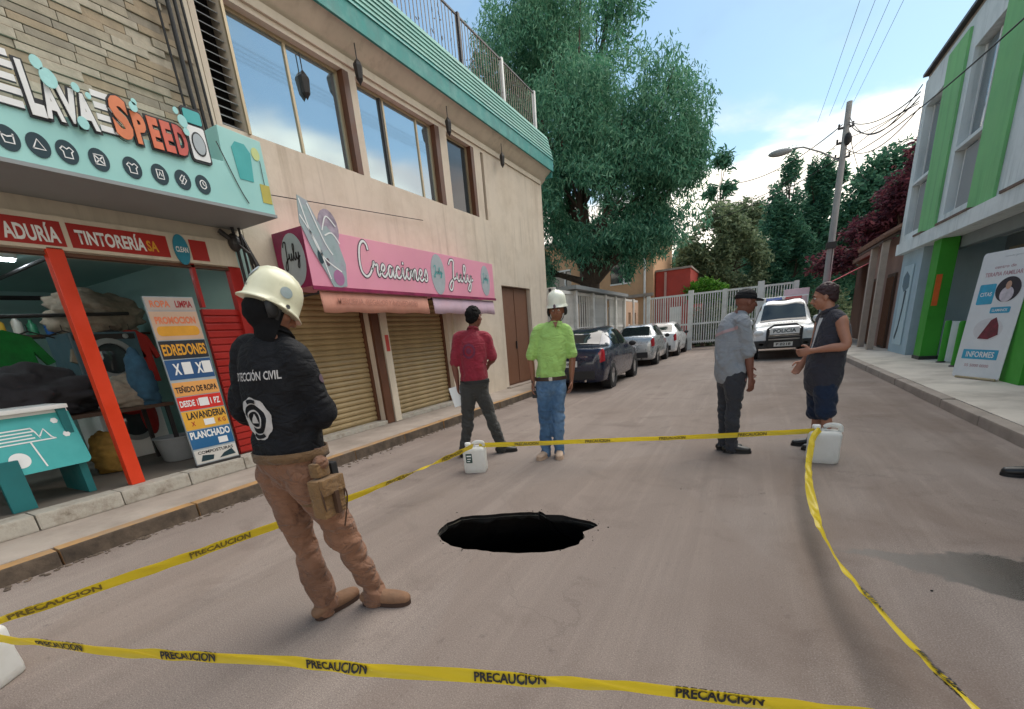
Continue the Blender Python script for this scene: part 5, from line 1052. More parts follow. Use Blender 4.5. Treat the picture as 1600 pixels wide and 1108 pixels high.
def dress_sedan(t, patch, wheels, S_, L, Wd, plate, tailc=M_tail, spoiler=False):
    patch('rear_window', M_cglass, 3.12, 3.95, 5.05, 6.95, .012, 9)
    patch('windshield', M_cglass, 6.1, 6.92, 5.05, 6.95, .012, 9)
    for v0, v1 in ((4.15, 4.88), (7.12, 7.85)):
        patch('side_window', M_cglass, 3.85, 4.75, v0, v1, .009); patch('side_window', M_cglass, 4.85, 6.1, v0, v1, .009)
    for s_ in (-1, 1):
        o = patch('tail_light', tailc, .75, 1.9, 3.15 if s_ > 0 else 7.95, 4.05 if s_ > 0 else 8.85, .012)
        patch('head_light', M_lamp, 8.8, 9.6, 3.2 if s_ > 0 else 8.0, 4.0 if s_ > 0 else 8.8, .012)
        MB().ell((s_ * (Wd / 2 + .05), L * .17, .98), (.10, .05, .07), 12, 8).build('wing_mirror', M_plast, t, smooth=True)
    y = -L * .5
    MB().box(-Wd * .36, Wd * .36, y - .01, y + .08, .30, .50).build('bumper', M_plast if spoiler else MATS.get('x', M_plast), t, bevel=.02)
    MB().box(-.20, .20, y - .035, y - .005, .60, .74).build('number_plate', M_plate, t, bevel=.004)
    text('plate_characters', plate, M_pr_black, t, FWALL(0, y - .037, .67), .30, .075, bold=.02)
    MB().box(-.45, .45, y + .012, y + .04, .80, .83).build('boot_trim', M_chrome, t)
    for x_ in (-.40, .40): MB().tube([(x_, y + .1, .27), (x_, y - .02, .27)], .03).build('exhaust', M_chrome, t) if x_ > 0 else None
    wheels(-.30, .32)
M_pdark = paint('midnight_blue_paint', (.012, .018, .045)); M_psil = paint('silver_paint', (.50, .52, .53), .5); M_pwh = paint('white_car_paint', (.74, .75, .75), 0); M_pbrn = paint('brown_car_paint', (.16, .10, .06)); M_pgry = paint('grey_car_paint', (.2, .21, .22), .4)
GC = 'cars parked along the left side'
L, Wd = 4.1, 1.72
for lab, (x, y), rz, m, pl, sp in (('dark blue hatchback parked nearest, just beyond the man in lime green', (-3.86, 12.2), R(1), M_pdark, 'NHR 471', True),
                        ('silver sedan parked behind the dark blue hatchback', (-3.95, 18.7), R(1.5), M_psil, 'MXB 208', False),
                        ('white car third in the parked row, near the gate', (-3.75, 23.0), R(0), M_pwh, 'LPK 935', False)):
    tp = car(lab, (x, y, 0), rz, m, L, Wd, SED, group=GC); dress_sedan(*tp, L, Wd, pl, spoiler=sp)
tp = car('small brown car parked beyond the left part of the white gate', (-1.9, 33, 0), 0, M_pbrn, L, Wd, SED, group='cars beyond the gate'); dress_sedan(*tp, L, Wd, 'JTC 662')
# police pickup facing down the street
PK = [(-.500, .45, .98, .90, 1.00, .80), (-.49, .42, 1.05, .95, 1.07, .84), (-.12, .40, 1.08, .97, 1.10, .86), (-.115, .34, 1.08, .98, 1.70, .70), (-.03, .34, 1.07, 1.0, 1.80, .68), (.12, .34, 1.06, 1.0, 1.76, .68), (.235, .34, 1.04, .99, 1.12, .80), (.40, .36, 1.00, .97, 1.05, .78), (.475, .38, .93, .93, .97, .74), (.497, .42, .80, .84, .84, .70)]
L, Wd = 5.0, 1.80
t, patch, wheels, S_ = car('white police pickup with black push bar and light bar facing the camera', (.90, 19.5, 0), R(180), M_pwh, L, Wd, PK, name='police_pickup', wheel_r=.37, cat='pickup truck')
patch('windshield', M_cglass, 5.12, 5.90, 5.06, 6.94, .014, 9); patch('rear_window', M_cglass, 2.3, 2.9, 5.1, 6.9, .014)
for v0, v1 in ((4.15, 4.88), (7.12, 7.85)): patch('side_window', M_cglass, 3.3, 3.95, v0, v1, .01); patch('side_window', M_cglass, 4.05, 5.2, v0, v1, .01)
y = L * .5
for s_ in (-1, 1):
    MB().ell((s_ * .70, y - .06, .86), (.17, .08, .10), 16, 10).build('head_light', M_lamp, t, smooth=True)
    MB().ell((s_ * (Wd / 2 + .10), .65, 1.18), (.11, .05, .11), 12, 8).build('wing_mirror', M_pwh, t, smooth=True)
    MB().box(s_ * .62 - .07, s_ * .62 + .07, y - .02, y + .02, .46, .54).build('fog_lamp', M_lamp, t, bevel=.01)
MB().box(-.88, .88, y - .12, y + .02, .36, .62).build('bumper', M_plast, t, bevel=.04)
g = MB().box(-.50, .50, y - .04, y + .012, .66, .94).build('grille', M_plast, t, bevel=.01)
for k in range(4): MB().box(-.48, .48, y + .013, y + .025, .69 + k * .065, .705 + k * .065).build('grille_bar', M_chrome, g)
pbm = MB().tube([(-.46, y + .10, .45), (-.46, y + .16, .98), (-.30, y + .14, 1.08), (.30, y + .14, 1.08), (.46, y + .16, .98), (.46, y + .10, .45)], .035)
pbm.tube([(-.46, y + .14, .7), (.46, y + .14, .7)], .03).build('push_bar', M_plast, t, smooth=True)
MB().box(-.40, .40, y + .15, y + .18, .80, 1.0).build('push_bar_panel', M_pr_white, t, bevel=.006)
text('police_lettering', 'POLICIA', M_navy, t, FRM((0, y + .182, .90), (-1, 0, 0), (0, 0, 1)), .62, .11, bold=.03)
MB().box(-.26, .26, y + .025, y + .035, .42, .55).build('number_plate', M_plate, t)
text('hood_lettering', 'POLICIA', M_navy, t, FRM((0, 1.55, 1.135), (-1, 0, 0), (0, -1, -.1)), .9, .22, bold=.03)
MB().box(-.55, .55, .05, .30, 1.84, 1.88).build('light_bar_base', M_plast, t); MB().box(-.54, -.05, .07, .28, 1.88, 1.97).build('light_bar_lens', mat('red_beacon', (.5, .03, .05), .2, coat=.5), t, bevel=.02); MB().box(.05, .54, .07, .28, 1.88, 1.97).build('light_bar_lens', mat('blue_beacon', (.03, .12, .5), .2, coat=.5), t, bevel=.02)
cage = MB()
for x_ in (-.8, .8):
    cage.tube([(x_, -.75, 1.05), (x_, -.75, 2.0), (x_, -2.3, 2.0), (x_, -2.3, 1.05)], .03)
cage.tube([(-.8, -.75, 2.0), (.8, -.75, 2.0)], .03).tube([(-.8, -2.3, 2.0), (.8, -2.3, 2.0)], .03).build('bed_cage', M_white, t, smooth=True)
MB().box(-.83, -.05, -.80, -.76, 1.35, 2.25).build('bed_panel', mat('pink_flare_panel', H('#d9bcc4'), .5, var=.08), t, bevel=.01)  # pink lamp flare is put into the colour of this white panel
MB().box(.15, .60, -.80, -.76, 1.75, 2.02).build('bed_panel', M_pr_white, t)
wheels(-.30, .33)
text('plate_characters', 'P 0218', M_pr_black, t, FRM((0, y + .037, .485), (-1, 0, 0), (0, 0, 1)), .4, .08, bold=.02)

# ================================================================ jugs
M_jug = mat('milky_white_plastic', (.82, .82, .80), .42, var=.04, dirt=H('#b9b3a6'), dirt_amt=.3, dirt_scale=9)
_t = M_jug.node_tree; _tr = N(_t, 'ShaderNodeBsdfTranslucent'); _tr.inputs[0].default_value = (.85, .85, .82, 1); _mx = N(_t, 'ShaderNodeMixShader'); _mx.inputs[0].default_value = .35; LK(_t, _t.nodes['Principled BSDF'].outputs[0], _mx.inputs[1]); LK(_t, _tr.outputs[0], _mx.inputs[2]); LK(_t, _mx.outputs[0], _t.nodes['Material Output'].inputs[0])
def jug(x, y, rz, label, s=1.0, labelpatch=True):
    t = thing('plastic_jug', label, 'jug', (x, y, 0), R(rz), 'white water jugs holding down the tape corners')
    w, d, h = .125 * s, .085 * s, .285 * s; vs = []; lv = [(0, .90), (.012, .98), (.05, 1.0), (.13, .97), (.16, .985), (.25, 1.0), (.262, .97), (.278, .86), (.285, .66)]
    n_ = 40; rr = rrect(-1, 1, -1, 1, .38, 9)
    for z_, k in lv: vs += [(a * w * k, b * d * k, z_ * s) for a, b in rr]
    m_ = len(rr); fs = [(i * m_ + j, i * m_ + (j + 1) % m_, (i + 1) * m_ + (j + 1) % m_, (i + 1) * m_ + j) for i in range(len(lv) - 1) for j in range(m_)] + [tuple(range(m_ - 1, -1, -1)), tuple((len(lv) - 1) * m_ + j for j in range(m_))]
    MB().add(vs, fs).build('body', M_jug, t, smooth=50)
    MB().lathe([(.026 * s, .27 * s), (.026 * s, .305 * s)], 20, Matrix.Translation((-w * .55, 0, 0))).build('neck', M_jug, t, smooth=True)
    MB().lathe([(.033 * s, .298 * s), (.034 * s, .325 * s), (.030 * s, .332 * s), (.001, .333 * s)], 20, Matrix.Translation((-w * .55, 0, 0))).build('cap', M_white, t, smooth=40)
    MB().tube(catmull([(-w * .12, 0, .275 * s), (0.0, 0, .322 * s), (w * .4, 0, .335 * s), (w * .82, 0, .322 * s), (w * .9, 0, .275 * s)], 5), .017 * s, 10, flat=1.2).build('handle', M_jug, t, smooth=True)
    if labelpatch:
        Mx = FRM((-w * .42, -d * 1.0 - .001, .17 * s), (1, 0, 0), (0, 0, 1)); q = MB().prism(rrect(-.035, .035, -.05, .055, .006), 0, .002, Mx).build('label', mat('dark_green_label', H('#2b4a45'), .5), t)
        MB().prism(rect(-.025, .025, .02, .035), .0025, .003, Mx).prism(rect(-.02, .02, -.01, .0), .0025, .003, Mx).prism(rect(-.022, .01, -.035, -.025), .0025, .003, Mx).build('label_print', M_pr_white, q)
    return t
jug(-2.64, 3.93, 22, 'white plastic jug beside the foot of the man in the red shirt', 1.0)
jug(.685, 5.0, -4, 'white plastic jug in front of the legs of the man in the dark vest', 1.08, False)
jug(-3.19, .28, 35, 'white plastic jug cut off at the lower left corner of the photo', 1.0, False)
jug(.70, 1.27, 20, 'white plastic jug barely showing at the bottom edge, lower right', 1.0, False)

# ================================================================ caution tapes
_t = M_yellow.node_tree; _tr = N(_t, 'ShaderNodeBsdfTranslucent'); _tr.inputs[0].default_value = (*H('#e0c832'), 1); _mx = N(_t, 'ShaderNodeMixShader'); _mx.inputs[0].default_value = .35; LK(_t, _t.nodes['Principled BSDF'].outputs[0], _mx.inputs[1]); LK(_t, _tr.outputs[0], _mx.inputs[2]); LK(_t, _mx.outputs[0], _t.nodes['Material Output'].inputs[0])
def tape(pts, label, width=.07, tilt=.25, twist=(), word_len=.36, gap=.30, start=.1, flip=False, textc=None, seed=0):
    Q = [Vector(q) for q in catmull(pts, 14)]; n = len(Q); s = [0.0]
    for i in range(1, n): s.append(s[-1] + (Q[i] - Q[i - 1]).length)
    tot = s[-1]; ups = []
    for i in range(n):
        d = (Q[min(i + 1, n - 1)] - Q[max(i - 1, 0)]).normalized(); h_ = d.cross(Vector((0, 0, 1))).normalized()
        a = tilt + .16 * math.sin(s[i] * 2.3 + seed) + .1 * math.sin(s[i] * 5.1 + seed)
        for c, amp, wd in twist: a += amp * math.exp(-((s[i] / tot - c) / wd) ** 2)
        up = (h_.cross(d) * math.cos(a) + h_ * math.sin(a)).normalized(); ups.append(up)
    def at(x):
        x = min(max(x, 0), tot - 1e-4); i = max(0, min(n - 2, int(np.searchsorted(s, x)) - 1)); k = (x - s[i]) / max(1e-6, s[i + 1] - s[i])
        return Q[i].lerp(Q[i + 1], k), ups[i].lerp(ups[i + 1], k).normalized(), (Q[i + 1] - Q[i]).normalized()
    N_ = max(30, int(tot / .012)); base = Q[0].copy(); t = thing('caution_tape', label, 'tape', base, 0, 'yellow caution tape strung between the jugs')
    def surf(x, k, off=0.0):
        c, u, d = at(x); nn = u.cross(d); i = x / .03
        return c - base + u * width * k + nn * (.0020 * math.sin(i * .9 + k * 5 + seed) * (1 + math.sin(i * .23 + seed)) + .003 * math.sin(i * .31 + k * 6) + .006 * (1 - 4 * k * k) + off)
    vs = [surf(tot * i / N_, k) for i in range(N_ + 1) for k in np.linspace(-.5, .5, 9)]
    fs = [(i * 9 + j, (i + 1) * 9 + j, (i + 1) * 9 + j + 1, i * 9 + j + 1) for i in range(N_) for j in range(8)]
    MB().add(vs, fs).build('ribbon', M_yellow, t, smooth=180)
    x = start; sg_ = -1 if flip else 1; src = text_mesh('PRECAUCION', word_len, width * .66, .035, res=2)
    bm = bmesh.new(); bm.from_mesh(src); bmesh.ops.triangulate(bm, faces=bm.faces)
    for _ in range(2): bmesh.ops.subdivide_edges(bm, edges=[e for e in bm.edges if e.calc_length() > .012], cuts=1); bmesh.ops.triangulate(bm, faces=bm.faces)
    bm.to_mesh(src); bm.free(); src.materials.clear(); src.materials.append(textc or M_pr_black)
    while x + word_len < tot:
        for off in (.005, -.005):                       # the lettering shows on both faces of the tape
            me = src.copy()
            for v in me.vertices: v.co = surf(x + word_len / 2 + sg_ * v.co.x, sg_ * v.co.y / width, off)
            o = link(bpy.data.objects.new('lettering', me), t)
        x += word_len + gap
    return t
tape([(-3.02, .29, .325), (-2.84, .35, .31), (-2.18, .54, .295), (-1.61, .73, .295), (-1.09, .88, .295), (-.64, 1.02, .30), (-.24, 1.14, .30), (.28, 1.265, .30), (.70, 1.30, .33)], 'yellow caution tape stretched across the foreground with black PRECAUCION lettering', .054, .05, start=.38, word_len=.25, gap=.41)
tape([(-3.05, .36, .33), (-2.96, .75, .32), (-2.86, 1.17, .32), (-2.78, 1.62, .315), (-2.70, 2.38, .30), (-2.66, 2.97, .295), (-2.60, 3.86, .31)], 'yellow caution tape running along the left side behind the man in khaki trousers', .066, .45, start=.05, word_len=.34, gap=.40, twist=((.78, .9, .05),), seed=2, textc=mat('backlit_tape_print', H('#77682c'), .6))  # paler look of the backlit lettering is put into its print colour
tape([(-2.58, 3.94, .30), (-2.05, 4.13, .29), (-1.27, 4.43, .28), (-.37, 4.74, .275), (.31, 4.93, .29), (.64, 4.98, .31)], 'yellow caution tape across the far side in front of the men', .050, .1, start=.4, word_len=.26, gap=.5, seed=4, textc=mat('backlit_tape_print', H('#77682c'), .6))
tape([(.63, 4.93, .33), (.56, 4.72, .28), (.47, 3.96, .20), (.445, 3.30, .155), (.46, 2.84, .135), (.485, 2.44, .165), (.545, 2.05, .20), (.58, 1.70, .26), (.59, 1.50, .31), (.63, 1.34, .33)], 'yellow caution tape sagging along the right side close to the road', .054, .9, start=2.72, word_len=.26, gap=.3, twist=((.42, .7, .1),), seed=6, flip=True)

# ================================================================ people
J_near = dict(base=(-1.924, 1.414), head=(-0.024, -0.033, 1.617), neck=(-0.027, -0.036, 1.503), chest=(-0.05, -0.068, 1.311), waist=(-0.057, -0.077, 1.082), pelvis=(-0.061, -0.083, 0.931), shR=(0.102, -0.064, 1.391), shL=(-0.206, -0.078, 1.438), elR=(0.139, -0.013, 1.134), elL=(-0.288, -0.121, 1.168), wrR=(-0.078, 0.063, 1.096), wrL=(-0.295, 0.071, 1.099), hipR=(0.028, -0.081, 0.859), hipL=(-0.159, -0.098, 0.852), knR=(0.08, 0.007, 0.467), knL=(-0.132, -0.095, 0.483), anR=(0.109, 0.098, 0.077), anL=(-0.083, -0.08, 0.088), top=(-0.006, -0.008, 1.78))
J_red = dict(base=(-2.958, 4.588), head=(0.058, 0.037, 1.662), neck=(0.032, 0.021, 1.521), chest=(0.004, 0.003, 1.289), waist=(-0.006, -0.004, 1.035), pelvis=(-0.004, -0.003, 0.911), shR=(0.158, 0.102, 1.421), shL=(-0.122, -0.079, 1.449), elR=(0.203, 0.131, 1.18), elL=(-0.191, -0.123, 1.145), wrR=(0.081, 0.231, 1.101), wrL=(-0.194, -0.101, 0.913), hipR=(0.055, 0.035, 0.827), hipL=(-0.083, -0.054, 0.842), knR=(0.119, 0.076, 0.469), knL=(-0.122, -0.079, 0.432), anR=(0.212, 0.137, 0.083), anL=(-0.2, -0.129, 0.05), top=(0.062, 0.04, 1.781))
J_green = dict(base=(-2.02, 4.668), head=(0.124, 0.054, 1.661), neck=(0.104, 0.045, 1.511), chest=(0.052, 0.023, 1.244), waist=(0.034, 0.015, 1.015), pelvis=(0.028, 0.012, 0.901), shR=(-0.074, -0.032, 1.44), shL=(0.21, 0.091, 1.421), elR=(-0.17, -0.074, 1.16), elL=(0.257, 0.111, 1.137), wrR=(-0.16, -0.069, 0.895), wrL=(0.241, 0.104, 0.884), hipR=(-0.049, -0.021, 0.843), hipL=(0.099, 0.043, 0.831), knR=(-0.054, -0.023, 0.494), knL=(0.083, 0.036, 0.484), anR=(-0.07, -0.03, 0.077), anL=(0.078, 0.034, 0.082), top=(0.132, 0.057, 1.834))
J_cap = dict(base=(-0.13, 5.25), head=(0.055, 0.001, 1.545), neck=(0.016, 0.0, 1.446), chest=(-0.04, -0.001, 1.227), waist=(-0.043, -0.001, 0.99), pelvis=(-0.035, -0.001, 0.871), shR=(0.036, -0.129, 1.354), shL=(-0.089, 0.128, 1.368), elR=(0.115, -0.127, 1.035), elL=(-0.009, 0.18, 1.04), wrR=(0.148, -0.126, 0.813), wrL=(0.093, 0.252, 0.874), hipR=(0.007, -0.07, 0.811), hipL=(-0.064, 0.068, 0.797), knR=(0.01, -0.07, 0.475), knL=(-0.068, 0.068, 0.436), anR=(0.015, -0.07, 0.102), anL=(-0.062, 0.038, 0.043), top=(0.042, 0.001, 1.642))
J_vest = dict(base=(0.722, 5.505), head=(-0.122, 0.016, 1.527), neck=(-0.066, 0.009, 1.397), chest=(-0.019, 0.002, 1.153), waist=(-0.043, 0.006, 0.906), pelvis=(-0.053, 0.007, 0.746), shL=(0.015, -0.153, 1.301), shR=(-0.103, 0.165, 1.31), elL=(0.07, -0.25, 1.07), elR=(-0.143, 0.14, 1.049), wrL=(-0.19, -0.175, 1.03), wrR=(-0.219, 0.13, 0.911), hipL=(-0.034, -0.076, 0.692), hipR=(-0.063, 0.089, 0.671), knL=(0.003, -0.081, 0.398), knR=(-0.053, 0.088, 0.367), anL=(0.018, -0.073, 0.078), anR=(-0.064, 0.089, 0.035), top=(-0.136, 0.018, 1.662))
def mskin(n, c): return mat(n, c, .55, var=.10, scale=9, bump=.3, bscale=80, dirt=tuple(x * .8 for x in c), dirt_amt=.4, dirt_scale=6)
M_skinA = mskin('tanned_skin', H('#8a5c47')); M_skinB = mskin('brown_skin', H('#74483a')); M_skinC = mskin('light_brown_skin', H('#a87660'))
M_hair = mat('black_hair', (.006, .005, .005), .85, var=.4, scale=30, bump=2, bscale=60, spec=.2)
M_eye = mat('eye_white', (.6, .58, .55), .2); M_lip = mat('lips', H('#7a4238'), .5); M_brow = mat('eyebrow_hair', (.015, .01, .01), .8)
def vtube(mb, pts, rad, side, n=18, k=5):
    """closed lofted limb: pts, rad = (side radius, depth radius) per point"""
    P_ = [np.array(p, float) for p in pts]; Rr = [np.array(r_ if isinstance(r_, tuple) else (r_, r_), float) for r_ in rad]
    Q = catmull(P_, k) if len(P_) > 2 else P_; RR = catmull(Rr, k) if len(P_) > 2 else Rr; side = np.array(side, float); rings = []
    m = len(Q)
    for i in range(m):
        d = Q[min(i + 1, m - 1)] - Q[max(i - 1, 0)]; d /= np.linalg.norm(d) + 1e-9; s_ = side - d * side.dot(d); s_ /= np.linalg.norm(s_) + 1e-9; t_ = np.cross(d, s_)
        rings.append((Q[i], RR[i], s_, t_, d))
    c0, r0, s0, t0, d0 = rings[0]; c1, r1, s1, t1, d1 = rings[-1]
    pre = [(c0 - d0 * min(r0) * math.sin(a), r0 * math.cos(a), s0, t0, d0) for a in (1.45, 1.0, .5)]; post = [(c1 + d1 * min(r1) * math.sin(a), r1 * math.cos(a), s1, t1, d1) for a in (.5, 1.0, 1.45)]
    rings = pre + rings + post; vs = []
    for c, r_, s_, t_, d in rings: vs += [c + s_ * r_[0] * math.cos(a) + t_ * r_[1] * math.sin(a) for a in np.linspace(0, 2 * math.pi, n, endpoint=False)]
    R_ = len(rings); fs = [(i * n + j, i * n + (j + 1) % n, (i + 1) * n + (j + 1) % n, (i + 1) * n + j) for i in range(R_ - 1) for j in range(n)] + [tuple(range(n - 1, -1, -1)), tuple((R_ - 1) * n + j for j in range(n))]
    mb.add(vs, fs)
def remesh(mb, name, m, parent, vox, smooth=3, wr=None, wfreq=(7, 7, 22), seed=0.0, weight=None, clip=None):
    o = mb.build(name, m, parent, weld=False); bm_ = o.modifiers.new('r', 'REMESH'); bm_.mode = 'VOXEL'; bm_.voxel_size = vox; bm_.use_smooth_shade = True
    if smooth: sm = o.modifiers.new('s', 'SMOOTH'); sm.factor = .5; sm.iterations = smooth
    bakemod(o); me = o.data
    if wr or clip:
        n = len(me.vertices); co = np.empty(n * 3); me.vertices.foreach_get('co', co); co = co.reshape(-1, 3); no = np.empty(n * 3); me.vertex_normals.foreach_get('vector', no); no = no.reshape(-1, 3)
        if wr:
            d = np.empty(n)
            for i in range(n):
                x, y, z = co[i]; q = Vector((x * wfreq[0] + seed, y * wfreq[1] + seed, z * wfreq[2] + x * 9)); a = mnoise.noise(q); b = mnoise.noise(Vector((x * 14 + seed, y * 14, z * 12)))
                q2 = Vector((x * 4 + seed, y * 4, z * 5 - seed)); c = mnoise.noise(q2)
                e_ = mnoise.noise(q * .55 + Vector((5, 1, seed))); d[i] = (min(1, abs(a) * 3.2) - .6) * .55 + (min(1, abs(e_) * 3.2) - .6) * .75 + b * .25 + c * .45
            w_ = np.array([weight(*p) for p in co]) if weight else 1.0
            co = co + no * (d * wr * w_)[:, None]
        me.vertices.foreach_set('co', co.ravel()); me.update()
    me.polygons.foreach_set('use_smooth', [True] * len(me.polygons)); me.materials.clear(); me.materials.append(m); return o
def V3(*a): return np.array(a, float)
def hand(mb, wr, d, pn, thumb_side, s=1.0, curl=.6):
    """palm, four bent unequal fingers, thumb. d: wrist->knuckles, pn: palm normal, thumb_side: +1/-1 along d x pn"""
    wr = V3(*wr); d = V3(*d); d /= np.linalg.norm(d); pn = V3(*pn); pn = pn - d * pn.dot(d); pn /= np.linalg.norm(pn); sd = np.cross(d, pn) * thumb_side
    vtube(mb, [wr - d * .03, wr + d * .02 * s, wr + d * .055 * s, wr + d * .088 * s], [(.026 * s, .020 * s), (.030 * s, .018 * s), (.040 * s, .017 * s), (.038 * s, .014 * s)], sd, 14, 3)
    for k, (o, L_) in enumerate(((.030, .070), (.010, .079), (-.011, .073), (-.030, .058))):
        b = wr + d * .080 * s + sd * o * s; a = curl * (.8 + .12 * k); f1 = d * math.cos(a * .5) + pn * math.sin(a * .5); f2 = d * math.cos(a * 1.3) + pn * math.sin(a * 1.3); f3 = d * math.cos(a * 2) + pn * math.sin(a * 2)
        p1 = b + f1 * L_ * .45 * s; p2 = p1 + f2 * L_ * .32 * s; p3 = p2 + f3 * L_ * .22 * s; vtube(mb, [b - d * .02, p1, p2, p3], [.0095 * s, .0090 * s, .0082 * s, .0072 * s], sd, 10, 3)
    b = wr + d * .022 * s + sd * .026 * s; t1 = b + (d * .6 + sd * .75 + pn * .3) * .035 * s; t2 = t1 + (d * .85 + sd * .3 + pn * .45) * .030 * s; t3 = t2 + (d * .9 + pn * .4) * .020 * s
    vtube(mb, [b - sd * .01, t1, t2, t3], [.014 * s, .0120 * s, .0105 * s, .0085 * s], pn, 10, 3)
def project(me, bvh, M, depth=.004, cuts=2):
    """lay the flat mesh me (local XY) on the cloth below it; M places the flat frame in front of the cloth, its -Z points at the cloth"""
    bm = bmesh.new(); bm.from_mesh(me); bmesh.ops.triangulate(bm, faces=bm.faces)
    for _ in range(cuts):
        ed = [e for e in bm.edges if e.calc_length() > .018]
        if ed: bmesh.ops.subdivide_edges(bm, edges=ed, cuts=1); bmesh.ops.triangulate(bm, faces=bm.faces)
    dirn = (M.to_3x3() @ Vector((0, 0, -1))).normalized()
    for v in bm.verts:
        p = M @ v.co; h, nrm, idx, dist = bvh.ray_cast(p, dirn, 2.0)
        v.co = h - dirn * depth if h is not None else p
    bm.to_mesh(me); bm.free(); return me
def decal(kind, data, w, h, M, bvh, m, name, parent, bold=.03, depth=.004):
    if kind == 'text': me = text_mesh(data, w, h, bold, res=2)
    else:
        me = bpy.data.meshes.new(name); vs = []; fs = []
        for poly in data: k = len(vs); vs += [(x, y, 0) for x, y in poly]; fs.append(tuple(range(k, k + len(poly))))
        me.from_pydata(vs, [], fs)
    me = project(me, bvh, M, depth); me.materials.clear(); me.materials.append(m); return link(bpy.data.objects.new(name, me), parent)
def ringquads(r0, r1, n=32, sx=1, sy=1, a0=0, a1=2 * math.pi, cx=0, cy=0, wob=0):
    out = []
    for k in range(n):
        a, b = a0 + (a1 - a0) * k / n, a0 + (a1 - a0) * (k + 1) / n; w1 = 1 + wob * math.sin(a * 9); w2 = 1 + wob * math.sin(b * 9)
        out.append([(cx + r0 * sx * math.cos(a), cy + r0 * sy * math.sin(a)), (cx + r1 * w1 * sx * math.cos(a), cy + r1 * w1 * sy * math.sin(a)), (cx + r1 * w2 * sx * math.cos(b), cy + r1 * w2 * sy * math.sin(b)), (cx + r0 * sx * math.cos(b), cy + r0 * sy * math.sin(b))])
    return out
def person(label, J, f, hf, skin, shirt, pants, shoe, fine=1.0, sleeves='short', belly=0.0, build=1.0, shorts=False, vest=False, look=.25, toeL=None, toeR=None, handL=None, handR=None, hem=None, group=None, soles=None, bootlen=.27, face=True, wrS=.012, wrP=.015, collar=True, curl=(.6, .6), headlift=0.0):
    bx, by = J['base']; t = thing('person', label, 'person', (bx, by, 0), 0, group)
    f = V3(f[0], f[1], 0); f /= np.linalg.norm(f); r_ = V3(f[1], -f[0], 0); up = V3(0, 0, 1); g = {k: V3(*v) for k, v in J.items() if k != 'base'}
    hfv = V3(hf[0], hf[1], 0); hfv /= np.linalg.norm(hfv); hr = V3(hfv[1], -hfv[0], 0); fwd = hfv * math.cos(look) - up * math.sin(look); hup = np.cross(hr, fwd)
    HC = g['head'] + up * headlift; B = build
    def HM(x, y, z): return HC + hr * x + fwd * y + hup * z
    # ---- continuous body
    mb = MB(); pel, wa, ch, nk = g['pelvis'], g['waist'], g['chest'], g['neck']
    vtube(mb, [pel - up * .06, pel, wa, ch, (g['shR'] + g['shL']) / 2 - f * .005, nk], [(.12 * B, .08 * B), (.135 * B, .092 * B), (.120 * B, .088 * B), (.142 * B, .10 * B), (.122 * B, .075 * B), (.058, .058)], r_, 22)
    vtube(mb, [nk - up * .05, nk + (HC - nk) * .2, HM(0, -.022, -.05)], [.062, .055, .054], r_, 16)
    RM = np.stack([hr, fwd, hup], 1)
    def hell(c, rad, n=22, m=16):
        vs = []; fs = []
        for i in range(m + 1):
            a = math.pi * i / m
            for k in range(n): b = 2 * math.pi * k / n; vs.append(HM(c[0] + rad[0] * math.sin(a) * math.cos(b), c[1] + rad[1] * math.sin(a) * math.sin(b), c[2] - rad[2] * math.cos(a)))
        for i in range(m):
            for k in range(n): fs.append((i * n + k, i * n + (k + 1) % n, (i + 1) * n + (k + 1) % n, (i + 1) * n + k))
        return vs, fs
    for c, rad in (((0, -.012, .025), (.077, .096, .092)), ((0, .018, -.03), (.066, .072, .082)), ((0, .040, -.078), (.036, .040, .032)), ((0, .070, .030), (.058, .018, .016)), ((.038, .058, -.018), (.026, .024, .022)), ((-.038, .058, -.018), (.026, .024, .022)), ((.079, -.004, -.008), (.010, .020, .032)), ((-.079, -.004, -.008), (.010, .020, .032)), ((0, .086, -.052), (.024, .010, .006)), ((0, .084, -.064), (.021, .010, .007))): mb.add(*hell(c, rad))
    vtube(mb, [HM(0, .078, .018), HM(0, .094, -.004), HM(0, .108, -.026)], [.008, .011, .013], hr, 10, 3); vtube(mb, [HM(-.016, .094, -.030), HM(.016, .094, -.030)], [.010, .010], fwd, 8, 2)
    for S_ in 'LR':
        sh, el, wr_ = g['sh' + S_], g['el' + S_], g['wr' + S_]; inn = nk * .45 + sh * .55
        vtube(mb, [inn - up * .02, sh, sh * .55 + el * .45, el, el * .6 + wr_ * .4, wr_], [(.05 * B, .05 * B), .052 * B, .045 * B, .038 * B, .037 * B, (.027, .021)], f, 14)
        hd = (handR if S_ == 'R' else handL); dd = wr_ - el
        d_, pn_, ts = hd if hd else (dd, (-r_ if S_ == 'R' else r_), 0)
        cr = np.cross(V3(*d_), V3(*pn_)); ts = ts or (1 if cr.dot(f) > 0 else -1); hand(mb, wr_, d_, pn_, ts, 1.03, curl[0 if S_ == 'L' else 1])
        hp, kn, an = g['hip' + S_], g['kn' + S_], g['an' + S_]; to = V3(*(toeR if S_ == 'R' else toeL), 0) if (toeR if S_ == 'R' else toeL) else f.copy(); to /= np.linalg.norm(to)
        vtube(mb, [hp + up * .04, hp - up * .06, hp * .5 + kn * .5, kn, kn * .62 + an * .38 - to * .018, kn * .25 + an * .75, an], [(.078 * B, .08 * B), (.076 * B, .078 * B), (.058 * B, .060 * B), .046, .048 if shorts else .042, .036, .034], r_, 16)
        a0 = V3(an[0], an[1], .045); vtube(mb, [a0 - to * .030, a0 + to * .03, a0 + to * .09 - up * .006, a0 + to * .13 - up * .008], [(.028, .028), (.030, .030), (.034, .020), (.028, .014)], np.cross(up, to), 12)
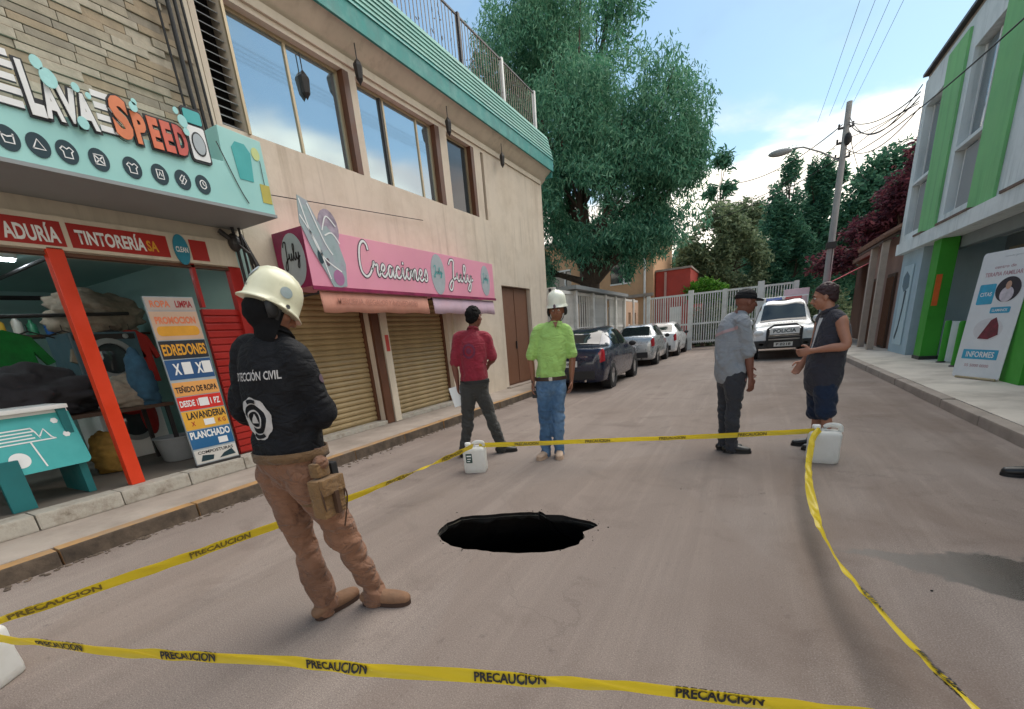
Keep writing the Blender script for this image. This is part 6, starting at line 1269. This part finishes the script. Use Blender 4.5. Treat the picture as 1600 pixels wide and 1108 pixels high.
    body = remesh(mb, 'body', skin, t, .0058 if fine < 1 else .0068, 2)
    # ---- eyes, brows, mouth
    if face:
        for s_ in (-1, 1):
            mb = MB(); c = HM(s_ * .031, .0765, .006); mb.ell(c, (.011, .011, .008), 12, 8); e = mb.build('eye', M_eye, t, smooth=180)
            mb = MB(); mb.ell(HM(s_ * .031, .0862, .004), (.0045, .0045, .0050), 10, 6); o = mb.build('iris', M_pr_black, t)
            mb = MB(); vtube(mb, [HM(s_ * .014, .090, .026), HM(s_ * .032, .088, .032), HM(s_ * .050, .076, .026)], [(.003, .0035)] * 3, up, 8, 3); mb.build('eyebrow', M_brow, t)
        mb = MB(); vtube(mb, [HM(-.024, .086, -.058), HM(0, .0965, -.056), HM(.024, .086, -.058)], [(.0028, .005)] * 3, up, 8, 3); mb.build('mouth', M_lip, t)
    # ---- trousers / shorts
    mb = MB(); top = pel + up * .075; B2 = B * 1.04
    vtube(mb, [pel - up * .07, pel - up * .02, top * .5 + pel * .5, top], [(.150 * B2, .115 * B2), (.168 * B2, .125 * B2), (.160 * B2, .120 * B2), (.150 * B2, .116 * B2)], r_, 24)
    for S_ in 'LR':
        hp, kn, an = g['hip' + S_], g['kn' + S_], g['an' + S_]
        if shorts: vtube(mb, [hp + up * .03, hp - up * .05, hp * .5 + kn * .5, kn * .92 + hp * .08], [(.098, .105), (.104, .11), (.100, .105), (.098, .10)], r_, 18)
        else: vtube(mb, [hp + up * .03, hp - up * .06, hp * .5 + kn * .5, kn, kn * .5 + an * .5, an + up * .02, V3(an[0], an[1], .045)], [(.096 * B, .104 * B), (.098 * B, .108 * B), (.086 * B, .090 * B), (.072, .074), (.070, .072), (.064, .066), (.064, .070)], r_, 18)
    kz = (g['knR'][2] + g['knL'][2]) / 2
    trs = remesh(mb, 'shorts' if shorts else 'trousers', pants, t, .0085 if fine < 1 else .011, 2, wfreq=(5, 5, 13), wr=wrP, seed=bx * 3, weight=lambda x, y, z: .55 + .9 * math.exp(-((z - kz) / .12) ** 2) + .9 * math.exp(-((z - .12) / .14) ** 2))
    # ---- shoes
    for S_ in 'LR':
        an = g['an' + S_]; to = V3(*(toeR if S_ == 'R' else toeL), 0) if (toeR if S_ == 'R' else toeL) else f.copy(); to /= np.linalg.norm(to); sd = np.cross(up, to); a0 = V3(an[0], an[1], 0)
        gz = max(0, an[2] - .10); gz = 0
        mb = MB(); L_ = bootlen; vtube(mb, [a0 - to * .055 + up * .045, a0 + up * .052, a0 + to * (L_ * .40) + up * .042, a0 + to * (L_ * .62) + up * .036], [(.036, .036), (.041, .043), (.049, .034 if L_ < .28 else .042), (.040, .026 if L_ < .28 else .036)], sd, 16, 4)
        vtube(mb, [a0 - to * .01 + up * .05, a0 - to * .005 + up * .12], [(.045, .052), (.046, .050)], sd, 14, 3)
        so = remesh(mb, 'shoe', shoe, t, .007, 2)
        P_ = catmull([(-.075, 0), (-.055, .036), (.02, .038), (L_ * .42, .050), (L_ * .66, .036), (L_ * .74, 0), (L_ * .66, -.036), (L_ * .42, -.046), (.02, -.036), (-.055, -.034)], 3, closed=True)
        vs = [a0 + to * a + sd * b + up * z_ for z_ in (0.001, .026) for a, b in P_]; n_ = len(P_)
        MB().add(vs, [tuple(range(n_ - 1, -1, -1)), tuple(range(n_, 2 * n_))] + [(i, (i + 1) % n_, n_ + (i + 1) % n_, n_ + i) for i in range(n_)]).build('sole', soles or M_black, so)
    # ---- shirt or vest
    mb = MB(); hemz = hem if hem is not None else .045; low = pel + up * hemz
    vtube(mb, [low, (low + wa) / 2, wa, ch, (g['shR'] + g['shL']) / 2 - up * .01, nk - up * .015], [(.172 * B, .128 * B + belly * .6), (.168 * B, .126 * B + belly), (.160 * B, .124 * B + belly), (.178 * B, .132 * B + belly * .3), (.155 * B, .105 * B), (.068, .068)], r_, 26)
    for S_ in 'LR':
        sh, el, wr_ = g['sh' + S_], g['el' + S_], g['wr' + S_]; inn = nk * .5 + sh * .5
        if vest: vtube(mb, [inn, sh * .9 + inn * .1], [(.06, .06), (.062, .064)], f, 14); continue
        vtube(mb, [inn - up * .02, sh, sh * .5 + el * .5] + ([sh * .12 + el * .88] if sleeves == 'short' else [el, el * .5 + wr_ * .5, wr_ * .93 + el * .07]), [.064 * B, .068 * B, .064 * B] + ([.066 * B] if sleeves == 'short' else [.060 * B, .052, .042]), f, 16)
    el_z = (g['elR'][2] + g['elL'][2]) / 2
    shb = remesh(mb, 'vest' if vest else 'shirt', shirt, t, .0085 if fine < 1 else .011, 3, wr=wrS, wfreq=(8, 8, 6), seed=by * 3, weight=lambda x, y, z: .5 + .8 * math.exp(-((z - wa[2]) / .12) ** 2) + .4 * math.exp(-((z - el_z) / .1) ** 2))
    if collar:
        mb = MB(); c = nk + up * .0; n_ = 20; vs = []
        for a in np.linspace(0, 2 * math.pi, n_, endpoint=False): vs += [c + r_ * .060 * math.cos(a) + f * .060 * math.sin(a) + up * (.030 - .022 * math.sin(a)), c + r_ * .075 * math.cos(a) + f * .078 * math.sin(a) + up * (.002 - .030 * math.sin(a))]
        o = MB().add(vs, [(2 * i, 2 * i + 1, (2 * i + 3) % (2 * n_), (2 * i + 2) % (2 * n_)) for i in range(n_)]).build('collar', shirt, t, smooth=True); md = o.modifiers.new('s', 'SOLIDIFY'); md.thickness = .005; bakemod(o)
    return t, g, dict(r=r_, f=f, up=up, HM=HM, hr=hr, fwd=fwd, hup=hup, hell=hell, shirt=shb, trousers=trs)
def helmet(K, t, m, brim=.022, blk=True, s=1.0, lift=.030, frontdrop=1.0):
    HM = K['HM']; n = 36; prof = [(1.14, -.035), (1.15, -.030), (1.02, -.010), (1.0, .01), (.985, .04), (.93, .075), (.80, .108), (.58, .132), (.32, .146), (.001, .151)]; vs = []
    for i, (k, z_) in enumerate(prof):
        for j in range(n):
            a = 2 * math.pi * j / n; e = (brim if i < 2 else 0) * (1.25 if math.sin(a) > 0 else .9); ridge = .007 * math.exp(-(math.cos(a) / .16) ** 2) if i > 2 else 0
            vs.append(HM((.112 * k + e) * s * math.cos(a), (-.006 + (.128 * k + e * 1.3) * math.sin(a)) * s, .030 + (z_ - (.02 * (1 if i < 3 else 0)) * abs(math.sin(a)) ** 2 * (1 if math.sin(a) < 0 else frontdrop) + ridge) * s - .030 * s + lift))
    fs = [(i * n + j, i * n + (j + 1) % n, (i + 1) * n + (j + 1) % n, (i + 1) * n + j) for i in range(len(prof) - 1) for j in range(n)] + [tuple((len(prof) - 1) * n + j for j in range(n)), tuple(range(n - 1, -1, -1))]
    h = MB().add(vs, fs).build('helmet', m, t, smooth=55)
    if blk:
        mb = MB()
        for s_ in (-1, 1):
            vtube(mb, [HM(s_ * .086, .02, .03), HM(s_ * .084, .02, -.03), HM(s_ * .060, .035, -.09), HM(s_ * .015, .055, -.122)], [(.012, .004)] * 4, K['fwd'], 8, 4); vtube(mb, [HM(s_ * .088, -.05, .02), HM(s_ * .084, .0, -.05)], [(.010, .004)] * 2, K['fwd'], 8, 3)
        mb.build('chin_strap', M_black, t, smooth=True)
        mb = MB()
        for s_ in (-1, 1): mb.ell(HM(s_ * .093, -.01, -.012), (.018, .03, .045), 12, 8)
        mb.build('ear_pad', M_black, t, smooth=True)
    return h
M_hcream = mat('cream_helmet_shell', H('#e2e0c4'), .35, var=.05, scale=4, coat=.3, dirt=H('#c0bb93'), dirt_amt=.4, dirt_scale=5)
M_hwhite = mat('white_helmet_shell', H('#dfe2d2'), .35, var=.04, coat=.3)
def cloth(n, c, v=.12, b=.8, folds=.045, **k): return mat(n, c, .9, var=v, scale=5, bump=b, bscale=120, sheen=.12, folds=folds, dirt=tuple(x * .72 for x in c), dirt_amt=.5, dirt_scale=3.5, **k)
# --- 1 civil protection man, near left, seen from behind
M_bshirt = mat('black_work_shirt', (.006, .0065, .009), .8, var=.2, scale=5, bump=.8, bscale=120, spec=.3, folds=.05); M_khaki = cloth('khaki_trousers', H('#7d5944'), .25, folds=.075)
M_boot = mat('tan_boot_suede', H('#80614a'), .85, var=.2, scale=12, bump=1, bscale=40, dirt=H('#5b3c2d'), dirt_amt=.6, dirt_scale=8); M_bsole = mat('boot_sole', H('#3f2c23'), .9)
t, g, K = person('man in black PROTECCION CIVIL shirt, cream helmet and khaki trousers, seen from behind', J_near, (-.12, .99), (.42, .91), M_skinA, M_bshirt, M_khaki, M_boot, fine=.5, sleeves='long', build=1.04, look=.55, toeL=(.10, 1), toeR=(.93, .36), bootlen=.285, soles=M_bsole, hem=.035, wrS=.014, wrP=.021, face=True, belly=.012)
h = helmet(K, t, M_hcream, .004, s=.92, lift=.036); HM = K['HM']
mb = MB(); mb.add(*K['hell']((0, -.010, -.008), (.084, .086, .078))); vtube(mb, [V3(*HM(0, -.030, -.03)), g['neck'] - K['f'] * .012 + V3(0, 0, .06), g['neck'] - K['f'] * .012 + V3(0, 0, -.015)], [(.086, .080), (.080, .078), (.084, .082)], K['hr'], 16, 4)
nc = remesh(mb, 'neck_shroud', mat('black_shroud', (.006, .006, .007), .9, bump=.6, bscale=90, spec=.2), t, .009, 2, wr=.004)
# keep the shroud off the face: cut everything forward of the ears
fw = Vector(K['fwd']); hc = Vector(HM(0, 0, 0)); bm = bmesh.new(); bm.from_mesh(nc.data); bmesh.ops.bisect_plane(bm, geom=bm.verts[:] + bm.edges[:] + bm.faces[:], plane_co=hc + fw * .045, plane_no=fw, clear_outer=True); bm.to_mesh(nc.data); bm.free()
bv = BVHTree.FromPolygons([v.co for v in h.data.vertices], [p.vertices[:] for p in h.data.polygons])
hb = Vector(K['hr']); hu = Vector(K['hup'])
def HF(dx, dz, back=True):   # frame behind or beside the helmet looking at it
    z = -fw if back else hb; o = hc + (z * .4) + hu * dz + (hb * dx if back else fw * dx); x = hb if back else -(-fw)
    return FRM(o, (hb if back else fw), hu)
for i, c_ in enumerate('VORA'): decal('text', c_, .011, .015, HF(-.035 + i * .022, .045), bv, M_dkp, 'helmet_mark', t)
decal('poly', [circ(0, 0, .026, .024, 20)], 0, 0, HF(.02, .075, False), bv, M_pale, 'helmet_badge', t); decal('poly', [circ(0, 0, .010, .010, 12)], 0, 0, HF(.045, .022, False), bv, M_black, 'helmet_socket', t)
decal('poly', [circ(0, 0, .03, .03, 20)], 0, 0, HF(-.0, .115), bv, M_lgrey, 'helmet_badge', t)
bvs = BVHTree.FromPolygons([v.co for v in K['shirt'].data.vertices], [p.vertices[:] for p in K['shirt'].data.polygons])
rr_ = Vector(K['r']); ff_ = Vector(K['f']); bk = Vector(g['chest']) - ff_ * .5
M_shp = mat('pale_shirt_print', H('#b9b5b3'), .7, var=.15, scale=20); 
FB = lambda dx, z_: FRM(Vector((bk.x, bk.y, z_)) + rr_ * dx, rr_, (0, 0, 1))
decal('text', 'PROTECCIÓN CIVIL', .285, .048, FB(-.005, 1.335), bvs, M_shp, 'back_lettering', t, bold=.02)
E_ = ringquads(.062, .088, 40, 1.0, 1.12, wob=.035) + ringquads(.036, .044, 30); decal('poly', E_, 0, 0, FB(-.03, 1.14), bvs, M_shp, 'back_emblem', t)
decal('poly', [[(-.024, -.018), (.024, -.018), (0, .026)]], 0, 0, FB(-.03, 1.14), bvs, M_shp, 'back_emblem', t)
decal('poly', ringquads(.066, .082, 8, 1.0, 1.12, 1.2, 1.95) + ringquads(.066, .082, 8, 1, 1.12, 4.2, 5.2), 0, 0, FB(-.03, 1.14), bvs, M_bshirt, 'back_emblem', t, depth=.007)
decal('poly', [circ(0, 0, .024, .02, 16)], 0, 0, FRM(Vector(g['elR']) + rr_ * .4 + Vector((0, 0, .16)), Vector(K['f']), (0, 0, 1)), bvs, M_dkp, 'sleeve_patch', t)
# belt, pouches, straps
up_ = Vector((0, 0, 1)); pelv = Vector(g['pelvis'])
M_belt = cloth('olive_webbing', H('#6b5136')); M_pouch = cloth('tan_pouch_nylon', H('#7d5f3c'), .2)
def beltring(mb, c, rx, ry, z0, z1, r_, f_, n=32):
    vs = []
    for a in np.linspace(0, 2 * math.pi, n, endpoint=False):
        for z_ in (z0, z1): vs.append(c + r_ * rx * math.cos(a) + f_ * ry * math.sin(a) + Vector((0, 0, z_)))
    mb.add(vs, [(2 * i, (2 * i + 2) % (2 * n), (2 * i + 3) % (2 * n), 2 * i + 1) for i in range(n)]); return mb
o = beltring(MB(), pelv, .196, .152, -.005, .04, rr_, ff_).build('belt', M_belt, t, smooth=True); md = o.modifiers.new('s', 'SOLIDIFY'); md.thickness = .006; bakemod(o)
pc = Vector(g['hipR']) + rr_ * .105 - ff_ * .045 + Vector((0, 0, -.11))
Mpo = Matrix.Translation(pc) @ FRM((0, 0, 0), ff_, (0, 0, 1))
po = MB().box(-.075, .075, -.095, .095, 0, .075, Mpo).build('thigh_pouch', M_pouch, t, bevel=.018); 
MB().box(-.07, .07, .02, .098, .066, .094, Mpo).build('pouch_flap', M_pouch, po, bevel=.010); MB().box(-.012, .012, -.08, .03, .078, .100, Mpo).build('buckle_strap', M_wood, po)
MB().box(-.045, .035, .10, .17, .0, .055, Mpo).build('belt_pouch', M_pouch, t, bevel=.015); mb = MB(); mb.ell(Mpo @ Vector((.005, .165, .035)), (.035, .035, .035), 14, 10); mb.build('radio_pouch', M_khaki, t, smooth=True)
mb = MB(); mb.box(.05, .09, .08, .15, .01, .05, Mpo); mb.build('black_clip', M_black, t, bevel=.008)
mb = MB()
for q in ([(.06, .09, .05), (.075, .0, .085), (.07, -.09, .07), (.075, -.19, .03)], [(.08, .09, .04), (.09, .02, .06), (.085, -.07, .05)], [(-.06, .08, .06), (-.07, .02, .08), (-.06, -.06, .07)]): mb.tube([Mpo @ Vector(p) for p in catmull(q, 4)], .0042, 6)
mb.build('dark_strap', M_wood, t)
# cargo pocket on the left thigh, laid on the cloth
bvt = BVHTree.FromPolygons([v.co for v in K['trousers'].data.vertices], [p.vertices[:] for p in K['trousers'].data.polygons])
def pocket(c, w_, h_, nm='cargo_pocket', dirv=-ff_, dep=.010):
    bm = bmesh.new(); n_ = 10; vs = {}
    for i in range(n_ + 1):
        for j in range(n_ + 1):
            p = Vector(c) + dirv * .35 + dirv.cross(Vector((0, 0, 1))).normalized() * (w_ * (i / n_ - .5)) + Vector((0, 0, h_ * (j / n_ - .5))); h2, nr, ix, ds = bvt.ray_cast(p, -dirv, 1.0)
            if h2 is None: bm.free(); return
            edge = min(i, j, n_ - i, n_ - j); vs[i, j] = bm.verts.new(h2 + dirv * (dep if edge > 0 else -.004))
    for i in range(n_):
        for j in range(n_): bm.faces.new((vs[i, j], vs[i + 1, j], vs[i + 1, j + 1], vs[i, j + 1]))
    me = bpy.data.meshes.new(nm); bm.to_mesh(me); bm.free(); me.materials.append(M_khaki); me.polygons.foreach_set('use_smooth', [True] * len(me.polygons)); link(bpy.data.objects.new(nm, me), t)
pocket(Vector(g['hipL']) * .45 + Vector(g['knL']) * .55, .11, .15, dirv=(-ff_ * .8 + rr_ * .25).normalized()); pocket(Vector(g['hipL']) + Vector((0, 0, .03)) - rr_ * .01, .11, .12, 'seat_pocket', dep=.006); pocket(Vector(g['hipR']) + Vector((0, 0, .03)) - rr_ * .01, .10, .12, 'seat_pocket', dep=.006)
mb = MB(); c = Vector(g['hipR']) * .62 + Vector(g['knR']) * .38; o = beltring(mb, c, .100, .108, -.015, .015, rr_, ff_).build('thigh_strap', M_belt, t); md = o.modifiers.new('s', 'SOLIDIFY'); md.thickness = .004; bakemod(o)
# --- 2 man in red shirt, seen from behind, walking
M_rshirt = cloth('dark_red_polo', H('#8c2436')); M_gpants = cloth('dark_grey_green_trousers', H('#3a3a38')); M_bshoe = mat('black_leather_shoe', (.012, .012, .012), .4, var=.2)
t, g, K = person('man in dark red polo shirt walking away with a white paper', J_red, (-.25, .97), (.1, .99), M_skinB, M_rshirt, M_gpants, M_bshoe, build=1.0, look=.1, toeR=(.85, .5), toeL=(-.3, .95), face=True, belly=.012)
HM = K['HM']
def hair(K, t, m=M_hair, low=-.02, vol=1.0, fringe=.05):
    mb = MB(); mb.add(*K['hell']((0, -.022, .032), (.087 * vol, .104 * vol, .098 * vol))); mb.add(*K['hell']((0, -.055, -.012), (.076 * vol, .062 * vol, .070 * vol)))
    o = remesh(mb, 'hair', m, t, .007, 1, wr=.009, wfreq=(30, 30, 30)); fw_ = Vector(K['fwd']); up2 = Vector(K['hup']); bm = bmesh.new(); bm.from_mesh(o.data)
    n_ = (fw_ * .75 - up2 * .66).normalized(); bmesh.ops.bisect_plane(bm, geom=bm.verts[:] + bm.edges[:] + bm.faces[:], plane_co=Vector(K['HM'](0, fringe, .060)), plane_no=n_, clear_outer=True); bm.to_mesh(o.data); bm.free(); return o
hair(K, t)
bvs = BVHTree.FromPolygons([v.co for v in K['shirt'].data.vertices], [p.vertices[:] for p in K['shirt'].data.polygons]); rr_, ff_ = Vector(K['r']), Vector(K['f']); bk = Vector(g['chest']) - ff_ * .5
for q_ in (ringquads(.055, .078, 30, 1, 1.1, wob=.03), [circ(0, 0, .032, .034, 20)]): decal('poly', q_, 0, 0, FRM(bk, rr_, (0, 0, 1)), bvs, mat('dark_red_print', H('#6a2540'), .8), 'back_emblem', t, depth=.006)
o = beltring(MB(), Vector(g['pelvis']), .184, .142, -.005, .035, rr_, ff_).build('belt', M_black, t); md = o.modifiers.new('s', 'SOLIDIFY'); md.thickness = .005; bakemod(o)
w = Vector(g['wrL']) + Vector((J_red['base'][0], J_red['base'][1], 0)); o = MB().box(-.002, .002, -.07, .07, -.21, .03).build('paper_sheet', M_pr_white); o.location = w + Vector((-.03, -.03, -.06)); o.rotation_euler = (R(12), R(-8), R(-52)); tag(o, 'folded white paper held in the left hand of the man in red', 'paper')
# --- 3 man in lime polo and white helmet facing the camera
M_lime = cloth('lime_polo', H('#a2cb70'), .06); M_jean = mat('washed_blue_jeans', H('#46688c'), .9, var=.3, scale=4, bump=.8, bscale=120, folds=.05, dirt=H('#8aa4bf'), dirt_amt=.7, dirt_scale=3.5, stretch=(1, 1, .7)); M_beige = mat('beige_shoe', H('#b39a86'), .8, var=.12)
t, g, K = person('man in lime green polo, white helmet and blue jeans facing the camera', J_green, (.36, -.93), (.22, -.97), M_skinA, M_lime, M_jean, M_beige, build=.98, look=.14, toeR=(-.1, -1), toeL=(.35, -.94), soles=M_beige, handR=((-.05, -.1, -1), (.9, .2, .0), 0), hem=.055, belly=.012, headlift=-.02)
helmet(K, t, M_hwhite, .002, s=.94, lift=.064, frontdrop=-.3); hc = Vector(K['HM'](0, 0, 0)); rr_, ff_ = Vector(K['r']), Vector(K['f'])
o = MB().ell(K['HM'](0, .148, .055), (.014, .006, .022), 12, 8).build('helmet_badge', M_dkp, t)
o = beltring(MB(), Vector(g['pelvis']), .182, .140, .005, .045, rr_, ff_).build('belt', mat('brown_belt', H('#3a2620'), .5), t); md = o.modifiers.new('s', 'SOLIDIFY'); md.thickness = .005; bakemod(o)
MB().box(-.02, .02, -.004, .004, -.02, .02, Matrix.Translation(Vector(g['pelvis']) + ff_ * .143 + Vector((0, 0, .025))) @ FRM((0, 0, 0), rr_, (0, 0, 1)) @ Matrix.Rotation(R(90), 4, 'X')).build('belt_buckle', M_chrome, t)
mb = MB()
for s_ in (-1, 1): c = Vector(g['neck']) + ff_ * .075 + rr_ * (.03 * s_); mb.add([c + Vector((0, 0, .02)), c + rr_ * (.035 * s_) + Vector((0, 0, .01)) - ff_ * .02, c + rr_ * (.02 * s_) + Vector((0, 0, -.055)) + ff_ * .012, c - rr_ * (.02 * s_) + Vector((0, 0, -.02)) + ff_ * .01], [(0, 1, 2, 3)])
o = mb.build('collar_point', M_lime, t); md = o.modifiers.new('s', 'SOLIDIFY'); md.thickness = .005; bakemod(o)
mb = MB(); c = Vector(g['neck']) + ff_ * .088 + Vector((0, 0, .012)); mb.add([c + rr_ * -.026, c + rr_ * .026, c + Vector((0, 0, -.065)) + ff_ * .022], [(0, 1, 2)]); mb.build('open_placket', M_skinA, t)
rad = thing('handheld_radio', 'black radio held in the right hand of the man in lime green', 'radio', (J_green['base'][0] + g['wrR'][0] + .02, J_green['base'][1] + g['wrR'][1] - .02, g['wrR'][2] - .10), .3)
MB().box(-.028, .028, -.016, .016, -.08, .05).build('case', M_plast, rad, bevel=.006); MB().tube([(-.018, 0, .05), (-.02, 0, .12)], .006).build('antenna', M_black, rad); MB().box(-.018, .018, -.019, -.0165, .005, .035).build('screen', M_grey, rad)
# --- 4 man with black cap
M_gtee = cloth('grey_tee', H('#8d939b'), .1); M_cpants = cloth('charcoal_trousers', H('#31333a'))
t, g, K = person('man in black cap, grey tee and charcoal trousers turned towards the man in the vest', J_cap, (.66, .75), (.88, .47), M_skinB, M_gtee, M_cpants, M_bshoe, build=1.06, look=.12, toeR=(1, .05), toeL=(.9, .3), belly=.035, collar=False, hem=-.02)
HM = K['HM']; mb = MB(); mb.add(*K['hell']((0, -.012, .045), (.088, .105, .082))); o = remesh(mb, 'cap', M_bshirt, t, .008, 1); fw_ = Vector(K['fwd']); up2 = Vector(K['hup']); bm = bmesh.new(); bm.from_mesh(o.data); bmesh.ops.bisect_plane(bm, geom=bm.verts[:] + bm.edges[:] + bm.faces[:], plane_co=Vector(HM(0, 0, .025)), plane_no=-up2, clear_outer=True); bm.to_mesh(o.data); bm.free()
vs = []; n_ = 14
for z_ in (.028, .036):
    for k in range(n_ + 1): a = math.pi * k / n_; vs.append(HM(.082 * math.cos(a), .06 + .105 * math.sin(a) ** .8, z_ - .012 * math.sin(a)))
MB().add(vs, [tuple(range(n_, -1, -1)), tuple(range(n_ + 1, 2 * n_ + 2))] + [(i, i + 1, n_ + 2 + i, n_ + 1 + i) for i in range(n_)] + [(n_, 0, n_ + 1, 2 * n_ + 1)]).build('cap_peak', M_bshirt, t)
bvs = BVHTree.FromPolygons([v.co for v in K['shirt'].data.vertices], [p.vertices[:] for p in K['shirt'].data.polygons]); rr_, ff_ = Vector(K['r']), Vector(K['f']); bk = Vector(g['chest']) - ff_ * .5
decal('poly', [[(-.16 + i * .032, -.02 + i * .008 + .01), (-.128 + i * .032, -.012 + i * .008 + .01), (-.128 + i * .032, .02 + i * .008 + .01), (-.16 + i * .032, .012 + i * .008 + .01)] for i in range(10)], 0, 0, FRM(bk, rr_, (0, 0, 1)), bvs, mat('pale_coral_print', H('#a98f92'), .8), 'back_stripe', t, depth=.005)
bvt = BVHTree.FromPolygons([v.co for v in K['trousers'].data.vertices], [p.vertices[:] for p in K['trousers'].data.polygons])
decal('poly', [circ(0, 0, .016, .018, 14)], 0, 0, FRM(Vector(g['hipR']) + rr_ * .4 + Vector((0, 0, -.02)) + ff_ * .04, ff_, (0, 0, 1)), bvt, mat('pale_pink_print', H('#c79a9a'), .8), 'pocket_badge', t)
# --- 5 man in dark vest and shorts
M_vest = cloth('dark_grey_vest', H('#32323c')); M_navyS = cloth('navy_shorts', H('#15253f')); M_redhair = mat('dark_reddish_hair', H('#2f1419'), .6, var=.4, scale=30, bump=2, bscale=60)
t, g, K = person('man in dark sleeveless vest and navy shorts by the far right jug', J_vest, (-.94, -.30), (-1, .02), M_skinC, M_vest, M_navyS, M_bshoe, build=1.06, shorts=True, vest=True, look=.2, toeL=(-1, -.05), toeR=(-1, .1), belly=.035, collar=True, hem=-.05, curl=(.7, .35), handR=((-.5, -.1, -.85), (0, -1, .1), 0), bootlen=.26)
hair(K, t, M_redhair)
rr_, ff_ = Vector(K['r']), Vector(K['f']); bvs = BVHTree.FromPolygons([v.co for v in K['shirt'].data.vertices], [p.vertices[:] for p in K['shirt'].data.polygons]); fr = Vector(g['chest']) + ff_ * .5
decal('poly', [[(-.006, -.12), (.006, -.12), (.03, .18), (-.03, .18)]], 0, 0, FRM(fr, -rr_, (0, 0, 1)), bvs, mat('white_undershirt', (.6, .6, .6), .9), 'undershirt', t, depth=.004)
# --- 6 person just outside the frame on the right: only the boots show
J6 = dict(J_cap); J6 = {k: (v if k == 'base' else (-v[0] * 0 + v[0], v[1], v[2])) for k, v in J6.items()}; J6['base'] = (2.30, 4.74)
J6.update(anL=(-.16, -.10, .09), anR=(-.22, .10, .09), knL=(-.03, -.09, .47), knR=(-.05, .09, .47), hipL=(.06, -.08, .86), hipR=(.06, .08, .86), pelvis=(.07, 0, .93), waist=(.08, 0, 1.06), chest=(.09, 0, 1.28), neck=(.09, 0, 1.47), head=(.08, 0, 1.62), shL=(.09, -.18, 1.4), shR=(.09, .18, 1.4), elL=(.14, -.24, 1.12), elR=(.14, .24, 1.12), wrL=(.05, -.25, .88), wrR=(.05, .25, .88))
J6 = {k: ((v[0] + .14, v[1], v[2]) if k != 'base' else v) for k, v in J6.items()}; J6['base'] = (2.16 + .02, 4.70)
t, g, K = person('person at the right edge with only dark boots in view', J6, (-1, 0), (-1, 0), M_skinB, M_bshirt, cloth('dark_olive_trousers', H('#2b2f22')), M_bshoe, look=.1, toeL=(-1, -.12), toeR=(-1, .12), bootlen=.31); hair(K, t)
